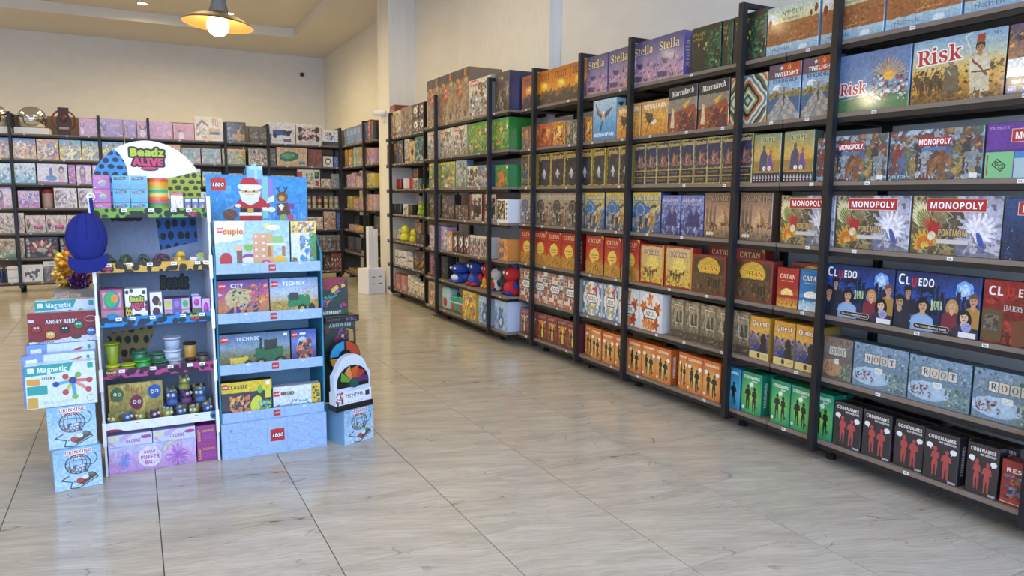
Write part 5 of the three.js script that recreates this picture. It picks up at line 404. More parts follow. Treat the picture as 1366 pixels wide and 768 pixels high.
P('forest_tall', 130, 230, '#2c7a3c', 'upright white box with yellow strip, green spine', (g, w, h, r) => { R(g, '#cfdcec', 0, 0, w, h); R(g, '#d6b82f', 0, 0, w, h * 0.24); clutter(g, w * 0.06, h * 0.02, w * 0.86, h * 0.2, ['#4a5a34', '#a8482f', '#e0d6b0', '#3a4a5c', '#7c5a3c'], 26, r, 0.26); R(g, '#3f8a3f', w * 0.72, h * 0.24, w * 0.28, h * 0.76); clutter(g, w * 0.35, h * 0.27, w * 0.55, h * 0.7, ['#2f86c4', '#5aa8d8', '#8a5a3c', '#4a7a3c', '#c9b89a', '#a8482f'], 46, r, 0.2); clutter(g, w * 0.04, h * 0.74, w * 0.24, h * 0.2, ['#7c5a3c', '#4a6a3c', '#a8823c'], 14, r, 0.4); });
const brickHead = (g, w, h, text, c) => { R(g, '#c22a24', w * 0.03, h * 0.07, h * 0.15, h * 0.13); T(g, 'LEGO', w * 0.03 + h * 0.075, h * 0.135, h * 0.055, '#fff', { font: 'italic bold' }); T(g, text, w * 0.17 + h * 0.1, h * 0.14, h * 0.13, c, { align: 'left', max: undefined, font: 'bold' }); };
P('space_city', 230, 200, '#5a3460', 'violet and tan box with dust storm and stunt bike', (g, w, h, r) => { bg(g, w, h, '#4a3a7c', '#a8507c', '#b57a4a', '#8a5f4a'); E(g, '#b9a878', w * 0.4, h * 0.45, w * 0.25, h * 0.26); clutter(g, w * 0.3, h * 0.16, w * 0.5, h * 0.34, ['#2a5a44', '#3f7a5a', '#1e3a34', '#c9a05a'], 22, r, 0.14); clutter(g, w * 0.35, h * 0.5, w * 0.5, h * 0.4, ['#3f2f6d', '#54408a', '#c96f2c', '#2c2448'], 30, r, 0.16); clutter(g, w * 0.6, h * 0.1, w * 0.4, h * 0.5, ['#d98a3c', '#c05a6a', '#e0b04a'], 18, r, 0.16); poly(g, '#3a2a5c', [[w * 0.06, h * 0.9], [w * 0.32, h * 0.62], [w * 0.3, h * 0.9]]); brickHead(g, w, h, 'CITY', '#e6e2ec'); T(g, '5+', w * 0.06, h * 0.34, 16, '#f0e6ea'); });
P('harvester', 230, 200, '#54708a', 'blue sky box with green harvester in wheat', (g, w, h, r) => { bg(g, w, h, '#6a8ab4', '#a9bcd0', '#b59a64', '#8a7438'); R(g, '#a38a44', 0, h * 0.56, w, h * 0.44); clutter(g, 0, h * 0.56, w, h * 0.44, ['#c9a83c', '#8a7434', '#b5933c', '#6d6230'], 60, r, 0.1); R(g, '#d2b43a', w * 0.04, h * 0.78, w * 0.55, h * 0.1); rr(g, '#1f7a4c', w * 0.36, h * 0.42, w * 0.46, h * 0.3, 8); R(g, '#2c3a3c', w * 0.4, h * 0.36, w * 0.18, h * 0.2); E(g, '#26282a', w * 0.66, h * 0.78, 24); E(g, '#d2b43a', w * 0.66, h * 0.78, 11); E(g, '#26282a', w * 0.86, h * 0.74, 17); line(g, '#b5a060', 7, [[w * 0.72, h * 0.46], [w * 0.95, h * 0.16]]); brickHead(g, w, h, 'TECHNIC', '#dfe6ee'); });
P('tractor', 300, 180, '#3a4a3c', 'long box with green tractor towing yellow trailer', (g, w, h, r) => { bg(g, w, h, '#3f5f86', '#7c94a8', '#6d6a3c', '#4a4a2c'); clutter(g, 0, h * 0.5, w, h * 0.5, ['#5c5a34', '#7c7440', '#3c3f2a', '#8a8448'], 50, r, 0.1); R(g, '#c9b43a', w * 0.14, h * 0.62, w * 0.26, h * 0.16); rr(g, '#1e5f3c', w * 0.5, h * 0.4, w * 0.4, h * 0.34, 8); R(g, '#26302f', w * 0.62, h * 0.2, w * 0.2, h * 0.26); R(g, '#22282a', w * 0.56, h * 0.14, w * 0.03, h * 0.3); for (const [x, s] of [[0.4, 19], [0.58, 24], [0.86, 27]]) { E(g, '#1f2122', w * x, h * 0.8, s); E(g, '#cdb03a', w * x, h * 0.8, s * 0.5); } brickHead(g, w, h, 'TECHNIC', '#c9d2da'); R(g, '#e2e2e0', w * 0.9, h * 0.06, 18, 12); });
P('mech', 130, 180, '#2c3a6d', 'small blue violet box with orange robot suit', (g, w, h, r) => { bg(g, w, h, '#2f4a94', '#6a7fc0', '#54407c', '#4a2f54'); E(g, '#a9c0ea', w * 0.5, h * 0.42, 34, 40); clutter(g, w * 0.2, h * 0.26, w * 0.62, h * 0.66, ['#3a3036', '#c9702f', '#8a4a34', '#26242c', '#d9a04a', '#6d3a3c'], 46, r, 0.2); brickHead(g, w, h, '', '#fff'); R(g, '#dfe4ee', w * 0.34, h * 0.09, w * 0.24, 9); });
P('neon_classic', 230, 180, '#26262c', 'black box with yellow heading and neon brick toys', (g, w, h, r) => { R(g, '#2a2b33', 0, 0, w, h); R(g, '#d6bc1f', 0, 0, w, h * 0.28); R(g, '#c22a24', w * 0.02, h * 0.05, 26, 24); T(g, 'LEGO', w * 0.02 + 13, h * 0.05 + 12, 9, '#fff', { font: 'italic bold' }); T(g, 'CLASSIC', w * 0.32, h * 0.14, 24, '#2a2418'); clutter(g, w * 0.16, h * 0.36, w * 0.4, h * 0.6, ['#d98a3c', '#e07a9a', '#c96f2c', '#d9b04a', '#e69a5a'], 40, r, 0.14); E(g, '#c9d22f', w * 0.68, h * 0.62, 26, 40, 0.3); clutter(g, w * 0.72, h * 0.54, w * 0.26, h * 0.42, ['#3a9ad2', '#8ac43a', '#2f7ab0', '#c9d22f'], 30, r, 0.18); R(g, '#c9d22f', w * 0.86, h * 0.26, 26, 40); E(g, '#6ab03a', w * 0.76, h * 0.24, 12, 20); R(g, '#e6e6e2', w * 0.88, h * 0.04, 18, 18); });
P('sea_white', 240, 140, '#c9d4e0', 'low white box with sea scene and yellow end panel', (g, w, h, r) => { bg(g, w, h, '#d6dee8', '#c4d4e4'); R(g, '#6aa8d2', 0, h * 0.66, w * 0.8, h * 0.34); clutter(g, w * 0.08, h * 0.5, w * 0.7, h * 0.46, ['#3a94b0', '#d9b47a', '#5ab08a', '#c46a5a', '#e2dcd0', '#8a6ab0'], 40, r, 0.14); R(g, '#c22a24', w * 0.02, h * 0.16, 26, 24); T(g, 'LEGO', w * 0.02 + 13, h * 0.16 + 12, 9, '#fff', { font: 'italic bold' }); ['#c4302a', '#2f7ab0', '#d9b02f', '#3f9a4a', '#c4302a'].forEach((c, i) => T(g, 'MARIO'[i], w * (0.2 + i * 0.05), h * 0.26, 22, c, { stroke: '#2a2a30', sw: 3 })); R(g, '#d0b428', w * 0.8, 0, w * 0.2, h); clutter(g, w * 0.82, h * 0.1, w * 0.16, h * 0.8, ['#4a4a2c', '#7c6a2c', '#2c2c24'], 20, r, 0.3); });
// stacks beside the displays
P('bingo', 190, 190, '#7fa8c4', 'light blue box with wire bingo cage and red lettering', (g, w, h, r) => { bg(g, w, h, '#8ab8d8', '#a4c8e0', '#b9d4e6'); T(g, 'DRINKING', w * 0.52, h * 0.1, 22, '#b52f2a', { stroke: '#eef2f6', sw: 5, max: w * 0.56 }); T(g, 'BINGO', w * 0.5, h * 0.2, 18, '#b52f2a', { stroke: '#eef2f6', sw: 5, max: w * 0.34 }); g.strokeStyle = '#26303c'; g.lineWidth = 3.5; g.beginPath(); g.ellipse(w * 0.5, h * 0.4, w * 0.26, h * 0.23, 0, 0, 7); g.stroke(); g.lineWidth = 2; for (const k of [0.18, 0.1]) { g.beginPath(); g.ellipse(w * 0.5, h * 0.4, w * k, h * 0.23, 0, 0, 7); g.stroke(); g.beginPath(); g.ellipse(w * 0.5, h * 0.4, w * 0.26, h * k, 0, 0, 7); g.stroke(); } clutter(g, w * 0.3, h * 0.42, w * 0.4, h * 0.2, ['#d9dde0', '#26303c', '#8a6a3c', '#4a5a78', '#c9cdd2', '#3a4660'], 46, r, 0.22); g.strokeStyle = '#26303c'; g.lineWidth = 3.5; g.beginPath(); g.arc(w * 0.74, h * 0.3, h * 0.16, -1, 1.4); g.stroke(); line(g, '#1e2834', 4, [[w * 0.3, h * 0.66], [w * 0.14, h * 0.74], [w * 0.36, h * 0.82], [w * 0.32, h * 0.96], [w * 0.5, h * 0.98], [w * 0.9, h * 0.78], [w * 0.84, h * 0.68], [w * 0.4, h * 0.82]]); poly(g, '#54402f', [[w * 0.44, h * 0.84], [w * 0.76, h * 0.66], [w * 0.9, h * 0.74], [w * 0.58, h * 0.92]]); E(g, '#b5402f', w * 0.52, h * 0.8, 14, 11); E(g, '#e0e2e2', w * 0.64, h * 0.74, 13, 10); E(g, '#4a7a6a', w * 0.76, h * 0.68, 12, 9); });
P('magnet', 260, 190, '#c9d4d8', 'white box with coloured ball and stick construction', (g, w, h, r) => { R(g, '#d4e0e6', 0, 0, w, h); poly(g, '#2f9c94', [[0, h * 0.02], [w * 0.68, 0], [w * 0.62, h * 0.2], [0, h * 0.26]]); rr(g, '#dfe8e8', w * 0.04, h * 0.07, 24, 22, 3); T(g, 'Magnetic', w * 0.38, h * 0.13, 30, '#eef4f2', { max: w * 0.42 }); T(g, 'sticks', w * 0.32, h * 0.32, 18, '#3a4446'); R(g, '#d99a3c', w * 0.02, h * 0.32, w * 0.18, h * 0.14); R(g, '#2f9c94', w * 0.02, h * 0.48, w * 0.28, h * 0.2); R(g, '#c9a03c', w * 0.02, h * 0.74, w * 0.14, h * 0.24); R(g, '#2f9c94', w * 0.88, h * 0.04, w * 0.08, h * 0.12); const hub = [w * 0.66, h * 0.42]; for (const [x, y, c, d] of [[0.42, 0.48, '#6aa8d0', '#2f4a8c'], [0.55, 0.68, '#b5c45a', '#b5484a'], [0.9, 0.44, '#c9706a', '#b5484a'], [0.88, 0.66, '#d98a78', '#b54a52'], [0.56, 0.32, '#d9c05a', '#b54a4a'], [0.74, 0.3, '#9ac48a', '#7ca85a'], [0.68, 0.8, '#5a94c8', '#7ab04a']]) { line(g, c, 14, [hub, [w * x, h * y]]); E(g, d, w * x, h * y, 12); } E(g, '#2c4488', hub[0], hub[1], 15); g.strokeStyle = '#a8a03c'; g.lineWidth = 2; g.beginPath(); g.arc(w * 0.9, h * 0.86, 14, 0, 7); g.stroke(); scrib(g, '#9aa8ac', w * 0.24, h * 0.84, w * 0.4, h * 0.08, r, 14); });
P('planner', 260, 200, '#6d8cc4', 'periwinkle box with white panel behind the magnet box', (g, w, h, r) => { R(g, '#7a98cc', 0, 0, w, h); R(g, '#cfdde6', w * 0.3, 0, w * 0.7, h); rr(g, '#e2e8f0', w * 0.06, h * 0.08, 40, 22, 3); scrib(g, '#dfe6f0', w * 0.04, h * 0.3, w * 0.2, h * 0.1, r, 5); line(g, '#b5543f', 7, [[w * 0.66, h * 0.16], [w * 0.8, h * 0.1]]); E(g, '#4a9a74', w * 0.9, h * 0.1, 6, 8); });
P('flock', 240, 130, '#7c1f24', 'dark red card pack with five round coloured tokens', (g, w, h, r) => { bg(g, w, h, '#8a2428', '#7c1c22'); poly(g, '#c9ccd2', [[0, h], [0, h * 0.94], [w * 0.4, h * 0.88], [w, h * 0.74], [w, h]]); T(g, 'ANGRY BIRDS', w * 0.48, h * 0.3, 24, '#f0eeea', { stroke: '#2a1416', sw: 4, max: w * 0.46 }); for (const [x, y, c] of [[0.12, 0.5, '#9c2a2a'], [0.31, 0.72, '#d0a43a'], [0.52, 0.56, '#26222a'], [0.72, 0.44, '#2f7a4a'], [0.9, 0.68, '#3a6aa8']]) { E(g, '#2c1418', w * x, h * y, 19); E(g, c, w * x, h * y, 16); E(g, '#d9d6d2', w * x - 5, h * y - 4, 4); E(g, '#d9d6d2', w * x + 5, h * y - 4, 4); } E(g, '#4a3a34', w * 0.68, h * 0.82, 18, 12); R(g, '#c9d0d6', w * 0.01, h * 0.2, 20, 12); g.strokeStyle = '#d6ccc8'; g.lineWidth = 2; g.beginPath(); g.ellipse(w * 0.9, h * 0.26, 20, 12, 0, 0, 7); g.stroke(); T(g, 'GAME PACK', w * 0.24, h * 0.95, 10, '#3a2a2c'); });
const keys = (g, w, y0, y1, r, n) => { const cols = ['#7c2f54', '#2f5a9c', '#24487c', '#6a4a9c', '#2f9a5a', '#c9b44a', '#d9743c', '#8a6ac0', '#b53a40', '#2f8fb0']; for (let i = 0; i < n; i++) { const s = 15 + r() * 17; g.save(); g.translate(w * (0.1 + ((i * 0.37) % 1) * 0.8), y0 + (y1 - y0) * ((i * 0.61) % 1)); g.rotate(r() * 3); rr(g, '#16181c', -s - 3, -s * 0.5 - 3, s * 2 + 6, s + 6, 13); rr(g, cols[i % 10], -s, -s * 0.5, s * 2, s, 11); g.restore(); } };
P('memory', 190, 230, '#3a4a3c', 'black memory game card with coloured curved keys', (g, w, h, r) => { R(g, '#2c3a36', 0, 0, w, h); poly(g, '#8a2f44', [[0, 0], [w, 0], [w * 0.7, h * 0.3], [0, h * 0.3]]); keys(g, w, h * 0.2, h * 0.8, r, 16); R(g, '#35503c', 0, h * 0.84, w, h * 0.16); T(g, 'MEMORY', w * 0.42, h * 0.92, 26, '#e6e8e6', { max: w * 0.66 }); });
P('memory_flip', 190, 440, '#33403a', 'tall memory game card', (g, w, h, r) => { R(g, '#2c3a36', 0, 0, w, h); keys(g, w, h * 0.12, h * 0.6, r, 24); R(g, '#46583a', 0, 0, w, h * 0.1); T(g, 'MEMORY', w * 0.5, h * 0.05, 28, '#c9dce6', { max: w * 0.7, rot: Math.PI }); E(g, '#b58a4a', w * 0.84, h * 0.22, 16, 40); });
P('arch_game', 230, 60, '#d4d8de', '', (g, w, h, r) => { R(g, '#dde2ea', 0, 0, w, h); for (let i = 0; i < 26; i++) poly(g, ['#7c2f5c', '#a8486c', '#3a3440', '#c9743c'][i % 4], (([x, y, s]) => [[x, y - s], [x + s, y], [x, y + s], [x - s, y]])([r() * w * 0.22, r() * h, 4 + r() * 5])); scrib(g, '#33343c', w * 0.26, h * 0.2, w * 0.5, h * 0.3, r, 9); R(g, '#24262c', w * 0.82, h * 0.2, 26, 22); for (let i = 0; i < 5; i++) poly(g, ['#c96a3c', '#7a9a3c', '#7c2f5c', '#d9b03c', '#3a6aa0'][i], [[w * (0.34 + i * 0.09), h * 0.74], [w * (0.36 + i * 0.09), h * 0.86], [w * (0.32 + i * 0.09), h * 0.86]]); });
P('flat_game', 200, 40, '#1e1b22', 'flat black game box with violet logo', (g, w, h, r) => { R(g, '#211e26', 0, 0, w, h); scrib(g, '#a88ac0', w * 0.62, h * 0.2, w * 0.3, h * 0.6, r, 5); scrib(g, '#8a8a92', w * 0.06, h * 0.3, w * 0.36, h * 0.3, r, 12); });
P('price', 64, 40, '#e8e8e6', '', (g, w, h) => { R(g, '#eeeeec', 0, 0, w, h); R(g, '#5a5c66', w * 0.18, h * 0.3, w * 0.14, h * 0.4); R(g, '#5a5c66', w * 0.38, h * 0.3, w * 0.1, h * 0.4); R(g, '#5a5c66', w * 0.54, h * 0.3, w * 0.14, h * 0.4); R(g, '#9a9ca4', w * 0.76, h * 0.5, w * 0.1, h * 0.2); });
finishSheets();

// ---------------------------------------------------------------- the room
const XW = 3.65, XL = -6.0, ZB = -15.4, ZF = 1.3, HS = 4.2, HC = 4.36;   // right and left wall, back wall, shop front, soffit, ceiling
{
  // floor: stone tiles on a grout bed, 0.6 m grid
  const floor = struct('floor', box(XW - XL + 0.4, 0.12, ZF - ZB + 0.4, (XW + XL) / 2, -0.064, (ZF + ZB) / 2), M.grout);
  const r = rng(77), variants = [];
  for (let k = 0; k < 14; k++) {
    const s = 0.5958, g = new THREE.BoxGeometry(s, 0.012, s), u = g.attributes.uv, ou = r(), ov = r();
    for (let i = 0; i < u.count; i++) u.setXY(i, ou + u.getX(i) * 0.2, ov + u.getY(i) * 0.2);
    variants.push(g);
  }
  const rest = [];
  for (let i = -11; i <= 6; i++) for (let j = -22; j <= 9; j++) {
    const x = 0.04 + (i + 0.5) * 0.6, z = -2.613 + (j + 0.5) * 0.6; if (x < XL || x > XW || z < ZB || z > ZF) continue;
    const g = variants[Math.floor(r() * variants.length)], inView = x > -2.2 && z < -0.5 && z > -12.9 && x < -z * 1.75 + 0.6 && x > z * 0.2 - 0.6;
    if (inView) part(floor, 'tile', g, M.tile, [x, -0.006, z]); else rest.push(g.clone().translate(x, -0.006, z));
  }
  const o = part(floor, 'outer_tiles', merge(rest), M.tile); o.userData.kind = 'stuff';
  const wr = struct('wall_right', box(0.2, 4.6, ZF - ZB + 0.4, XW + 0.1, 2.3, (ZF + ZB) / 2), M.wall);
  part(wr, 'pilaster', box(0.38, 4.19, 0.5, 3.46, 2.095, -10.25), M.wall);
  part(wr, 'pilaster', box(0.12, 4.19, 2.13, 3.59, 2.095, -7.095), M.wall);
  struct('wall_left', box(0.2, 4.6, ZF - ZB + 0.4, XL - 0.1, 2.3, (ZF + ZB) / 2), M.wall);
  struct('wall_back', box(XW - XL, 4.6, 0.2, (XW + XL) / 2, 2.3, ZB - 0.1), M.wall);
  const w = XW - XL, cx = (XW + XL) / 2;
  const wx0 = -5.4, wx1 = 3.3, wh = 3.95, wb = 0.9;   // glazed shop front
  struct('wall_front', merge([box(w, 4.6 - wh, 0.2, cx, (4.6 + wh) / 2, ZF + 0.1), box(wx0 - XL, wh, 0.2, (wx0 + XL) / 2, wh / 2, ZF + 0.1), box(XW - wx1, wh, 0.2, (XW + wx1) / 2, wh / 2, ZF + 0.1), box(wx1 - wx0, wb, 0.2, (wx0 + wx1) / 2, wb / 2, ZF + 0.1)]), M.wall);
  const n = 5, ow = (wx1 - wx0) / n, ph = wh - wb, py = wb + ph / 2;
  for (let k = 0; k < n; k++) {
    const x0 = wx0 + ow * k, win = struct('window_' + (k + 1), box(ow - 0.1, ph - 0.1, 0.008, x0 + ow / 2, py, ZF + 0.1), M.glass);
    part(win, 'window_frame', merge([box(0.05, ph, 0.08, x0 + 0.025, py, ZF + 0.1), box(0.05, ph, 0.08, x0 + ow - 0.025, py, ZF + 0.1), box(ow, 0.05, 0.08, x0 + ow / 2, wb + 0.025, ZF + 0.1), box(ow, 0.05, 0.08, x0 + ow / 2, wh - 0.025, ZF + 0.1)]), M.frameGrey);
  }
  struct('pavement', box(40, 0.1, 14, cx, -0.1, ZF + 7.2), M.pavement);
  // tray ceiling with a lower rim along the walls
  const inner = { x0: XL + 0.95, x1: 2.74, z0: -13.7, z1: ZF - 0.7 };
  const c = struct('ceiling', box(w + 0.4, 0.2, ZF - ZB + 0.4, cx, HC + 0.1, (ZF + ZB) / 2), M.ceiling);
  part(c, 'soffit', box(w, HC - HS, inner.z0 - ZB, cx, (HC + HS) / 2, (inner.z0 + ZB) / 2), M.ceiling);
  part(c, 'soffit', box(w, HC - HS, ZF - inner.z1, cx, (HC + HS) / 2, (inner.z1 + ZF) / 2), M.ceiling);
  part(c, 'soffit', box(XW - inner.x1, HC - HS, inner.z1 - inner.z0, (XW + inner.x1) / 2, (HC + HS) / 2, (inner.z0 + inner.z1) / 2), M.ceiling);
  part(c, 'soffit', box(inner.x0 - XL, HC - HS, inner.z1 - inner.z0, (XL + inner.x0) / 2, (HC + HS) / 2, (inner.z0 + inner.z1) / 2), M.ceiling);
}

// ---------------------------------------------------------------- lamps
const bulbGlow = new THREE.MeshStandardMaterial({ color: '#fff3dc', emissive: new THREE.Color().setRGB(1, 0.86, 0.62), emissiveIntensity: 22, roughness: 0.3 });
const spotGlow = new THREE.MeshStandardMaterial({ color: '#ffffff', emissive: new THREE.Color().setRGB(1, 0.88, 0.7), emissiveIntensity: 7, roughness: 0.4 });
const brass = mat('#6e4f26', 0.5, { metalness: 0.3 }), lampGrey = mat('#6f6862', 0.55), ringWhite = mat('#e6e4df', 0.5);
function pendant(x, y, z, tilt, label) {
  const L = thing('pendant_lamp', label, 'lamp', [x, y, z], 0, 'pendant lamps in a row');
  const head = new THREE.Group(); head.name = 'lamp_head'; head.rotation.z = tilt; L.add(head);
  const prof = [[0.034, 0.112], [0.05, 0.06], [0.075, 0.048], [0.125, 0.036], [0.175, 0.012], [0.186, 0.0], [0.184, 0.003], [0.173, 0.016], [0.123, 0.041], [0.072, 0.053], [0.044, 0.066], [0.03, 0.112]].map((p) => new THREE.Vector2(...p));
  part(head, 'shade', new THREE.LatheGeometry(prof, 48), brass);
  part(head, 'socket_cup', new THREE.LatheGeometry([[0, 0.172], [0.026, 0.17], [0.034, 0.15], [0.04, 0.135], [0.036, 0.132], [0.05, 0.075], [0.052, 0.06], [0, 0.06]].map((p) => new THREE.Vector2(...p)), 32), lampGrey);
  part(head, 'bulb', new THREE.LatheGeometry([[0, -0.062], [0.02, -0.059], [0.042, -0.046], [0.056, -0.024], [0.0585, -0.002], [0.054, 0.02], [0.04, 0.04], [0.024, 0.055], [0.02, 0.066]].map((p) => new THREE.Vector2(...p)), 32), bulbGlow);
  part(L, 'cord', new THREE.CylinderGeometry(0.004, 0.004, HC - y - 0.17, 8), M.black, [0, (HC - y + 0.17) / 2, 0]);
  part(L, 'cord_grip', new THREE.CylinderGeometry(0.006, 0.011, 0.045, 12), M.black, [0, 0.19, 0]);
  part(L, 'ceiling_rose', new THREE.CylinderGeometry(0.05, 0.055, 0.03, 24), M.black, [0, HC - y - 0.015, 0]);
  const l = new THREE.PointLight(WARM, PENDANT_POWER, 0, 2); l.position.set(0, -0.01, 0); l.castShadow = true; l.shadow.radius = 3; L.add(l);
}
[[-4.46, -0.07, 'brass pendant lamp with globe bulb hung above the toy displays'], [-3.2, 0, 'brass pendant lamp with globe bulb hung nearer the shop front'], [-1.94, 0, 'brass pendant lamp with globe bulb hung nearer the shop front'], [-0.68, 0, 'brass pendant lamp with globe bulb hung nearer the shop front']].forEach(([z, t, l]) => pendant(0.478, 2.345, z, t, l));
for (const z of [-13.1, -12.0, -9.2, -6.4]) for (const x of [-3.4, -0.94 + 1.25, 1.58]) {
  const D = thing('downlight', 'round recessed downlight in the tray ceiling', 'downlight', [x, HC, z], 0, 'recessed ceiling downlights');
  part(D, 'trim_ring', new THREE.LatheGeometry([[0.066, -0.001], [0.09, -0.001], [0.088, -0.008], [0.068, -0.006]].map((p) => new THREE.Vector2(...p)), 32), ringWhite);
  part(D, 'lens', new THREE.CylinderGeometry(0.067, 0.067, 0.006, 32), spotGlow, [0, -0.0035, 0]);
  const l = new THREE.SpotLight(WARM_DOWN, DOWNLIGHT_POWER, 0, 86 * DEG, 0.5, 2); l.position.set(0, -0.03, 0); l.target.position.set(0, -2, 0); l.castShadow = true; l.shadow.radius = 3; D.add(l); D.add(l.target);
}

// ---------------------------------------------------------------- steel racks
const BY = [2.204, 1.845, 1.503, 1.167, 0.81, 0.476, 0.135], TH = -Math.PI / 2;
const rackInfo = {};
const tagGeo = cardBox(0.026, 0.016, 0.0012, { front: prints.price.front, side: prints.price.side, i: prints.price.i }, 0.0002);
function rack(key, short, label, turn, front, a0, a1, posts, boards, opt = {}) {
  const len = a1 - a0 - 0.004, mid = (a0 + a1) / 2, depth = opt.depth || 0.4, side = turn === 0;
  const R0 = thing('shelving_rack', label, 'rack', side ? [mid, 0, front] : [front, 0, mid], turn);
  const post = box(0.036, 2.45, 0.036), arm = box(0.03, 0.028, depth + 0.034), foot = merge([box(0.044, 0.05, 0.05, 0, 0.06, 0), new THREE.CylinderGeometry(0.02, 0.028, 0.036, 12).translate(0, 0.018, 0)]);
  posts.forEach((p, n) => {
    const x = p - mid; if (!(opt.noFront && opt.noFront.includes(n))) { part(R0, 'post', post, M.steel, [x, 1.305, 0.019]); if (!(opt.noArm || []).includes(n)) part(R0, 'top_arm', arm, M.steel, [x, 2.516, -depth / 2 + 0.001]); }
    part(R0, 'rear_post', post, M.steel, [x, 1.305, -depth - 0.019]); part(R0, 'bottom_arm', arm, M.steel, [x, 0.094 - 0.014, -depth / 2 + 0.001]);
    for (const z of [-0.14, -depth + 0.05]) part(R0, 'foot', foot, M.rubber, [x + 0.0, -0.012 + 0.012, z]);
  });
  const b = new THREE.BoxGeometry(len, 0.021, depth), rail = merge([box(len, 0.025, 0.028, 0, -0.0235, depth / 2 - 0.017), box(len, 0.025, 0.028, 0, -0.0235, -depth / 2 + 0.017)]);
  const rt = rng(key.length * 977 + Math.round(len * 1000)); for (let i = 0; i < b.attributes.uv.count; i++) b.attributes.uv.setXY(i, b.attributes.uv.getX(i) * len, b.attributes.uv.getY(i) * 0.4);
  boards.forEach((y, n) => {
    const B = part(R0, 'shelf_board', b, M.board, [0, y - 0.0105, -depth / 2]);
    part(B, 'rail', rail, M.steel);
    posts.forEach((p) => part(B, 'bracket', box(0.026, 0.022, depth - 0.066), M.steel, [p - mid, -0.022, 0]));
    if (!opt.noTags) { let t = -len / 2 + 0.08 + rt() * 0.15; const gap = opt.tagGap || [0.26, 0.5]; while (t < len / 2 - 0.05) { if (!posts.some((p) => Math.abs(p - mid - t) < 0.045)) part(B, 'price_tag', tagGeo, printMat(prints.price, true), [t, -0.0096, depth / 2 + 0.0008]); t += gap[0] + rt() * gap[1]; } }
  });
  if (opt.panel) part(R0, 'back_panel', box(len, 2.4, 0.012, 0, 1.33, -depth - 0.046), C('#7a6f62', 0.85));
  rackInfo[key] = { short, turn, front, boards };
  return R0;
}
rack('U1', 'long rack', 'black steel rack section stocked with red tile-patterned boxes, beside the forward-set rack', TH, 3.203, -5.99, -4.622, [-5.69, -4.94], BY);
rack('U2', 'long rack', 'black steel rack section whose bottom shelf turns from orange to green boxes', TH, 3.203, -4.618, -2.922, [-4.29, -3.235], BY);
rack('U3', 'long rack', 'black steel rack section with charcoal silhouette boxes along its bottom shelf', TH, 3.203, -2.918, -1.22, [-2.585, -1.53], BY);
rack('L', 'forward-set rack', 'black steel rack set forward of its neighbours, holding plush toys', TH, 3.085, -8.14, -5.996, [-7.73, -6.35], BY, { noArm: [0] });
rack('M', 'pillar rack', 'black steel rack beside the white pillar, holding mugs', TH, 3.203, -9.97, -8.147, [-9.72, -8.38], BY, { tagGap: [0.1, 0.14] });
const BB = [2.235, 1.885, 1.545, 1.2, 0.85, 0.495, 0.15];
rack('B1', 'back rack', 'black steel rack across the back with a mirrored dome on top', 0, -12.3, -1.765, -0.045, [-1.444, -0.363], BB, { panel: true, tagGap: [0.25, 0.4] });
rack('B2', 'back rack', 'black steel rack across the back topped by pink doll boxes', 0, -12.3, -0.04, 1.675, [0.28, 1.353], BB, { panel: true, tagGap: [0.25, 0.4] });
rack('B3', 'back rack', 'black steel rack across the back topped by toy car kits', 0, -12.3, 1.68, 3.6, [1.993, 3.156], BB, { panel: true, tagGap: [0.25, 0.4] });
rack('S', 'corner rack', 'black steel corner rack topped with slim blue boxed sets', TH, 3.19, -12.24, -10.53, [-10.96, -11.9], BB, { noFront: [1], panel: true, depth: 0.38, tagGap: [0.25, 0.4] });

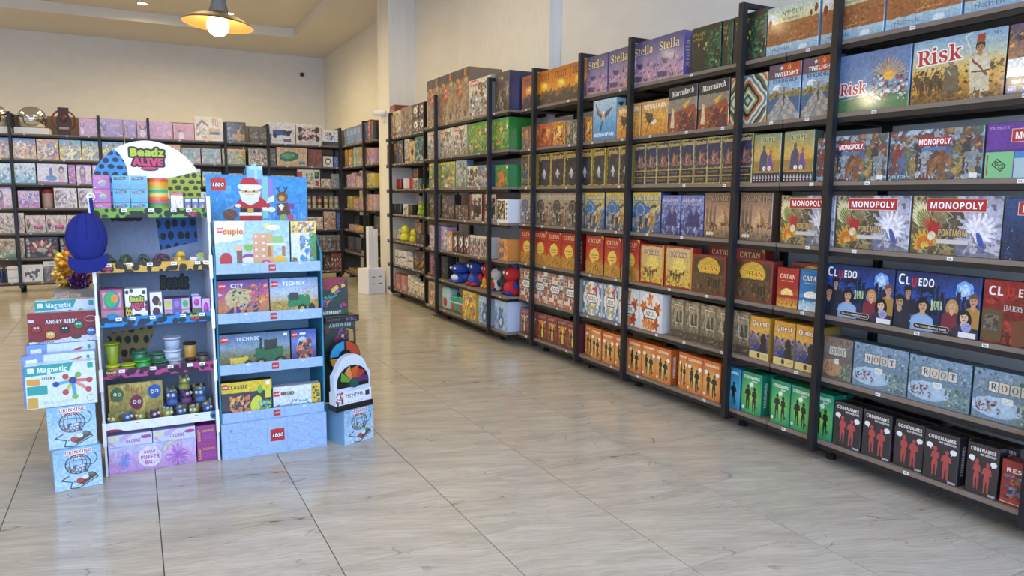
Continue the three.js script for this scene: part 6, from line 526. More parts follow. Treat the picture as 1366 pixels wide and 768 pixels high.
// ---------------------------------------------------------------- stock on the racks
const ROWS = ['top shelf', 'second shelf', 'third shelf', 'fourth shelf', 'fifth shelf', 'sixth shelf', 'bottom shelf'];
const shelved = [];
function stock(rk, row, items, o = {}) {   // items: [print, start, end, height, depth, set back]
  for (const [key, a, b, h, d = 0.075, back = 0] of items) shelved.push({ rk, row, key, a, b, h, d, back, o, n: shelved.length });
}
const ORD = ['first', 'second', 'third', 'fourth', 'fifth', 'sixth', 'seventh', 'eighth', 'ninth', 'tenth', 'eleventh', 'twelfth', 'thirteenth', 'fourteenth', 'fifteenth'];
function fillShelves() {   // look-alikes on one shelf are told apart by counting from the end of the rack
  const sets = new Map();
  for (const e of shelved) { const I = rackInfo[e.rk], k = [I.short, e.row, e.key, e.back > 0.05, (e.o.lift || 0) > 0].join('|'); if (!sets.has(k)) sets.set(k, []); sets.get(k).push(e); }
  for (const list of sets.values()) {
    const I = rackInfo[list[0].rk]; list.sort((p, q) => (I.turn === 0 ? q.a - p.a : p.a - q.a));
    list.forEach((e, i) => {
      const p = prints[e.key], end = I.turn === 0 || e.rk === 'S' ? 'corner' : 'pillar', where = [];
      if (e.back > 0.05) where.push('in the rear layer'); if ((e.o.lift || 0) > 0) where.push('in the upper layer');
      if (list.length > 1) where.push(ORD[i] + ' from ' + end + ' end');
      const words = (t) => t.split(/\s+/).length; let label = [p.words, ...where, ROWS[e.row], I.short].join(', ');
      if (words(label) > 16) label = [p.words, ...where, ROWS[e.row]].join(', '); if (words(label) > 16) label = [p.words, ...where].join(', '); if (words(label) > 16) label = [p.words, where[where.length - 1]].join(', ');
      e.label = label;
    });
  }
  for (const e of shelved) {
    const I = rackInfo[e.rk], p = prints[e.key], w = e.b - e.a - 0.005, mid = (e.a + e.b) / 2, inset = 0.012 + e.back + ((e.n * 37) % 7) * 0.001, y = I.boards[e.row] + 0.0005 + (e.o.lift || 0);
    const pos = I.turn === 0 ? [mid, y, I.front - inset - e.d / 2] : [I.front + inset + e.d / 2, y, mid];
    single(e.o.name || 'game_box', e.label, e.o.cat || 'game box', cardBox(w, e.h, e.d, p), printMat(p), pos, I.turn, p.words.split(',')[0] + ' on ' + I.short);
  }
}
const run = (key, from, widths, h, d, back) => { let a = from; return widths.map((w) => { const e = [key, a, a + w, h, d, back]; a += w; return e; }); };
const same = (n, w) => Array(n).fill(w);
// long rack
stock('U1', 0, [['dixit_dusk', -5.985, -5.705, 0.288, 0.08], ...run('dixit', -5.7, [0.255, 0.285, 0.245], 0.288, 0.08), ['stella', -4.91, -4.628, 0.287, 0.08]]);
stock('U2', 0, [['stella', -4.615, -4.335, 0.287, 0.08], ['stella', -4.33, -4.055, 0.287, 0.08], ['stella', -4.05, -3.775, 0.287, 0.08], ['night_wood', -3.705, -3.44, 0.272, 0.08], ['night_wood', -3.34, -3.085, 0.272, 0.08]]);
stock('U2', 0, [['night_wood', -3.436, -3.346, 0.27, 0.26]]);
stock('U3', 0, [['harvest', -2.715, -2.352, 0.258, 0.13], ['harvest', -2.348, -1.985, 0.258, 0.13], ['harvest', -1.98, -1.615, 0.258, 0.13]]);
stock('U2', 0, [['harvest', -3.08, -2.725, 0.258, 0.13]]);
stock('U1', 1, [['tale_grey', -5.98, -5.79, 0.2, 0.05], ['tale_red', -5.785, -5.61, 0.2, 0.05], ['tale_red', -5.605, -5.41, 0.198, 0.05], ['tale_orange', -5.405, -5.215, 0.198, 0.05], ['tale_dark', -5.21, -5.11, 0.195, 0.05], ['tale_white', -5.108, -5.035, 0.192, 0.05], ['tale_dark', -5.03, -4.93, 0.192, 0.05], ['tale_orange', -4.925, -4.82, 0.192, 0.05]]);
stock('U2', 1, [['tan_bird', -4.498, -4.212, 0.232, 0.07], ['tan_bird', -4.208, -3.918, 0.232, 0.07], ['bazaar', -3.914, -3.63, 0.292, 0.08], ['bazaar', -3.625, -3.35, 0.292, 0.08], ['ripple', -3.345, -3.06, 0.28, 0.08]]);
stock('U2', 1, [['swift_bird', -4.808, -4.503, 0.306, 0.09]]);
stock('U3', 1, [['cold_road', -2.818, -2.602, 0.306, 0.07], ['war_green', -2.598, -2.2, 0.28, 0.08], ['war_gold', -2.197, -1.785, 0.28, 0.08], ['dusk_city', -1.78, -1.38, 0.277, 0.08]]);
stock('U2', 1, [['cold_road', -3.052, -2.824, 0.306, 0.07]]);
stock('U1', 2, [['gilt', -5.985, -5.84, 0.288, 0.07], ['gilt', -5.836, -5.69, 0.288, 0.07], ...run('jewel_dark', -5.66, [0.22, 0.218, 0.214, 0.2], 0.285, 0.07), ['jewel_dark', -4.8, -4.63, 0.285, 0.07]].map((e) => e));
stock('U2', 2, [['jewel_dark', -4.61, -4.45, 0.285, 0.07], ['jewel_dark', -4.445, -4.29, 0.285, 0.07], ...run('jewel_navy', -4.265, same(8, 0.1245), 0.287, 0.2), ['jewel_navy', -3.262, -3.143, 0.287, 0.2], ['duel', -3.139, -2.937, 0.274, 0.07]]);
stock('U3', 2, [['heroes', -2.694, -2.284, 0.227, 0.06], ['heroes', -2.28, -1.842, 0.227, 0.06], ['purple_board', -1.838, -1.44, 0.228, 0.06]]);
stock('U3', 2, [['duel', -2.914, -2.71, 0.274, 0.07]]);
stock('U1', 3, [...run('train_grey', -5.985, [0.29, 0.275, 0.262, 0.25], 0.284, 0.08), ['train_blue', -4.9, -4.63, 0.284, 0.08]]);
stock('U2', 3, [['train_blue', -4.612, -4.325, 0.284, 0.08], ['train_blue', -4.27, -3.955, 0.284, 0.08], ['rift', -3.946, -3.756, 0.263, 0.08], ['rift', -3.75, -3.536, 0.263, 0.08], ['wonder', -3.53, -3.258, 0.28, 0.08], ['wonder', -3.22, -2.97, 0.28, 0.08]]);
stock('U3', 3, [['wing_storm', -2.551, -2.146, 0.264, 0.06], ['wing_storm', -2.142, -1.741, 0.264, 0.06], ['blue_night', -1.737, -1.34, 0.256, 0.06]]);
stock('U3', 3, [['wing_storm', -2.914, -2.556, 0.264, 0.06]]);
stock('U1', 4, [...run('sun_red', -5.985, [0.25, 0.245, 0.24, 0.24], 0.305, 0.08), ['sun_red', -4.88, -4.63, 0.305, 0.08]]);
stock('U2', 4, [['sun_red', -4.612, -4.4, 0.302, 0.08], ['sun_red', -4.396, -4.176, 0.302, 0.08], ['sun_pale', -4.172, -3.905, 0.28, 0.08], ['sun_pale', -3.9, -3.622, 0.284, 0.08], ['sun_wide', -3.616, -3.312, 0.247, 0.08], ['sun_wide', -3.25, -2.946, 0.248, 0.08]]);
stock('U2', 4, [['sun_red', -3.61, -3.37, 0.302, 0.08, 0.12], ['sun_red', -3.36, -3.12, 0.302, 0.08, 0.12]]);
stock('U3', 4, [['sun_small', -2.914, -2.764, 0.222, 0.06], ['sea_small', -2.76, -2.6, 0.226, 0.06], ['mystery', -2.596, -2.202, 0.27, 0.06], ['mystery', -2.197, -1.797, 0.272, 0.06], ['mystery_red', -1.793, -1.4, 0.27, 0.06], ['sun_wide', -2.9, -2.62, 0.25, 0.08, 0.09]]);
stock('U1', 5, [...run('mosaic_red', -5.985, same(4, 0.256), 0.278, 0.08), ['mosaic_star', -4.9, -4.64, 0.276, 0.08]]);
stock('U2', 5, [['mosaic_star', -4.61, -4.42, 0.278, 0.08], ['mosaic_orange', -4.415, -4.163, 0.278, 0.08], ['mosaic_orange', -4.156, -3.9, 0.276, 0.08], ...run('sepia', -3.84, [0.142, 0.146, 0.15, 0.148, 0.142], 0.262, 0.16, 0.02), ['quest', -3.1, -2.95, 0.252, 0.18]]);
stock('U3', 5, [['quest', -2.914, -2.766, 0.252, 0.18], ['quest', -2.762, -2.612, 0.252, 0.18], ['wood_rust', -2.58, -2.402, 0.223, 0.09], ['wood_blue', -2.399, -2.102, 0.222, 0.09], ['wood_blue', -2.098, -1.806, 0.22, 0.09], ['wood_blue', -1.802, -1.5, 0.22, 0.09]]);
stock('U1', 6, [...run('agents_plum', -5.98, same(6, 0.17), 0.242, 0.07), ['agents_orange', -4.92, -4.785, 0.248, 0.07, 0.04], ['agents_orange', -4.78, -4.63, 0.248, 0.07]]);
stock('U2', 6, [...run('agents_orange', -4.612, same(5, 0.164), 0.245, 0.07), ['agents_orange', -3.74, -3.645, 0.25, 0.07, 0.02], ['agents_orange', -3.64, -3.482, 0.25, 0.07], ['agents_orange', -3.478, -3.316, 0.25, 0.07], ['agents_blue', -3.31, -3.15, 0.25, 0.07], ['agents_green', -3.144, -2.984, 0.25, 0.07]]);
stock('U2', 6, [['agents_orange', -4.6, -4.43, 0.245, 0.07, 0.09], ['agents_orange', -4.2, -4.03, 0.245, 0.07, 0.09], ['agents_orange', -3.62, -3.45, 0.245, 0.07, 0.09], ['agents_green', -3.13, -2.97, 0.25, 0.07, 0.076], ['agents_green', -3.13, -2.97, 0.25, 0.07, 0.152]]);
stock('U3', 6, [...run('agents_green', -2.914, [0.14, 0.14, 0.14], 0.25, 0.07), ['agents_dark', -2.487, -2.322, 0.234, 0.07], ['agents_dark', -2.318, -2.158, 0.234, 0.07], ['agents_dark', -2.15, -1.996, 0.23, 0.07, 0.005], ['agents_dark', -1.99, -1.826, 0.23, 0.07, -0.006], ['agents_dark', -1.8, -1.662, 0.228, 0.07], ['rebels', -1.655, -1.4, 0.195, 0.07]]);
stock('U3', 6, [...run('agents_green', -2.91, same(3, 0.142), 0.25, 0.07, 0.078), ...run('agents_dark', -2.47, same(3, 0.162), 0.234, 0.07, 0.086), ...run('agents_dark', -1.96, same(2, 0.165), 0.226, 0.07, 0.09)]);
// forward-set rack
stock('L', 0, [...run('kraft_tall', -8.09, [0.388, 0.4, 0.388], 0.52, 0.38), ['melee_white', -6.9, -6.39, 0.365, 0.12], ['melee_dark', -6.3, -6.0, 0.352, 0.3]]);
stock('L', 1, [['melee_white', -8.08, -7.72, 0.303, 0.1], ['melee_white', -7.71, -7.325, 0.303, 0.1], ['melee_white', -7.315, -6.95, 0.3, 0.1], ['pixel_green', -6.94, -6.47, 0.298, 0.12], ['pixel_green', -6.45, -6.02, 0.296, 0.25]]);
stock('L', 2, [['jungle', -8.03, -7.7, 0.28, 0.08], ['jungle', -7.68, -7.265, 0.282, 0.08], ['spirit', -7.25, -6.96, 0.288, 0.08], ['hermit', -6.95, -6.685, 0.217, 0.08], ['gang', -6.68, -6.37, 0.216, 0.08], ['nerve_green', -6.3, -6.02, 0.206, 0.14]]);
stock('L', 3, [['grim', -8.03, -7.68, 0.26, 0.08], ['grim', -7.64, -7.27, 0.26, 0.08], ['grim_low', -7.26, -6.92, 0.156, 0.08], ['steam', -6.89, -6.59, 0.268, 0.08], ['steam', -6.56, -6.28, 0.268, 0.08], ['saint', -6.25, -6.01, 0.22, 0.14]]);
stock('L', 4, [['lavender', -8.04, -7.8, 0.262, 0.12], ['lavender', -7.69, -7.5, 0.26, 0.12], ['peach', -7.49, -7.35, 0.222, 0.1], ...run('collect', -7.34, same(3, 0.15), 0.212, 0.1), ...run('pinstripe', -6.88, same(4, 0.13), 0.208, 0.1), ['paw', -6.2, -6.02, 0.205, 0.2]], { name: 'toy_carton', cat: 'carton' });
stock('L', 5, [['script_violet', -8.05, -7.79, 0.28, 0.12]]);
stock('L', 6, [['pattern_bag', -8.07, -7.8, 0.28, 0.1], ['dino_yellow', -7.06, -6.72, 0.288, 0.12], ['bear_blue', -6.66, -6.39, 0.28, 0.2], ['bear_blue', -6.3, -6.02, 0.285, 0.3]]);
// pillar rack
stock('M', 0, [['oxblood', -9.965, -9.745, 0.45, 0.3, 0.05], ['oval_cream', -9.69, -9.36, 0.34, 0.08], ['umber_rows', -9.355, -8.93, 0.355, 0.08]]);
stock('M', 0, [['collect', -8.92, -8.69, 0.175, 0.15], ['collect', -8.685, -8.45, 0.175, 0.15]], { name: 'toy_carton', cat: 'carton' });
stock('M', 0, [['collect', -8.92, -8.69, 0.175, 0.15], ['collect', -8.685, -8.45, 0.175, 0.15]], { name: 'toy_carton', cat: 'carton', lift: 0.1765 });
stock('M', 1, [['oxblood', -9.96, -9.76, 0.28, 0.1], ['black_gold', -9.69, -9.27, 0.3, 0.08], ['oval_cream', -9.23, -9.035, 0.3, 0.08], ['diamond', -9.03, -8.84, 0.26, 0.06], ['teal_arch', -8.83, -8.45, 0.3, 0.08]]);
stock('M', 5, [['blaster', -9.68, -9.19, 0.2, 0.08], ['blaster', -9.18, -8.95, 0.15, 0.08], ['racer_dark', -8.92, -8.46, 0.245, 0.1]], { name: 'toy_carton', cat: 'carton' });
stock('M', 6, [['rosy_bag', -9.69, -9.43, 0.21, 0.1], ['rosy_bag', -9.42, -9.17, 0.21, 0.1], ['white_bottle', -9.16, -9.03, 0.24, 0.1], ['white_bottle', -9.02, -8.9, 0.21, 0.1], ['white_bottle', -8.87, -8.68, 0.18, 0.1], ['white_bottle', -8.67, -8.46, 0.18, 0.1]], { name: 'toy_carton', cat: 'carton' });
stock('M', 3, [['optics_white', -9.3, -9.12, 0.14, 0.1], ['black_gold', -9.11, -8.94, 0.13, 0.1]], { name: 'toy_carton', cat: 'carton' });
// back racks
const TB = { name: 'toy_box', cat: 'toy box' };
stock('B1', 0, [['wing_rose', -0.61, -0.375, 0.25, 0.14], ['wing_violet', -0.368, -0.05, 0.262, 0.14]], TB);
stock('B2', 0, [['wing_violet', -0.035, 0.125, 0.262, 0.14], ['wing_rose', 0.13, 0.615, 0.26, 0.14], ['wing_coral', 0.62, 0.915, 0.245, 0.12], ['timber_yard', 0.918, 1.332, 0.36, 0.1], ['gears_brown', 1.378, 1.67, 0.31, 0.1]], TB);
stock('B3', 0, [['gears_small', 1.715, 1.862, 0.245, 0.1], ['gears_small', 1.868, 2.0, 0.245, 0.1], ['racer_blue', 2.026, 2.43, 0.34, 0.1], ['racer_red', 2.44, 2.858, 0.328, 0.1], ['moto_white', 2.866, 3.132, 0.255, 0.1]], TB);
stock('B1', 1, [['party_gold', -1.74, -1.46, 0.285, 0.08], ['party_gold', -1.425, -1.15, 0.285, 0.08], ['party_orange', -1.145, -0.878, 0.283, 0.08], ['party_sun', -0.873, -0.6, 0.285, 0.08], ['party_sun', -0.595, -0.38, 0.28, 0.08], ['party_sun', -0.34, -0.06, 0.28, 0.08]], TB);
stock('B2', 1, [['croc', 0.72, 0.99, 0.23, 0.08], ['croc', 1.0, 1.285, 0.23, 0.08], ['lizard', 1.3, 1.65, 0.24, 0.08]], TB);
stock('B3', 1, [['castle', 1.69, 1.98, 0.258, 0.08], ['gears_small', 2.02, 2.115, 0.27, 0.08], ['cucumber', 2.122, 2.615, 0.295, 0.08], ['brick_red', 2.625, 2.862, 0.28, 0.08], ['ring_white', 2.87, 3.036, 0.173, 0.08], ['navy_small', 3.04, 3.125, 0.174, 0.08]], TB);
stock('B1', 2, [['lab_white', -1.75, -1.465, 0.27, 0.08], ['lab_white', -1.432, -1.174, 0.28, 0.08], ['wheel_craft', -1.16, -0.79, 0.28, 0.08], ['magenta_pack', -0.783, -0.69, 0.275, 0.08], ['girl_pink', -0.684, -0.49, 0.28, 0.08], ['girl_pink', -0.48, -0.3, 0.28, 0.08]], TB);
stock('B3', 2, [['lemon_low', 2.02, 2.4, 0.18, 0.08], ['herbarium', 2.446, 2.815, 0.285, 0.08], ['cream_low', 2.827, 2.99, 0.137, 0.1], ['sage', 3.0, 3.135, 0.225, 0.1]], TB);
stock('B2', 2, [['party_sun', 1.0, 1.28, 0.22, 0.08], ['castle', 1.38, 1.6, 0.2, 0.08]], TB);
stock('B1', 3, [['girl_pink', -1.74, -1.475, 0.29, 0.08], ['bead_jars', -1.41, -1.15, 0.24, 0.08], ['pale_craft', -0.978, -0.691, 0.285, 0.08], ['pale_craft', -0.68, -0.4, 0.285, 0.08]], TB);
stock('B1', 4, [['pale_craft', -1.75, -1.47, 0.28, 0.08], ['pale_craft', -1.425, -1.35, 0.28, 0.08], ['pink_makeup', -1.343, -1.1, 0.246, 0.08], ['pink_makeup', -1.096, -0.842, 0.246, 0.08], ['pink_makeup', -0.838, -0.6, 0.246, 0.08]], TB);
stock('B3', 4, [['cream_low', 2.58, 2.848, 0.2, 0.1], ['fishes', 2.86, 3.063, 0.29, 0.1], ['navy_small', 3.07, 3.14, 0.285, 0.1]], TB);
stock('B1', 5, [['stones_wood', -1.75, -1.475, 0.28, 0.08], ['stones_wood', -1.428, -1.37, 0.285, 0.08], ['nails_black', -1.366, -0.957, 0.295, 0.08], ['nails_black', -0.948, -0.6, 0.283, 0.08]], TB);
stock('B3', 5, [['console_grey', 2.6, 2.82, 0.253, 0.1], ['console_grey', 2.827, 3.055, 0.253, 0.1], ['console_grey', 3.06, 3.135, 0.253, 0.1]], TB);
stock('B1', 6, [['optics_title', -1.6, -1.468, 0.234, 0.08], ['optics_white', -1.432, -1.171, 0.247, 0.08], ['optics_dark', -1.168, -0.856, 0.29, 0.1]], TB);
stock('B3', 6, [['sage', 2.74, 2.83, 0.288, 0.1], ['domino_black', 2.84, 2.96, 0.288, 0.1], ['domino_red', 2.968, 3.06, 0.288, 0.1], ['domino_red', 3.064, 3.145, 0.288, 0.1]], TB);
// shelves of the back racks that the floor displays stand before
const filler = (rk, row, from, to, keys, w, h) => { const n = Math.floor((to - from) / w), step = (to - from) / n; stock(rk, row, keys.flatMap((k, j) => Array.from({ length: n }, (_, i) => i).filter((i) => i % keys.length === j).map((i) => [k, from + i * step, from + (i + 1) * step, h, 0.08])), TB); };
filler('B2', 1, -0.03, 0.71, ['party_sun', 'party_orange'], 0.25, 0.27); filler('B2', 2, -0.03, 0.98, ['girl_pink', 'lab_white'], 0.25, 0.26); filler('B2', 3, -0.03, 1.66, ['pale_craft', 'bead_jars', 'croc'], 0.28, 0.25); filler('B2', 4, -0.03, 1.66, ['pink_makeup', 'stones_wood'], 0.26, 0.26); filler('B2', 5, -0.03, 1.66, ['nails_black', 'lizard', 'castle'], 0.32, 0.26); filler('B2', 6, -0.03, 1.66, ['optics_dark', 'optics_white'], 0.3, 0.25);
filler('B1', 4, -0.58, -0.06, ['pale_craft'], 0.25, 0.25); filler('B1', 5, -0.58, -0.06, ['stones_wood'], 0.25, 0.26); filler('B1', 6, -0.84, -0.06, ['optics_white', 'optics_dark'], 0.26, 0.25);
filler('B3', 3, 1.7, 2.56, ['candy_mix', 'croc'], 0.28, 0.22); filler('B3', 4, 1.7, 2.56, ['fishes', 'lizard'], 0.27, 0.26); filler('B3', 5, 1.7, 2.58, ['castle', 'console_grey'], 0.28, 0.25); filler('B3', 6, 1.7, 2.72, ['gears_brown', 'racer_blue'], 0.34, 0.27);
// corner rack
stock('S', 0, [...run('book_blue', -12.2, same(11, 0.098), 0.27, 0.2), ['candy_mix', -11.1, -11.0, 0.26, 0.2], ['book_blue', -10.93, -10.84, 0.27, 0.2], ['book_red', -10.83, -10.7, 0.3, 0.22], ['ink_dark', -10.69, -10.56, 0.27, 0.2]], TB);
stock('S', 1, [['cards_yellow', -12.2, -12.05, 0.28, 0.15], ['cards_yellow', -11.95, -11.72, 0.27, 0.15], ['cards_teal', -11.66, -11.5, 0.29, 0.15], ['cards_teal', -11.49, -11.36, 0.28, 0.15], ['cards_yellow', -11.33, -11.2, 0.28, 0.15], ['fishes', -11.19, -11.02, 0.26, 0.15], ['candy_mix', -10.93, -10.74, 0.23, 0.15], ['candy_mix', -10.73, -10.55, 0.23, 0.15]], TB);
stock('S', 2, [['candy_mix', -12.1, -11.82, 0.21, 0.15], ['candy_mix', -11.8, -11.55, 0.23, 0.15], ['blush_low', -11.52, -11.25, 0.17, 0.15], ['candy_mix', -11.24, -11.01, 0.24, 0.15], ['lemon_low', -10.93, -10.56, 0.2, 0.15]], TB);
stock('S', 3, [['candy_mix', -11.7, -11.4, 0.16, 0.15], ['lemon_low', -12.1, -11.85, 0.2, 0.15], ['blush_low', -11.35, -11.02, 0.19, 0.2], ['blush_low', -10.93, -10.56, 0.12, 0.2]], TB);
stock('S', 3, [['blush_low', -10.93, -10.56, 0.11, 0.2]], { ...TB, lift: 0.121 });
stock('S', 4, [['ink_dark', -12.1, -11.75, 0.24, 0.15, 0.1], ['blush_low', -12.0, -11.6, 0.09, 0.09], ['lemon_low', -11.55, -11.2, 0.08, 0.2], ['ink_dark', -10.93, -10.58, 0.26, 0.15, 0.1]], TB);
stock('S', 5, [['ink_dark', -12.1, -11.7, 0.25, 0.15], ['ink_dark', -11.66, -11.3, 0.25, 0.15], ['ink_dark', -10.93, -10.58, 0.24, 0.15], ['khaki_low', -11.28, -11.02, 0.06, 0.2]], TB);
stock('S', 6, [['khaki_low', -12.1, -11.7, 0.06, 0.2], ['khaki_low', -11.66, -11.2, 0.05, 0.2], ['ink_dark', -10.93, -10.6, 0.2, 0.15]], TB);

// ---------------------------------------------------------------- small things on the racks
const V2 = (pts) => pts.map((p) => new THREE.Vector2(...p));
const ball = (rx, ry, rz, x = 0, y = 0, z = 0, seg = 16) => new THREE.SphereGeometry(1, seg, Math.round(seg * 0.75)).scale(rx, ry, rz).translate(x, y, z);
function mug(x, y, z, color, label, s = 1) {
  const o = thing('mug', label, 'mug', [x, y, z], TH, 'mugs on the pillar rack');
  part(o, 'cup', new THREE.LatheGeometry(V2([[0, 0], [0.045, 0], [0.05, 0.01], [0.05, 0.11], [0.046, 0.11], [0.045, 0.012], [0, 0.012]]).map((v) => v.multiplyScalar(s)), 24), C(color, 0.3));
  part(o, 'handle', new THREE.TorusGeometry(0.03 * s, 0.007 * s, 8, 16, Math.PI).rotateZ(-Math.PI / 2), C(color, 0.3), [0.048 * s, 0.056 * s, 0]);
}
{
  const y4 = BY[2] + 0.0005, y3 = BY[3] + 0.0005, y2 = BY[4] + 0.0005, X = 3.29;
  const mugs = [[-9.6, y4, '#7c1f1c', 'dark red mug'], [-9.3, y4, '#d6d2cc', 'white mug with grey print'], [-9.06, y4, '#b5302c', 'bright red mug'], [-9.83, y3, '#1c1c1f', 'black mug at the shelf end'], [-9.6, y3, '#26262a', 'black mug next to white carton'], [-9.85, y2, '#b9b4a8', 'pale stone mug']];
  for (const [z, y, c, l] of mugs) mug(X, y, z, c, l + (y === y4 ? ', third' : y === y3 ? ', fourth' : ', fifth') + ' shelf of the pillar rack', 1.25);
  stock('M', 2, [['pinstripe', -8.92, -8.74, 0.13, 0.1], ['teal_arch', -8.73, -8.6, 0.13, 0.1], ['lemon_low', -8.56, -8.44, 0.05, 0.1]], { name: 'toy_carton', cat: 'carton' });
  stock('M', 2, [['racer_dark', -8.9, -8.7, 0.12, 0.1]], { name: 'toy_carton', cat: 'carton', lift: 0.1315 });
  stock('M', 2, [['ink_dark', -9.4, -9.2, 0.26, 0.1, 0.17], ['ink_dark', -9.18, -8.98, 0.24, 0.1, 0.17]], { name: 'toy_carton', cat: 'carton' });
  stock('M', 3, [['hermit', -9.45, -9.34, 0.22, 0.03, 0.24], ['white_bottle', -9.3, -9.2, 0.25, 0.05, 0.22], ['ink_dark', -8.9, -8.5, 0.26, 0.1, 0.22]], { name: 'toy_carton', cat: 'carton' });
  // soft green and yellow figures
  const figure = (z, y, a, b, label, s = 1) => {
    const o = thing('vinyl_toy', label, 'toy', [3.29, y, z], TH, 'rounded vinyl toys on the pillar rack');
    part(o, 'body', new THREE.LatheGeometry(V2([[0, 0], [0.05, 0], [0.062, 0.02], [0.055, 0.06], [0.04, 0.085], [0, 0.09]]).map((v) => v.multiplyScalar(s)), 20), C(a, 0.45));
    part(o, 'head', ball(0.052 * s, 0.05 * s, 0.05 * s, 0, 0.12 * s, 0), C(b, 0.45));
    for (const k of [-1, 1]) { part(o, 'ear', new THREE.ConeGeometry(0.018 * s, 0.045 * s, 10), C(b, 0.45), [k * 0.032 * s, 0.175 * s, 0]); part(o, 'eye', ball(0.007 * s, 0.009 * s, 0.004 * s, 0, 0, 0, 10), M.black, [k * 0.02 * s, 0.128 * s, 0.047 * s]); }
  };
  figure(-8.82, y3, '#8fae2f', '#a4c23a', 'squat lime green vinyl toy, fourth shelf of the pillar rack', 0.8); figure(-8.62, y3, '#7f9c34', '#93b040', 'squat moss green vinyl toy, fourth shelf of the pillar rack', 0.95);
  figure(-9.42, y2, '#d2cf2f', '#dcd83c', 'tall lemon yellow vinyl toy, fifth shelf of the pillar rack', 1.2); figure(-9.1, y2, '#c9c22c', '#d2cc38', 'mustard yellow vinyl toy, fifth shelf of the pillar rack', 0.95); figure(-9.62, y2, '#a8a896', '#b5b5a2', 'grey vinyl toy, fifth shelf of the pillar rack', 0.9);
  stock('M', 4, [['black_gold', -8.83, -8.45, 0.13, 0.1]], { name: 'toy_carton', cat: 'carton' });
  stock('M', 4, [['peach', -9.4, -9.16, 0.25, 0.08, 0.2], ['hermit', -8.84, -8.5, 0.24, 0.08, 0.2]], { name: 'toy_carton', cat: 'carton' });
}
{ // plush backpacks on the forward-set rack
  const plush = (z, w, h, body, limb, belly, label) => {
    const o = thing('plush_toy', label, 'plush', [3.085 + 0.13, BY[5] + 0.0005, z], TH, 'plush toys on the forward-set rack'), k = w / 2;
    part(o, 'body', new THREE.LatheGeometry(V2([[0, 0], [k * 0.62, 0.0], [k * 0.82, h * 0.1], [k * 0.76, h * 0.32], [k * 0.45, h * 0.5], [0, h * 0.52]]), 20).scale(1, 1, 0.8), C(body, 0.95));
    part(o, 'head', ball(k * 0.86, h * 0.27, k * 0.72, 0, h * 0.7, 0), C(body, 0.95));
    part(o, 'belly', ball(k * 0.48, h * 0.17, k * 0.2, 0, h * 0.24, k * 0.52), C(belly, 0.95));
    for (const s of [-1, 1]) { part(o, 'ear', ball(k * 0.22, h * 0.1, k * 0.12, s * k * 0.55, h * 0.93, 0), C(limb, 0.95)); part(o, 'arm', ball(k * 0.2, h * 0.16, k * 0.2, 0, 0, 0).rotateZ(s * 0.5), C(limb, 0.95), [s * k * 0.8, h * 0.34, k * 0.1]); part(o, 'foot', ball(k * 0.3, h * 0.075, k * 0.34, s * k * 0.42, h * 0.075, k * 0.5), C(limb, 0.95)); part(o, 'eye', ball(k * 0.14, h * 0.06, k * 0.06, s * k * 0.3, h * 0.74, k * 0.66, 10), C('#e6e6e6', 0.5)); }
  };
  plush(-7.32, 0.36, 0.21, '#1f3f9c', '#2a50b5', '#cfd6e6', 'round royal blue plush toy with pale belly');
  plush(-6.93, 0.28, 0.285, '#1f3a8c', '#b52f2c', '#3a5ab0', 'tall blue plush toy with red limbs');
  plush(-6.67, 0.175, 0.28, '#b02a24', '#d0a02f', '#c9982c', 'red plush toy with golden limbs');
  plush(-6.48, 0.155, 0.235, '#d2cfc6', '#2f3a6a', '#b5302c', 'cream plush toy with navy limbs');
  plush(-6.13, 0.24, 0.29, '#b5221f', '#23398c', '#c0302a', 'tall red plush toy with blue limbs');
  stock('L', 5, [['ink_dark', -7.75, -7.54, 0.26, 0.1, 0.03], ['book_blue', -7.2, -7.05, 0.24, 0.08, 0.26]], { name: 'toy_carton', cat: 'carton' });
  // teal lunch boxes, bottom shelf
  const lunch = (z, w, h, c, label) => { const o = thing('lunch_box', label, 'lunch box', [3.085 + 0.1, BY[6] + 0.0005, z], TH, 'teal lunch boxes on the forward-set rack'); part(o, 'body', new RoundedBoxGeometry(w, h, 0.13, 3, 0.03).translate(0, h / 2, 0), C(c, 0.5)); part(o, 'band', new RoundedBoxGeometry(w + 0.004, h * 0.12, 0.134, 2, 0.02).translate(0, h * 0.62, 0), C('#c9d6d4', 0.5)); part(o, 'handle', new THREE.TorusGeometry(0.03, 0.006, 8, 16, Math.PI), M.black, [0, h, 0]); part(o, 'picture', ball(w * 0.26, h * 0.22, 0.006, 0, h * 0.34, 0.064), C('#b5503a', 0.6)); };
  lunch(-7.6, 0.22, 0.25, '#a9d0d4', 'pale aqua lunch box'); lunch(-7.37, 0.19, 0.18, '#3f9a8c', 'teal lunch box with orange disc'); lunch(-7.17, 0.18, 0.19, '#3f9a8c', 'teal lunch box with orange disc');
}
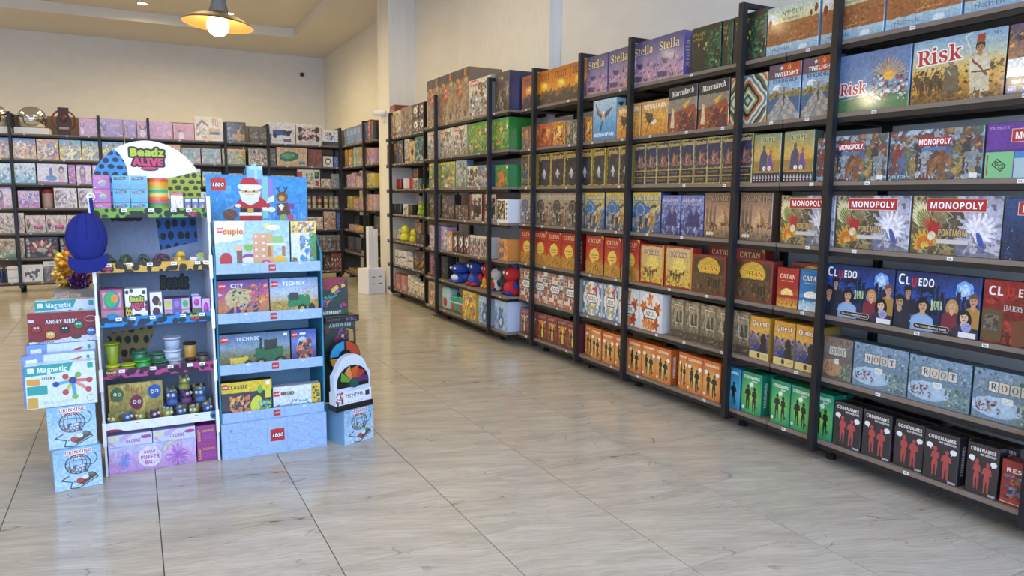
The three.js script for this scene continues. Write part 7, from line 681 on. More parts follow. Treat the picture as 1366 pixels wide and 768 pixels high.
{ // things on the back racks
  const y0 = BB[0] + 0.0005;
  const dome = (x, s, label) => {
    const o = thing('mirror_dome', label, 'dome', [x, y0, -12.52], 0, 'mirrored domes');
    part(o, 'base_box', new RoundedBoxGeometry(0.42 * s, 0.09, 0.3, 2, 0.004).translate(0, 0.045, 0), M.white);
    part(o, 'dome', new THREE.LatheGeometry(V2([[0, 0.4], [0.07, 0.39], [0.13, 0.355], [0.175, 0.295], [0.19, 0.23], [0.182, 0.17], [0.155, 0.12], [0.12, 0.092], [0, 0.092]]).map((v) => new THREE.Vector2(v.x * s, v.y)), 40), M.chrome);
  };
  dome(-1.19, 1, 'mirrored silver dome on a white box, top of the back rack'); dome(-1.62, 0.8, 'smaller mirrored silver dome next to the rack post');
  const o = thing('toy_steering_wheel', 'red toy steering wheel fixed round a dark card pack', 'toy', [-0.8, y0 + 0.0035, -12.42]);
  part(o, 'rim', new THREE.TorusGeometry(0.145, 0.013, 10, 48).translate(0, 0.21, 0), C('#7c2f24', 0.5));
  const s = new THREE.Shape(); s.moveTo(-0.075, 0); s.lineTo(0.075, 0); s.lineTo(0.07, 0.1); s.bezierCurveTo(0.1, 0.16, 0.1, 0.24, 0.06, 0.29); s.lineTo(0.065, 0.39); s.lineTo(-0.065, 0.39); s.lineTo(-0.06, 0.29); s.bezierCurveTo(-0.1, 0.24, -0.1, 0.16, -0.07, 0.1); s.closePath();
  part(o, 'card_pack', new THREE.ExtrudeGeometry(s, { depth: 0.04, bevelEnabled: true, bevelSize: 0.003, bevelThickness: 0.003, bevelSegments: 1 }).translate(0, 0, -0.02), C('#3a2826', 0.5)); part(o, 'hub', ball(0.05, 0.06, 0.03, 0, 0.24, 0.02), C('#5c2c26', 0.4)); part(o, 'name_band', box(0.12, 0.03, 0.004, 0, 0.1, 0.026), C('#b59a8c', 0.6));
  // round bead jar with red lid
  const j = thing('bead_jar', 'round bead jar with crimson lid, fourth shelf of the back rack', 'jar', [-1.06, BB[3] + 0.0005, -12.42]);
  part(j, 'jar', new THREE.LatheGeometry(V2([[0, 0], [0.066, 0], [0.072, 0.01], [0.072, 0.21], [0.06, 0.225], [0, 0.225]]), 28), C('#b9a09a', 0.4)); part(j, 'lid', new THREE.LatheGeometry(V2([[0.076, 0.205], [0.078, 0.215], [0.075, 0.255], [0.05, 0.28], [0, 0.285]]), 28), C('#8a1f34', 0.4));
  // tins in a row
  const tins = ['#8a7a5c', '#b5a890', '#8a4038', '#94843f', '#a89c84', '#9c9488'];
  tins.forEach((c, k) => { const t = thing('striped_tin', 'stack of striped ' + ['brown', 'cream', 'red', 'olive', 'sand', 'grey'][k] + ' tins, fourth shelf of the back rack', 'tin', [2.64 + k * 0.088 + (k > 2 ? 0.02 : 0), BB[3] + 0.0005, -12.4]); for (let q = 0; q < 4; q++) part(t, 'tin', new THREE.CylinderGeometry(0.036, 0.036, 0.046, 20).translate(0, 0.024 + q * 0.05, 0), C(q & 1 ? c : '#c4b8a0', 0.4)); });
  // blue bottles on the bottom shelf
  for (let k = 0; k < 3; k++) { const b = thing('blue_bottle', 'dark blue bottle, bottom shelf of the back rack', 'bottle', [-1.73 + k * 0.055, BB[6] + 0.0005, -12.4], 0, 'dark blue bottles'); part(b, 'bottle', new THREE.LatheGeometry(V2([[0, 0], [0.022, 0], [0.024, 0.01], [0.024, 0.13], [0.012, 0.17], [0.012, 0.19], [0, 0.19]]), 16), C('#26356a', 0.25)); part(b, 'cap', new THREE.CylinderGeometry(0.013, 0.013, 0.025, 12).translate(0, 0.2025, 0), C('#c9c9cc', 0.4)); }
  // yellow soft toys on the corner rack
  for (const [z, c, n] of [[-11.777, '#b5a02c', 'olive yellow']]) { const t = thing('plush_toy', n + ' plush toy, fourth shelf of the corner rack', 'plush', [3.3, BB[3] + 0.0005, z], TH); part(t, 'body', ball(0.06, 0.05, 0.05, 0, 0.05, 0), C(c, 0.95)); part(t, 'head', ball(0.045, 0.04, 0.04, 0, 0.115, 0.01), C(c, 0.95)); for (const k of [-1, 1]) part(t, 'ear', ball(0.014, 0.035, 0.012, k * 0.025, 0.16, 0), C(c, 0.95)); }
  // white printed stools carton by the pillar and tall white packs on it
  const cart = thing('slotted_carton', 'white carton with hand slots on floor by the pillar', 'carton', [3.06, 0, -10.28], 0.35);
  part(cart, 'body', new RoundedBoxGeometry(0.3, 0.37, 0.26, 2, 0.006).translate(0, 0.185, 0), M.white); for (const y of [0.3, 0.2]) for (const x of [-0.06, 0.06]) part(cart, 'slot', box(0.05, 0.012, 0.004, x, y - 0.05, 0.13), M.tagInk); part(cart, 'label', box(0.004, 0.02, 0.1, 0.1505, 0.1, 0), M.tagInk);
  single('tall_pack', 'wider tall white pack standing on the slotted carton', 'pack', new RoundedBoxGeometry(0.075, 0.6, 0.06, 2, 0.004).translate(0, 0.3, 0), M.white, [3.02, 0.3705, -10.22], 0.35, 'tall white packs'); single('tall_pack', 'slimmer tall white pack standing on the slotted carton', 'pack', new RoundedBoxGeometry(0.06, 0.56, 0.06, 2, 0.004).translate(0, 0.28, 0), M.card, [3.12, 0.3705, -10.28], 0.35, 'tall white packs');
  // security cameras
  const cam = thing('security_camera', 'white bullet security camera on the pillar', 'camera', [3.27, 2.53, -10.2], 0);
  part(cam, 'mount', new THREE.CylinderGeometry(0.045, 0.05, 0.03, 20).rotateZ(Math.PI / 2), M.white, [-0.015, -0.03, 0]); part(cam, 'arm', new THREE.CylinderGeometry(0.014, 0.014, 0.07, 12), M.white, [-0.05, 0.0, 0]); part(cam, 'body', new THREE.LatheGeometry(V2([[0, -0.09], [0.036, -0.085], [0.042, -0.05], [0.042, 0.08], [0.036, 0.085], [0, 0.085]]), 24).rotateX(Math.PI / 2).rotateY(-2.2), M.white, [-0.08, 0.05, 0.02]); part(cam, 'lens', new THREE.CylinderGeometry(0.026, 0.026, 0.01, 20).rotateX(Math.PI / 2).rotateY(-2.2), M.black, [-0.08 - 0.075, 0.05, 0.02 - 0.053]);
  const eye = thing('dome_camera', 'small black wall camera high on the back wall', 'camera', [3.2, 3.84, ZB]); part(eye, 'base', new THREE.CylinderGeometry(0.05, 0.05, 0.02, 20).rotateX(Math.PI / 2), M.white, [0, 0, 0.01]); part(eye, 'lens', ball(0.042, 0.042, 0.042, 0, 0, 0.035), M.black);
}

fillShelves();

// ---------------------------------------------------------------- bead toy display
const ZD = -4.03;
{
  const S = thing('bead_toy_display', 'white cardboard display stand with dotted lips and arched header', 'display stand', [0.087, 0, ZD]), x0 = -0.262, x1 = 0.262, D = 0.37;
  const flapped = (x) => merge([box(0.01, 1.39, D, x, 0.695, -D / 2)]);
  part(S, 'side_panel', flapped(x0), M.card); part(S, 'side_panel', flapped(x1), M.card);
  const pf = (key, w, h, d, y, z, x = 0, name = 'tray_lip') => part(S, name, cardBox(w, h, d, prints[key], 0.0008), printMat(prints[key], true), [x, y, z]);
  pf('back_dots', 0.512, 1.385, 0.006, 0, -D + 0.004, 0, 'back_panel');
  for (const x of [x0, x1]) for (const [y, h] of [[1.27, 0.13], [0.98, 0.12], [0.72, 0.1], [0.44, 0.11], [0.16, 0.12]]) part(S, 'white_flap', box(0.016, h, 0.02, x, y + h / 2, 0.005), M.paper);
  [['lip_green', 1.293], ['lip_yellow', 1.027], ['lip_blue', 0.758], ['lip_pink', 0.497], ['lip_white', 0.225]].forEach(([k, y], n) => {
    const L = pf(k, 0.514, 0.048, 0.005, y, -0.002); part(S, 'tray', box(0.51, 0.006, D - 0.02, 0, y + 0.003, -D / 2 + 0.004), M.card);
    for (const t of [[-0.12, 0.0, 0.1, 0.17], [-0.2, -0.11, -0.02, 0.09, 0.2, 0.24], [-0.17, -0.11, -0.02, 0.12, 0.21], [-0.17, -0.03, 0.05, 0.14, 0.2], [-0.11, 0.16]][n]) part(L, 'price_tag', tagGeo, printMat(prints.price, true), [t, 0.029, 0.0034]);
  });
  const sh = new THREE.Shape(); sh.moveTo(-0.258, 0); sh.lineTo(-0.262, 0.1); sh.bezierCurveTo(-0.24, 0.19, -0.15, 0.3, 0.0, 0.305); sh.bezierCurveTo(0.12, 0.305, 0.22, 0.22, 0.262, 0.12); sh.lineTo(0.258, 0); sh.closePath();
  part(S, 'header_card', printedShape(sh, 0.005, prints.header_dots), printMat(prints.header_dots, true), [0, 1.388, -D - 0.002]);
  // what stands on the trays; X from the left panel edge, y of tray floor
  const put = (key, xa, xb, y, h, d, zf, label, cat = 'toy box', lift = 0, name = 'toy_box') => { const p = prints[key]; return single(name, label || p.words + ', on the bead toy display', cat, cardBox(xb - xa - 0.002, h, d, p, 0.0012), printMat(p), [(xa + xb) / 2, y + 0.0065 + lift, ZD - 0.008 - zf - d / 2], 0, p.words); };
  const y1 = 1.293;
  for (const k of [0, 1, 2]) put('orb_magenta', -0.16, -0.085, y1, 0.066, 0.09, 0.01, prints.orb_magenta.words + ', ' + ['lowest', 'middle', 'topmost'][k] + ' of three', 'toy box', k * 0.0665);
  for (const k of [0, 1, 2]) for (const x of [-0.078, -0.001]) put('slinky_teal', x, x + 0.076, y1, 0.066, 0.07, 0.01, prints.slinky_teal.words + ', ' + ['bottom', 'middle', 'top'][k] + ' box beside the ' + (x < -0.05 ? 'magenta boxes' : 'rainbow springs'), 'toy box', k * 0.0665);
  put('pack_pale', 0.178, 0.236, y1, 0.115, 0.03, 0.03); for (const k of [0, 1, 2]) put('egg_navy', 0.24 + k * 0.033, 0.272 + k * 0.033, y1, 0.092, 0.03, 0.01 + k * 0.002);
  // rainbow springs: stacked rings of five colours
  for (const [k, cols] of [[0, ['#d9403c', '#e0822f', '#e2b83a', '#8ab03a', '#3aa07c']], [1, ['#e05a6a', '#e0822f', '#e2c03a']], [2, ['#3aa07c', '#c4b83a', '#e2a034', '#e0603c']]]) {
    const y = y1 + 0.0065 + [0, 0.0665, 0.1145][k], hh = [0.065, 0.047, 0.075][k], o = thing('rainbow_spring', 'rainbow coloured plastic spring, ' + ['lowest', 'middle', 'topmost'][k] + ' of three stacked', 'toy', [0.123, y, ZD - 0.075], 0, 'stacked rainbow springs'), n = cols.length * 3;
    for (let q = 0; q < n; q++) part(o, 'coil', new THREE.CylinderGeometry(0.047, 0.047, hh / n - 0.0006, 32, 1, false).translate(0, (q + 0.5) * hh / n, 0), C(cols[Math.floor(q / 3)], 0.35));
  }
  // tray 2: bagged tangles and small packs
  const y2 = 1.027 + 0.0065, clear = new THREE.MeshPhysicalMaterial({ color: '#f4f6f8', transmission: 1, thickness: 0, roughness: 0.08 });
  const crumple = (rx, ry, rz, seed, amt = 0.2, det = 3) => { const g = new THREE.IcosahedronGeometry(1, det * 4), p = g.attributes.position, n = noiseField(seed), v = new THREE.Vector3(); for (let i = 0; i < p.count; i++) { v.fromBufferAttribute(p, i).normalize(); const k = 1 + amt * (Math.abs(n(v.x * 2.3 + 9 + v.z * 1.7, v.y * 2.3 + 9 + v.z, 3) - 0.5) * 4 - 0.8); p.setXYZ(i, v.x * rx * k, v.y * ry * k, v.z * rz * k); } g.computeVertexNormals(); return g; };
  [[-0.123, '#4a5a48', 'grey green'], [-0.04, '#3f5a40', 'leaf green'], [0.042, '#4a5f50', 'sea green'], [0.124, '#5c3a40', 'plum']].forEach(([x, c, n], k) => {
    const o = thing('bagged_tangle', n + ' twisted tangle toy in a clear bag', 'toy', [x, y2 + 0.041, ZD - 0.1], k, 'bagged tangle toys');
    part(o, 'tangle', new THREE.TorusKnotGeometry(0.019, 0.008, 90, 8, 2 + (k & 1), 5).scale(1.2, 1, 1), C(c, 0.6)); part(o, 'clear_bag', crumple(0.034, 0.036, 0.036, 50 + k, 0.1), clear);
  });
  { const o = thing('bagged_duck', 'yellow rounded squeeze toy in a clear bag', 'toy', [0.205, y2 + 0.046, ZD - 0.09]); part(o, 'body', ball(0.034, 0.026, 0.03, 0, -0.012, 0), C('#d2ac1f', 0.4)); part(o, 'head', ball(0.022, 0.02, 0.02, 0.008, 0.02, 0.006), C('#dab628', 0.4)); part(o, 'bill', ball(0.012, 0.005, 0.012, 0.016, 0.016, 0.026, 10), C('#c9782c', 0.4)); part(o, 'clear_bag', crumple(0.037, 0.04, 0.04, 61, 0.1), clear); }
  put('pack_pale', 0.256, 0.292, 1.027, 0.06, 0.02, 0.05, 'small blue tagged pack beside the bagged yellow toy', 'toy pack');
  { const o = thing('bagged_star', 'mint and yellow star toy in a clear bag', 'toy', [0.305, y2 + 0.043, ZD - 0.1]); const st = new THREE.Shape(starPts(0, 0, 0.028).map((p) => new THREE.Vector2(...p))); part(o, 'star', new THREE.ExtrudeGeometry(st, { depth: 0.016, bevelEnabled: true, bevelSize: 0.004, bevelThickness: 0.004, bevelSegments: 2 }).translate(0, 0, -0.008), C('#9ab08a', 0.5)); part(o, 'card', box(0.03, 0.06, 0.004, 0.01, 0, -0.015), C('#cdb23a', 0.6)); }
  // tray 3
  const y3 = 0.758; put('disc_low', -0.158, -0.06, y3, 0.075, 0.08, 0.01); put('disc_red', -0.158, -0.06, y3, 0.105, 0.08, 0.015, null, 'toy box', 0.0755);
  put('orb_white', -0.052, 0.048, y3, 0.178, 0.09, 0.01); put('orb_pair', 0.058, 0.115, y3, 0.155, 0.06, 0.01); put('six_windows', 0.122, 0.242, y3, 0.118, 0.1, 0.015);
  put('orb_olive', 0.252, 0.298, y3, 0.06, 0.06, 0.02, null, 'toy box'); put('orb_lilac', 0.3, 0.341, y3, 0.108, 0.06, 0.02); put('orb_lilac', 0.254, 0.298, y3, 0.06, 0.06, 0.02, null, 'toy box', 0.0605); put('egg_navy', 0.25, 0.3, y3, 0.13, 0.02, 0.1);
  // tray 4: slime cups and tubs
  const y4 = 0.497 + 0.0065, cup = (name, x, z, y, prof, col, lidCol, label) => { const o = thing(name, label, 'tub', [x, y, z]); part(o, 'tub', new THREE.LatheGeometry(V2(prof), 28), C(col, 0.35)); const top = prof[prof.length - 2]; part(o, 'lid', new THREE.LatheGeometry(V2([[0, top[1] + 0.012], [top[0] + 0.001, top[1] + 0.012], [top[0] + 0.004, top[1] + 0.009], [top[0] + 0.004, top[1] + 0.0005], [0, top[1] + 0.0005]]), 28), C(lidCol, 0.35)); return o; };
  const low = (r0, h) => [[0, 0], [r0 * 0.92, 0], [r0, h], [0, h]];
  cup('slime_tub', -0.122, ZD - 0.09, y4, [[0, 0], [0.026, 0], [0.03, 0.04], [0.022, 0.05], [0.024, 0.06], [0.032, 0.15], [0, 0.15]], '#8a9c22', '#93a626', 'tall olive lime goblet of slime');
  cup('slime_tub', -0.12, ZD - 0.042, y4, low(0.03, 0.045), '#a4b81f', '#aebf2a', 'low lime tub in front of the olive goblet'); cup('slime_tub', -0.053, ZD - 0.045, y4, low(0.03, 0.046), '#a9bb22', '#b2c42c', 'low lime tub beside the bright green one');
  cup('slime_tub', 0.012, ZD - 0.055, y4, low(0.035, 0.06), '#2f9c3c', '#36a844', 'bright green tub of slime'); cup('slime_tub', 0.0, ZD - 0.15, y4, low(0.035, 0.085), '#3a7a54', '#427f5a', 'dull green tub behind the bright green one'); cup('slime_tub', 0.092, ZD - 0.06, y4, low(0.037, 0.045), '#3f6f50', '#48785a', 'low sea green tub'); cup('slime_tub', 0.085, ZD - 0.155, y4, low(0.036, 0.07), '#4a7a5c', '#4f8062', 'grey green tub at the back of tray');
  cup('slime_tub', 0.155, ZD - 0.12, y4, [[0, 0], [0.034, 0], [0.041, 0.085], [0, 0.085]], '#b9c0cc', '#c9ced8', 'white tub under the upper white tub'); cup('slime_tub', 0.155, ZD - 0.12, y4 + 0.0975, [[0, 0], [0.034, 0], [0.041, 0.055], [0, 0.055]], '#a9b4c4', '#c4cad6', 'upper white tub with faint print'); cup('slime_tub', 0.16, ZD - 0.042, y4, low(0.03, 0.05), '#9aa2ae', '#a8b0bc', 'small frosted tub at the tray front');
  cup('slime_tub', 0.237, ZD - 0.1, y4, [[0, 0], [0.026, 0], [0.029, 0.12], [0, 0.12]], '#b98a34', '#2c2420', 'amber tub with dark lid'); cup('slime_tub', 0.237, ZD - 0.042, y4, low(0.026, 0.046), '#54402c', '#2c2420', 'brown tub in front of the amber one'); cup('slime_tub', 0.295, ZD - 0.06, y4, low(0.026, 0.065), '#5a4a34', '#3a3a3c', 'dark brown tub by the side panel');
  // tray 5: display card with heap of squeeze toys
  const y5 = 0.225 + 0.0065; single('display_card', prints.monster_card.words + ', behind the squeeze toys', 'display card', cardBox(0.25, 0.215, 0.012, prints.monster_card, 0.001), printMat(prints.monster_card, true), [-0.028, y5, ZD - 0.1]);
  const rr5 = rng(9), cols = [['#8a8a3c', 'olive'], ['#3f5a94', 'blue'], ['#8f8f44', 'moss'], ['#5a3a5c', 'plum'], ['#9a9444', 'khaki'], ['#46608c', 'slate blue']];
  const toy = (x, y, z, c, n, s) => { const o = thing('squeeze_toy', n + ' squeeze creature toy heaped on the lowest tray', 'toy', [x, y, z], (rr5() - 0.5) * 1.6, 'heap of squeeze toys'); part(o, 'body', new THREE.LatheGeometry(V2([[0, 0], [0.02, 0.0], [0.03, 0.012], [0.025, 0.03], [0.014, 0.04], [0, 0.042]]).map((v) => v.multiplyScalar(s)), 16), C(c, 0.55)); part(o, 'head', ball(0.026 * s, 0.02 * s, 0.024 * s, 0, 0.05 * s, 0.004, 14), C(c, 0.55)); for (const k of [-1, 1]) { part(o, 'eye', ball(0.009 * s, 0.009 * s, 0.007 * s, k * 0.011 * s, 0.058 * s, 0.021 * s, 10), C('#d2cfc0', 0.4)); part(o, 'ear', ball(0.008 * s, 0.013 * s, 0.006 * s, k * 0.019 * s, 0.07 * s, 0, 10), C(c, 0.55)); } };
  for (let k = 0; k < 8; k++) { const [c, n] = cols[k % 6]; toy(-0.135 + k * 0.0625, y5, ZD - 0.045 - (k & 1) * 0.008, c, n, 0.95); }
  for (let k = 0; k < 4; k++) { const [c, n] = cols[(k + 1) % 6]; toy(0.12 + k * 0.062, y5, ZD - 0.115, c, n, 1.05); }
  for (let k = 0; k < 3; k++) { const [c, n] = cols[(k * 2 + 1) % 6]; toy(0.14 + k * 0.067, y5 + 0.08, ZD - 0.078, c, n, 1.0); }
  for (let k = 0; k < 4; k++) { const [c, n] = cols[(k + 4) % 6]; toy(0.118 + k * 0.064, y5, ZD - 0.188, c, n, 0.95); }
  for (let k = 0; k < 3; k++) { const [c, n] = cols[(k * 5) % 6]; toy(0.135 + k * 0.067, y5 + 0.08, ZD - 0.155, c, n, 1.0); }
  toy(0.2, y5 + 0.148, ZD - 0.1, '#8a8a3c', 'topmost olive', 1.0);
  // boxes under the trays
  put('puffer', -0.166, 0.24, -0.006, 0.138, 0.1, 0.008); put('unicorn', -0.166, 0.036, -0.006, 0.062, 0.1, 0.01, 'long pastel box with purple lettering, by the bingo stack', 'toy box', 0.1385); put('unicorn', 0.038, 0.24, -0.006, 0.062, 0.1, 0.01, 'long pastel box with purple lettering, next to the magenta boxes', 'toy box', 0.1385);
  put('giant_ball', 0.244, 0.341, -0.006, 0.098, 0.1, 0.008, 'lower of two magenta boxes with yellow and purple lettering'); put('giant_ball', 0.244, 0.341, -0.006, 0.098, 0.1, 0.01, 'upper of two magenta boxes with yellow and purple lettering', 'toy box', 0.0985);
}

// ---------------------------------------------------------------- brick toy display
{
  const cx = 0.641, S = thing('brick_toy_display', 'pale blue cardboard display stand with winter scene header', 'display stand', [cx, 0, ZD]), D = 0.36;
  const pp = (key, w, h, d, y, z, x = 0, name = 'tray_lip') => part(S, name, cardBox(w, h, d, prints[key], 0.001), printMat(prints[key], true), [x, y, z]);
  const side = new THREE.Shape(); side.moveTo(0, 0); side.lineTo(D, 0); side.lineTo(D, 1.2); side.lineTo(0.12, 1.2); side.lineTo(0.0, 1.1); side.closePath();
  const sg = new THREE.ExtrudeGeometry(side, { depth: 0.008, bevelEnabled: false }).rotateY(Math.PI / 2);
  for (const x of [-0.278, 0.27]) part(S, 'side_panel', sg, C('#2f7f9c', 0.6), [x, 0, 0]);
  part(S, 'back_panel', box(0.54, 1.2, 0.008, 0, 0.6, -D + 0.006), C('#8fb0c4', 0.7));
  part(S, 'base_front', cardBox(0.555, 0.197, 0.02, prints.base_brick, 0.001), printMat(prints.base_brick, true), [0, 0, 0.0105]);
  [0.197, 0.46, 0.735, 0.998].forEach((y, n) => { const L = pp('lip_brick', 0.538, 0.055, 0.005, y + (n ? 0 : 0.0), 0.003); part(S, 'tray', box(0.534, 0.006, D - 0.02, 0, y + 0.003, -D / 2 + 0.004), C('#7a98b0', 0.7)); for (const t of [-0.13, 0.16]) part(L, 'price_tag', cardBox(0.016, 0.009, 0.001, prints.price, 0.0002), printMat(prints.price, true), [t, 0.042, 0.0033]); });
  const sh = new THREE.Shape(); sh.moveTo(-0.272, 0); sh.lineTo(0.277, 0); sh.lineTo(0.277, 0.325); sh.lineTo(0.03, 0.33); sh.lineTo(0.03, 0.385); sh.lineTo(0.0, 0.38); sh.lineTo(-0.005, 0.395); sh.lineTo(-0.028, 0.395); sh.lineTo(-0.032, 0.38); sh.lineTo(-0.06, 0.385); sh.lineTo(-0.06, 0.33); sh.lineTo(-0.272, 0.333); sh.closePath();
  part(S, 'header_card', printedShape(sh, 0.006, prints.header_winter), printMat(prints.header_winter, true), [0.002, 1.19, -D + 0.012]);
  const put = (key, xa, xb, y, h, d = 0.06, zf = 0.01) => { const p = prints[key]; single('toy_box', p.words + ', on the pale blue display', 'toy box', cardBox(xb - xa - 0.003, h, d, p, 0.0014), printMat(p), [(xa + xb) / 2, y + 0.0065, ZD - zf - d / 2]); };
  put('picnic', 0.372, 0.752, 0.998, 0.268, 0.09); put('forest_tall', 0.757, 0.896, 0.998, 0.266, 0.06); put('space_city', 0.372, 0.636, 0.735, 0.222); put('harvester', 0.638, 0.898, 0.735, 0.222); put('tractor', 0.372, 0.738, 0.46, 0.208); put('mech', 0.742, 0.88, 0.46, 0.208); put('neon_classic', 0.372, 0.634, 0.197, 0.21); put('sea_white', 0.637, 0.898, 0.197, 0.158);
}

// ---------------------------------------------------------------- stacks beside the displays
{
  const b = (key, w, h, d, x, y, z, turn, label, cat = 'game box', name = 'game_box', group) => { const p = prints[key]; return single(name, label, cat, cardBox(w, h, d, p, 0.002), printMat(p), [x, y, z], turn, group); };
  // left of the bead display
  const t = 0.16; b('bingo', 0.2, 0.204, 0.2, -0.305, 0.0005, -4.02, t, 'light blue bingo box on the floor, bottom front of its stack'); b('bingo', 0.2, 0.204, 0.2, -0.312, 0.205, -4.035, t * 0.6, 'light blue bingo box resting on another, front of its stack');
  b('bingo', 0.2, 0.24, 0.2, -0.33, 0.0005, -4.26, 0.06, 'bingo box half hidden behind the stack, on the floor'); b('bingo', 0.2, 0.165, 0.2, -0.33, 0.2412, -4.27, 0.1, 'bingo box half hidden behind the stack, upper one');
  b('magnet', 0.285, 0.208, 0.06, -0.335, 0.4098, -3.97, 0.03, 'white magnet construction box at the front of stacked boxes', 'toy box', 'toy_box'); b('planner', 0.3, 0.24, 0.06, -0.345, 0.4098, -4.04, 0.03, prints.planner.words, 'toy box', 'toy_box');
  b('planner', 0.29, 0.275, 0.2, -0.34, 0.4098, -4.2, 0.02, 'periwinkle box under the red card pack', 'toy box', 'toy_box'); b('flock', 0.29, 0.15, 0.04, -0.325, 0.6855, -4.13, 0.01, prints.flock.words, 'card pack', 'card_pack'); b('magnet', 0.26, 0.2, 0.06, -0.315, 0.6855, -4.22, 0.01, 'white magnet construction box behind the red card pack', 'toy box', 'toy_box');
  // right of the brick display
  b('bingo', 0.205, 0.205, 0.2, 1.065, 0.0005, -4.08, 0.37, 'light blue bingo box set askew beside the pale blue display');
  b('memory_flip', 0.2, 0.48, 0.05, 1.045, 0.2062, -4.2, 0.2, 'tall memory game card standing behind the fan-shaped game'); b('flat_game', 0.21, 0.036, 0.14, 1.03, 0.687, -4.16, 0.2, prints.flat_game.words, 'game box'); b('memory', 0.175, 0.215, 0.05, 1.005, 0.7237, -4.17, 0.15, 'memory game card standing on the flat black game');
  const o = thing('round_game_pack', 'round black game with red and blue curved keys', 'game', [1.055, 0.48, -4.13], 0.2);
  part(o, 'disc', new THREE.CylinderGeometry(0.098, 0.098, 0.03, 48).rotateX(Math.PI / 2), M.black);
  ['#b5432c', '#2f8fb8', '#c9963c', '#2f6fb0'].forEach((c, k) => { const s = new THREE.Shape(); s.absarc(0, 0, 0.09, 0.08, 1.49, false); s.absarc(0, 0, 0.045, 1.4, 0.17, true); s.closePath(); part(o, 'key', new THREE.ExtrudeGeometry(s, { depth: 0.008, bevelEnabled: true, bevelSize: 0.002, bevelThickness: 0.002, bevelSegments: 1, curveSegments: 10 }).rotateZ(k * Math.PI / 2), C(c, 0.3), [0, 0, 0.014]); });
  const a = thing('fan_game_pack', 'white arched game pack with fan of coloured keys', 'game', [1.06, 0.2062, -4.01], 0.32);
  const sh = new THREE.Shape(); sh.moveTo(-0.115, 0.1); sh.lineTo(-0.118, 0.2); sh.bezierCurveTo(-0.1, 0.215, -0.095, 0.235, -0.08, 0.265); sh.bezierCurveTo(-0.045, 0.325, 0.045, 0.325, 0.08, 0.265); sh.bezierCurveTo(0.095, 0.235, 0.1, 0.215, 0.118, 0.2); sh.lineTo(0.115, 0.1); sh.closePath();
  part(a, 'arched_card', new THREE.ExtrudeGeometry(sh, { depth: 0.04, bevelEnabled: true, bevelSize: 0.003, bevelThickness: 0.003, bevelSegments: 2, curveSegments: 16 }).translate(0, 0, -0.02), C('#cdd8e6', 0.5));
  part(a, 'printed_front', cardBox(0.238, 0.075, 0.07, prints.arch_game, 0.002), printMat(prints.arch_game, true), [0, 0.032, 0]); part(a, 'black_base', new RoundedBoxGeometry(0.25, 0.032, 0.085, 2, 0.004).translate(0, 0.016, 0), M.black);
  ['#5f9a34', '#d08a4a', '#cc5a20', '#a8392a', '#5a2f68'].forEach((c, k) => { const s = new THREE.Shape(), A = (d) => (168 - k * 34 - d) * DEG, pt = (r, d) => [Math.cos(A(d)) * r, Math.sin(A(d)) * r]; s.moveTo(...pt(0.032, 3)); s.lineTo(...pt(0.082, 2)); s.quadraticCurveTo(...pt(0.088, 15), ...pt(0.1, 30)); s.lineTo(...pt(0.032, 29)); s.closePath(); part(a, 'key', new THREE.ExtrudeGeometry(s, { depth: 0.012, bevelEnabled: true, bevelSize: 0.002, bevelThickness: 0.002, bevelSegments: 1 }), C(c, 0.3), [0, 0.15, 0.022]); });
  const back = new THREE.Shape(); back.absarc(0, 0, 0.104, -0.2, Math.PI + 0.2, false); back.closePath(); part(a, 'key_tray', new THREE.ExtrudeGeometry(back, { depth: 0.006, bevelEnabled: false, curveSegments: 24 }), M.black, [0, 0.148, 0.0232]);
  part(a, 'hub', new THREE.CylinderGeometry(0.026, 0.028, 0.02, 24).rotateX(Math.PI / 2), C('#24504f', 0.4), [0, 0.15, 0.036]);
  // cap hung on the bead display
  const cap = thing('fabric_hat', 'royal blue fabric hat with brim hung on the bead display', 'hat', [-0.196, 1.05, -3.985], 0.1), blue = C('#111f70', 0.9), dark = C('#0c1652', 0.9);
  part(cap, 'crown', new THREE.SphereGeometry(1, 28, 18, 0, Math.PI * 2, 0, Math.PI * 0.5).rotateX(Math.PI / 2).scale(0.088, 0.12, 0.06), blue, [0, 0.15, 0]);
  part(cap, 'back_panel', new THREE.SphereGeometry(1, 24, 10, 0, Math.PI * 2, 0, Math.PI * 0.5).rotateX(-Math.PI / 2).scale(0.088, 0.12, 0.012), dark, [0, 0.15, 0]);
  const br = new THREE.Shape(); br.moveTo(-0.08, 0.07); br.bezierCurveTo(-0.09, 0.0, -0.05, -0.012, 0.0, -0.01); br.bezierCurveTo(0.05, -0.008, 0.085, 0.01, 0.08, 0.08); br.bezierCurveTo(0.04, 0.045, -0.04, 0.04, -0.08, 0.07);
  part(cap, 'brim', new THREE.ExtrudeGeometry(br, { depth: 0.006, bevelEnabled: true, bevelSize: 0.002, bevelThickness: 0.002, bevelSegments: 2, curveSegments: 16 }), blue, [0, 0.0, 0.03], [0.12, 0, 0]);
  part(cap, 'button', ball(0.009, 0.006, 0.009, 0, 0.272, 0.006, 10), dark);
  for (const k of [-1, 0, 1]) part(cap, 'seam', new THREE.TubeGeometry(new THREE.CatmullRomCurve3([0, 0.25, 0.5, 0.75, 1].map((t) => { const a = t * 1.35, x = Math.sin(k * 0.55) * Math.sin(1.57 - a * 0.9); return new THREE.Vector3(x * 0.088, 0.15 + 0.121 * Math.sin(a), 0.061 * Math.sqrt(Math.max(0, 1 - x * x - Math.sin(a) ** 2))); })), 12, 0.0016, 6), dark);
  part(cap, 'side_strap', new RoundedBoxGeometry(0.016, 0.11, 0.006, 2, 0.002), blue, [0.03, 0.285, 0.0], [0, 0, 0.05]);
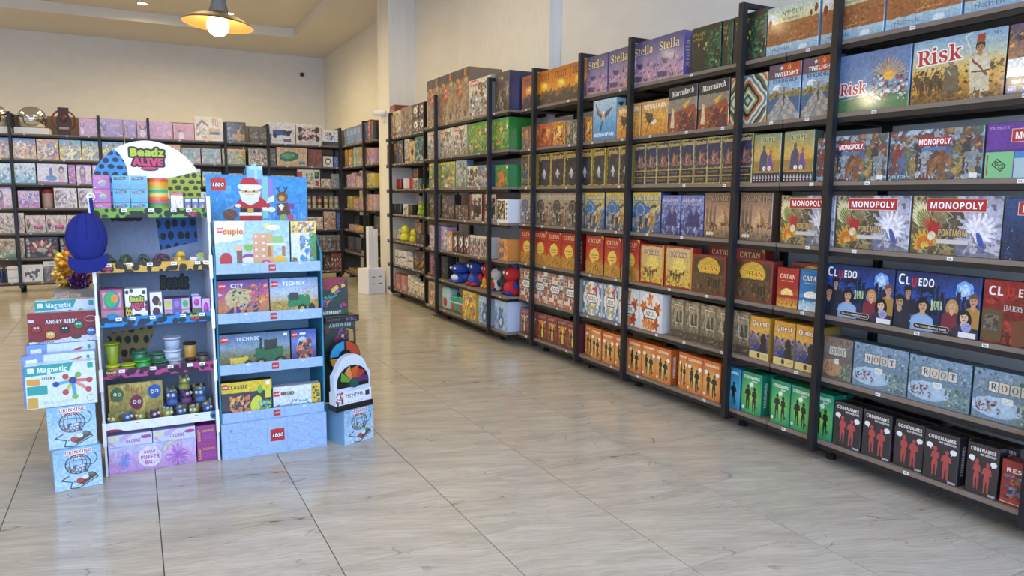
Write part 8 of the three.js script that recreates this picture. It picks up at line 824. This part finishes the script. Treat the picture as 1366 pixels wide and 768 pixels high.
  part(cap, 'hang_loop', new THREE.TorusGeometry(0.016, 0.003, 8, 20), M.paper, [0.028, 0.345, 0]);
  // carton with crackly wrapped goods behind the stack
  single('storage_carton', 'grey cardboard carton standing behind the bingo stack', 'carton', new RoundedBoxGeometry(0.23, 0.845, 0.26, 2, 0.004).translate(0, 0.4225, 0), M.greyCard, [-0.315, 0, -5.12]);
  const crumple = (rx, ry, rz, seed, amt) => { const g = new THREE.IcosahedronGeometry(1, 10), p = g.attributes.position, n = noiseField(seed), v = new THREE.Vector3(); for (let i = 0; i < p.count; i++) { v.fromBufferAttribute(p, i).normalize(); const k = 1 + amt * (Math.abs(n(v.x * 3.1 + 9 + v.z * 2.2, v.y * 3.1 + 9 + v.z, 3) - 0.5) * 4 - 0.8); p.setXYZ(i, v.x * rx * k, Math.max(-ry * 0.8, v.y * ry * k), v.z * rz * k); } return g; };
  const flat = (g) => { g.computeVertexNormals(); return g; };
  single('gift_bag', 'crumpled gold foil gift bag on the grey carton', 'bag', flat(crumple(0.12, 0.12, 0.08, 71, 0.3)), mat('#c9963c', 0.28, { metalness: 0.75, flatShading: true }), [-0.33, 0.942, -5.16]);
  single('foil_wrapper', 'crumpled dark purple foil wrapper in front of the gold bag', 'wrapper', flat(crumple(0.06, 0.06, 0.04, 72, 0.4)), mat('#4a1f54', 0.25, { metalness: 0.5, flatShading: true }), [-0.3, 0.8935, -5.02]);
  const parcel = thing('cellophane_parcel', 'clear crackled cellophane parcel with pink contents', 'parcel', [-0.345, 0.785, -4.7]);
  part(parcel, 'cellophane', flat(crumple(0.105, 0.08, 0.09, 73, 0.35)), new THREE.MeshPhysicalMaterial({ color: '#f6f2f4', transmission: 0.75, thickness: 0, roughness: 0.1, flatShading: true }));
  part(parcel, 'pink_filling', flat(crumple(0.06, 0.04, 0.045, 74, 0.3)), C('#c46a84', 0.8), [0.01, -0.02, 0]);
  single('display_plinth', 'low grey carton under the cellophane parcel', 'carton', new RoundedBoxGeometry(0.21, 0.72, 0.2, 2, 0.004).translate(0, 0.36, 0), M.greyCard, [-0.31, 0, -4.7]);
}

renderer.render(scene, camera);
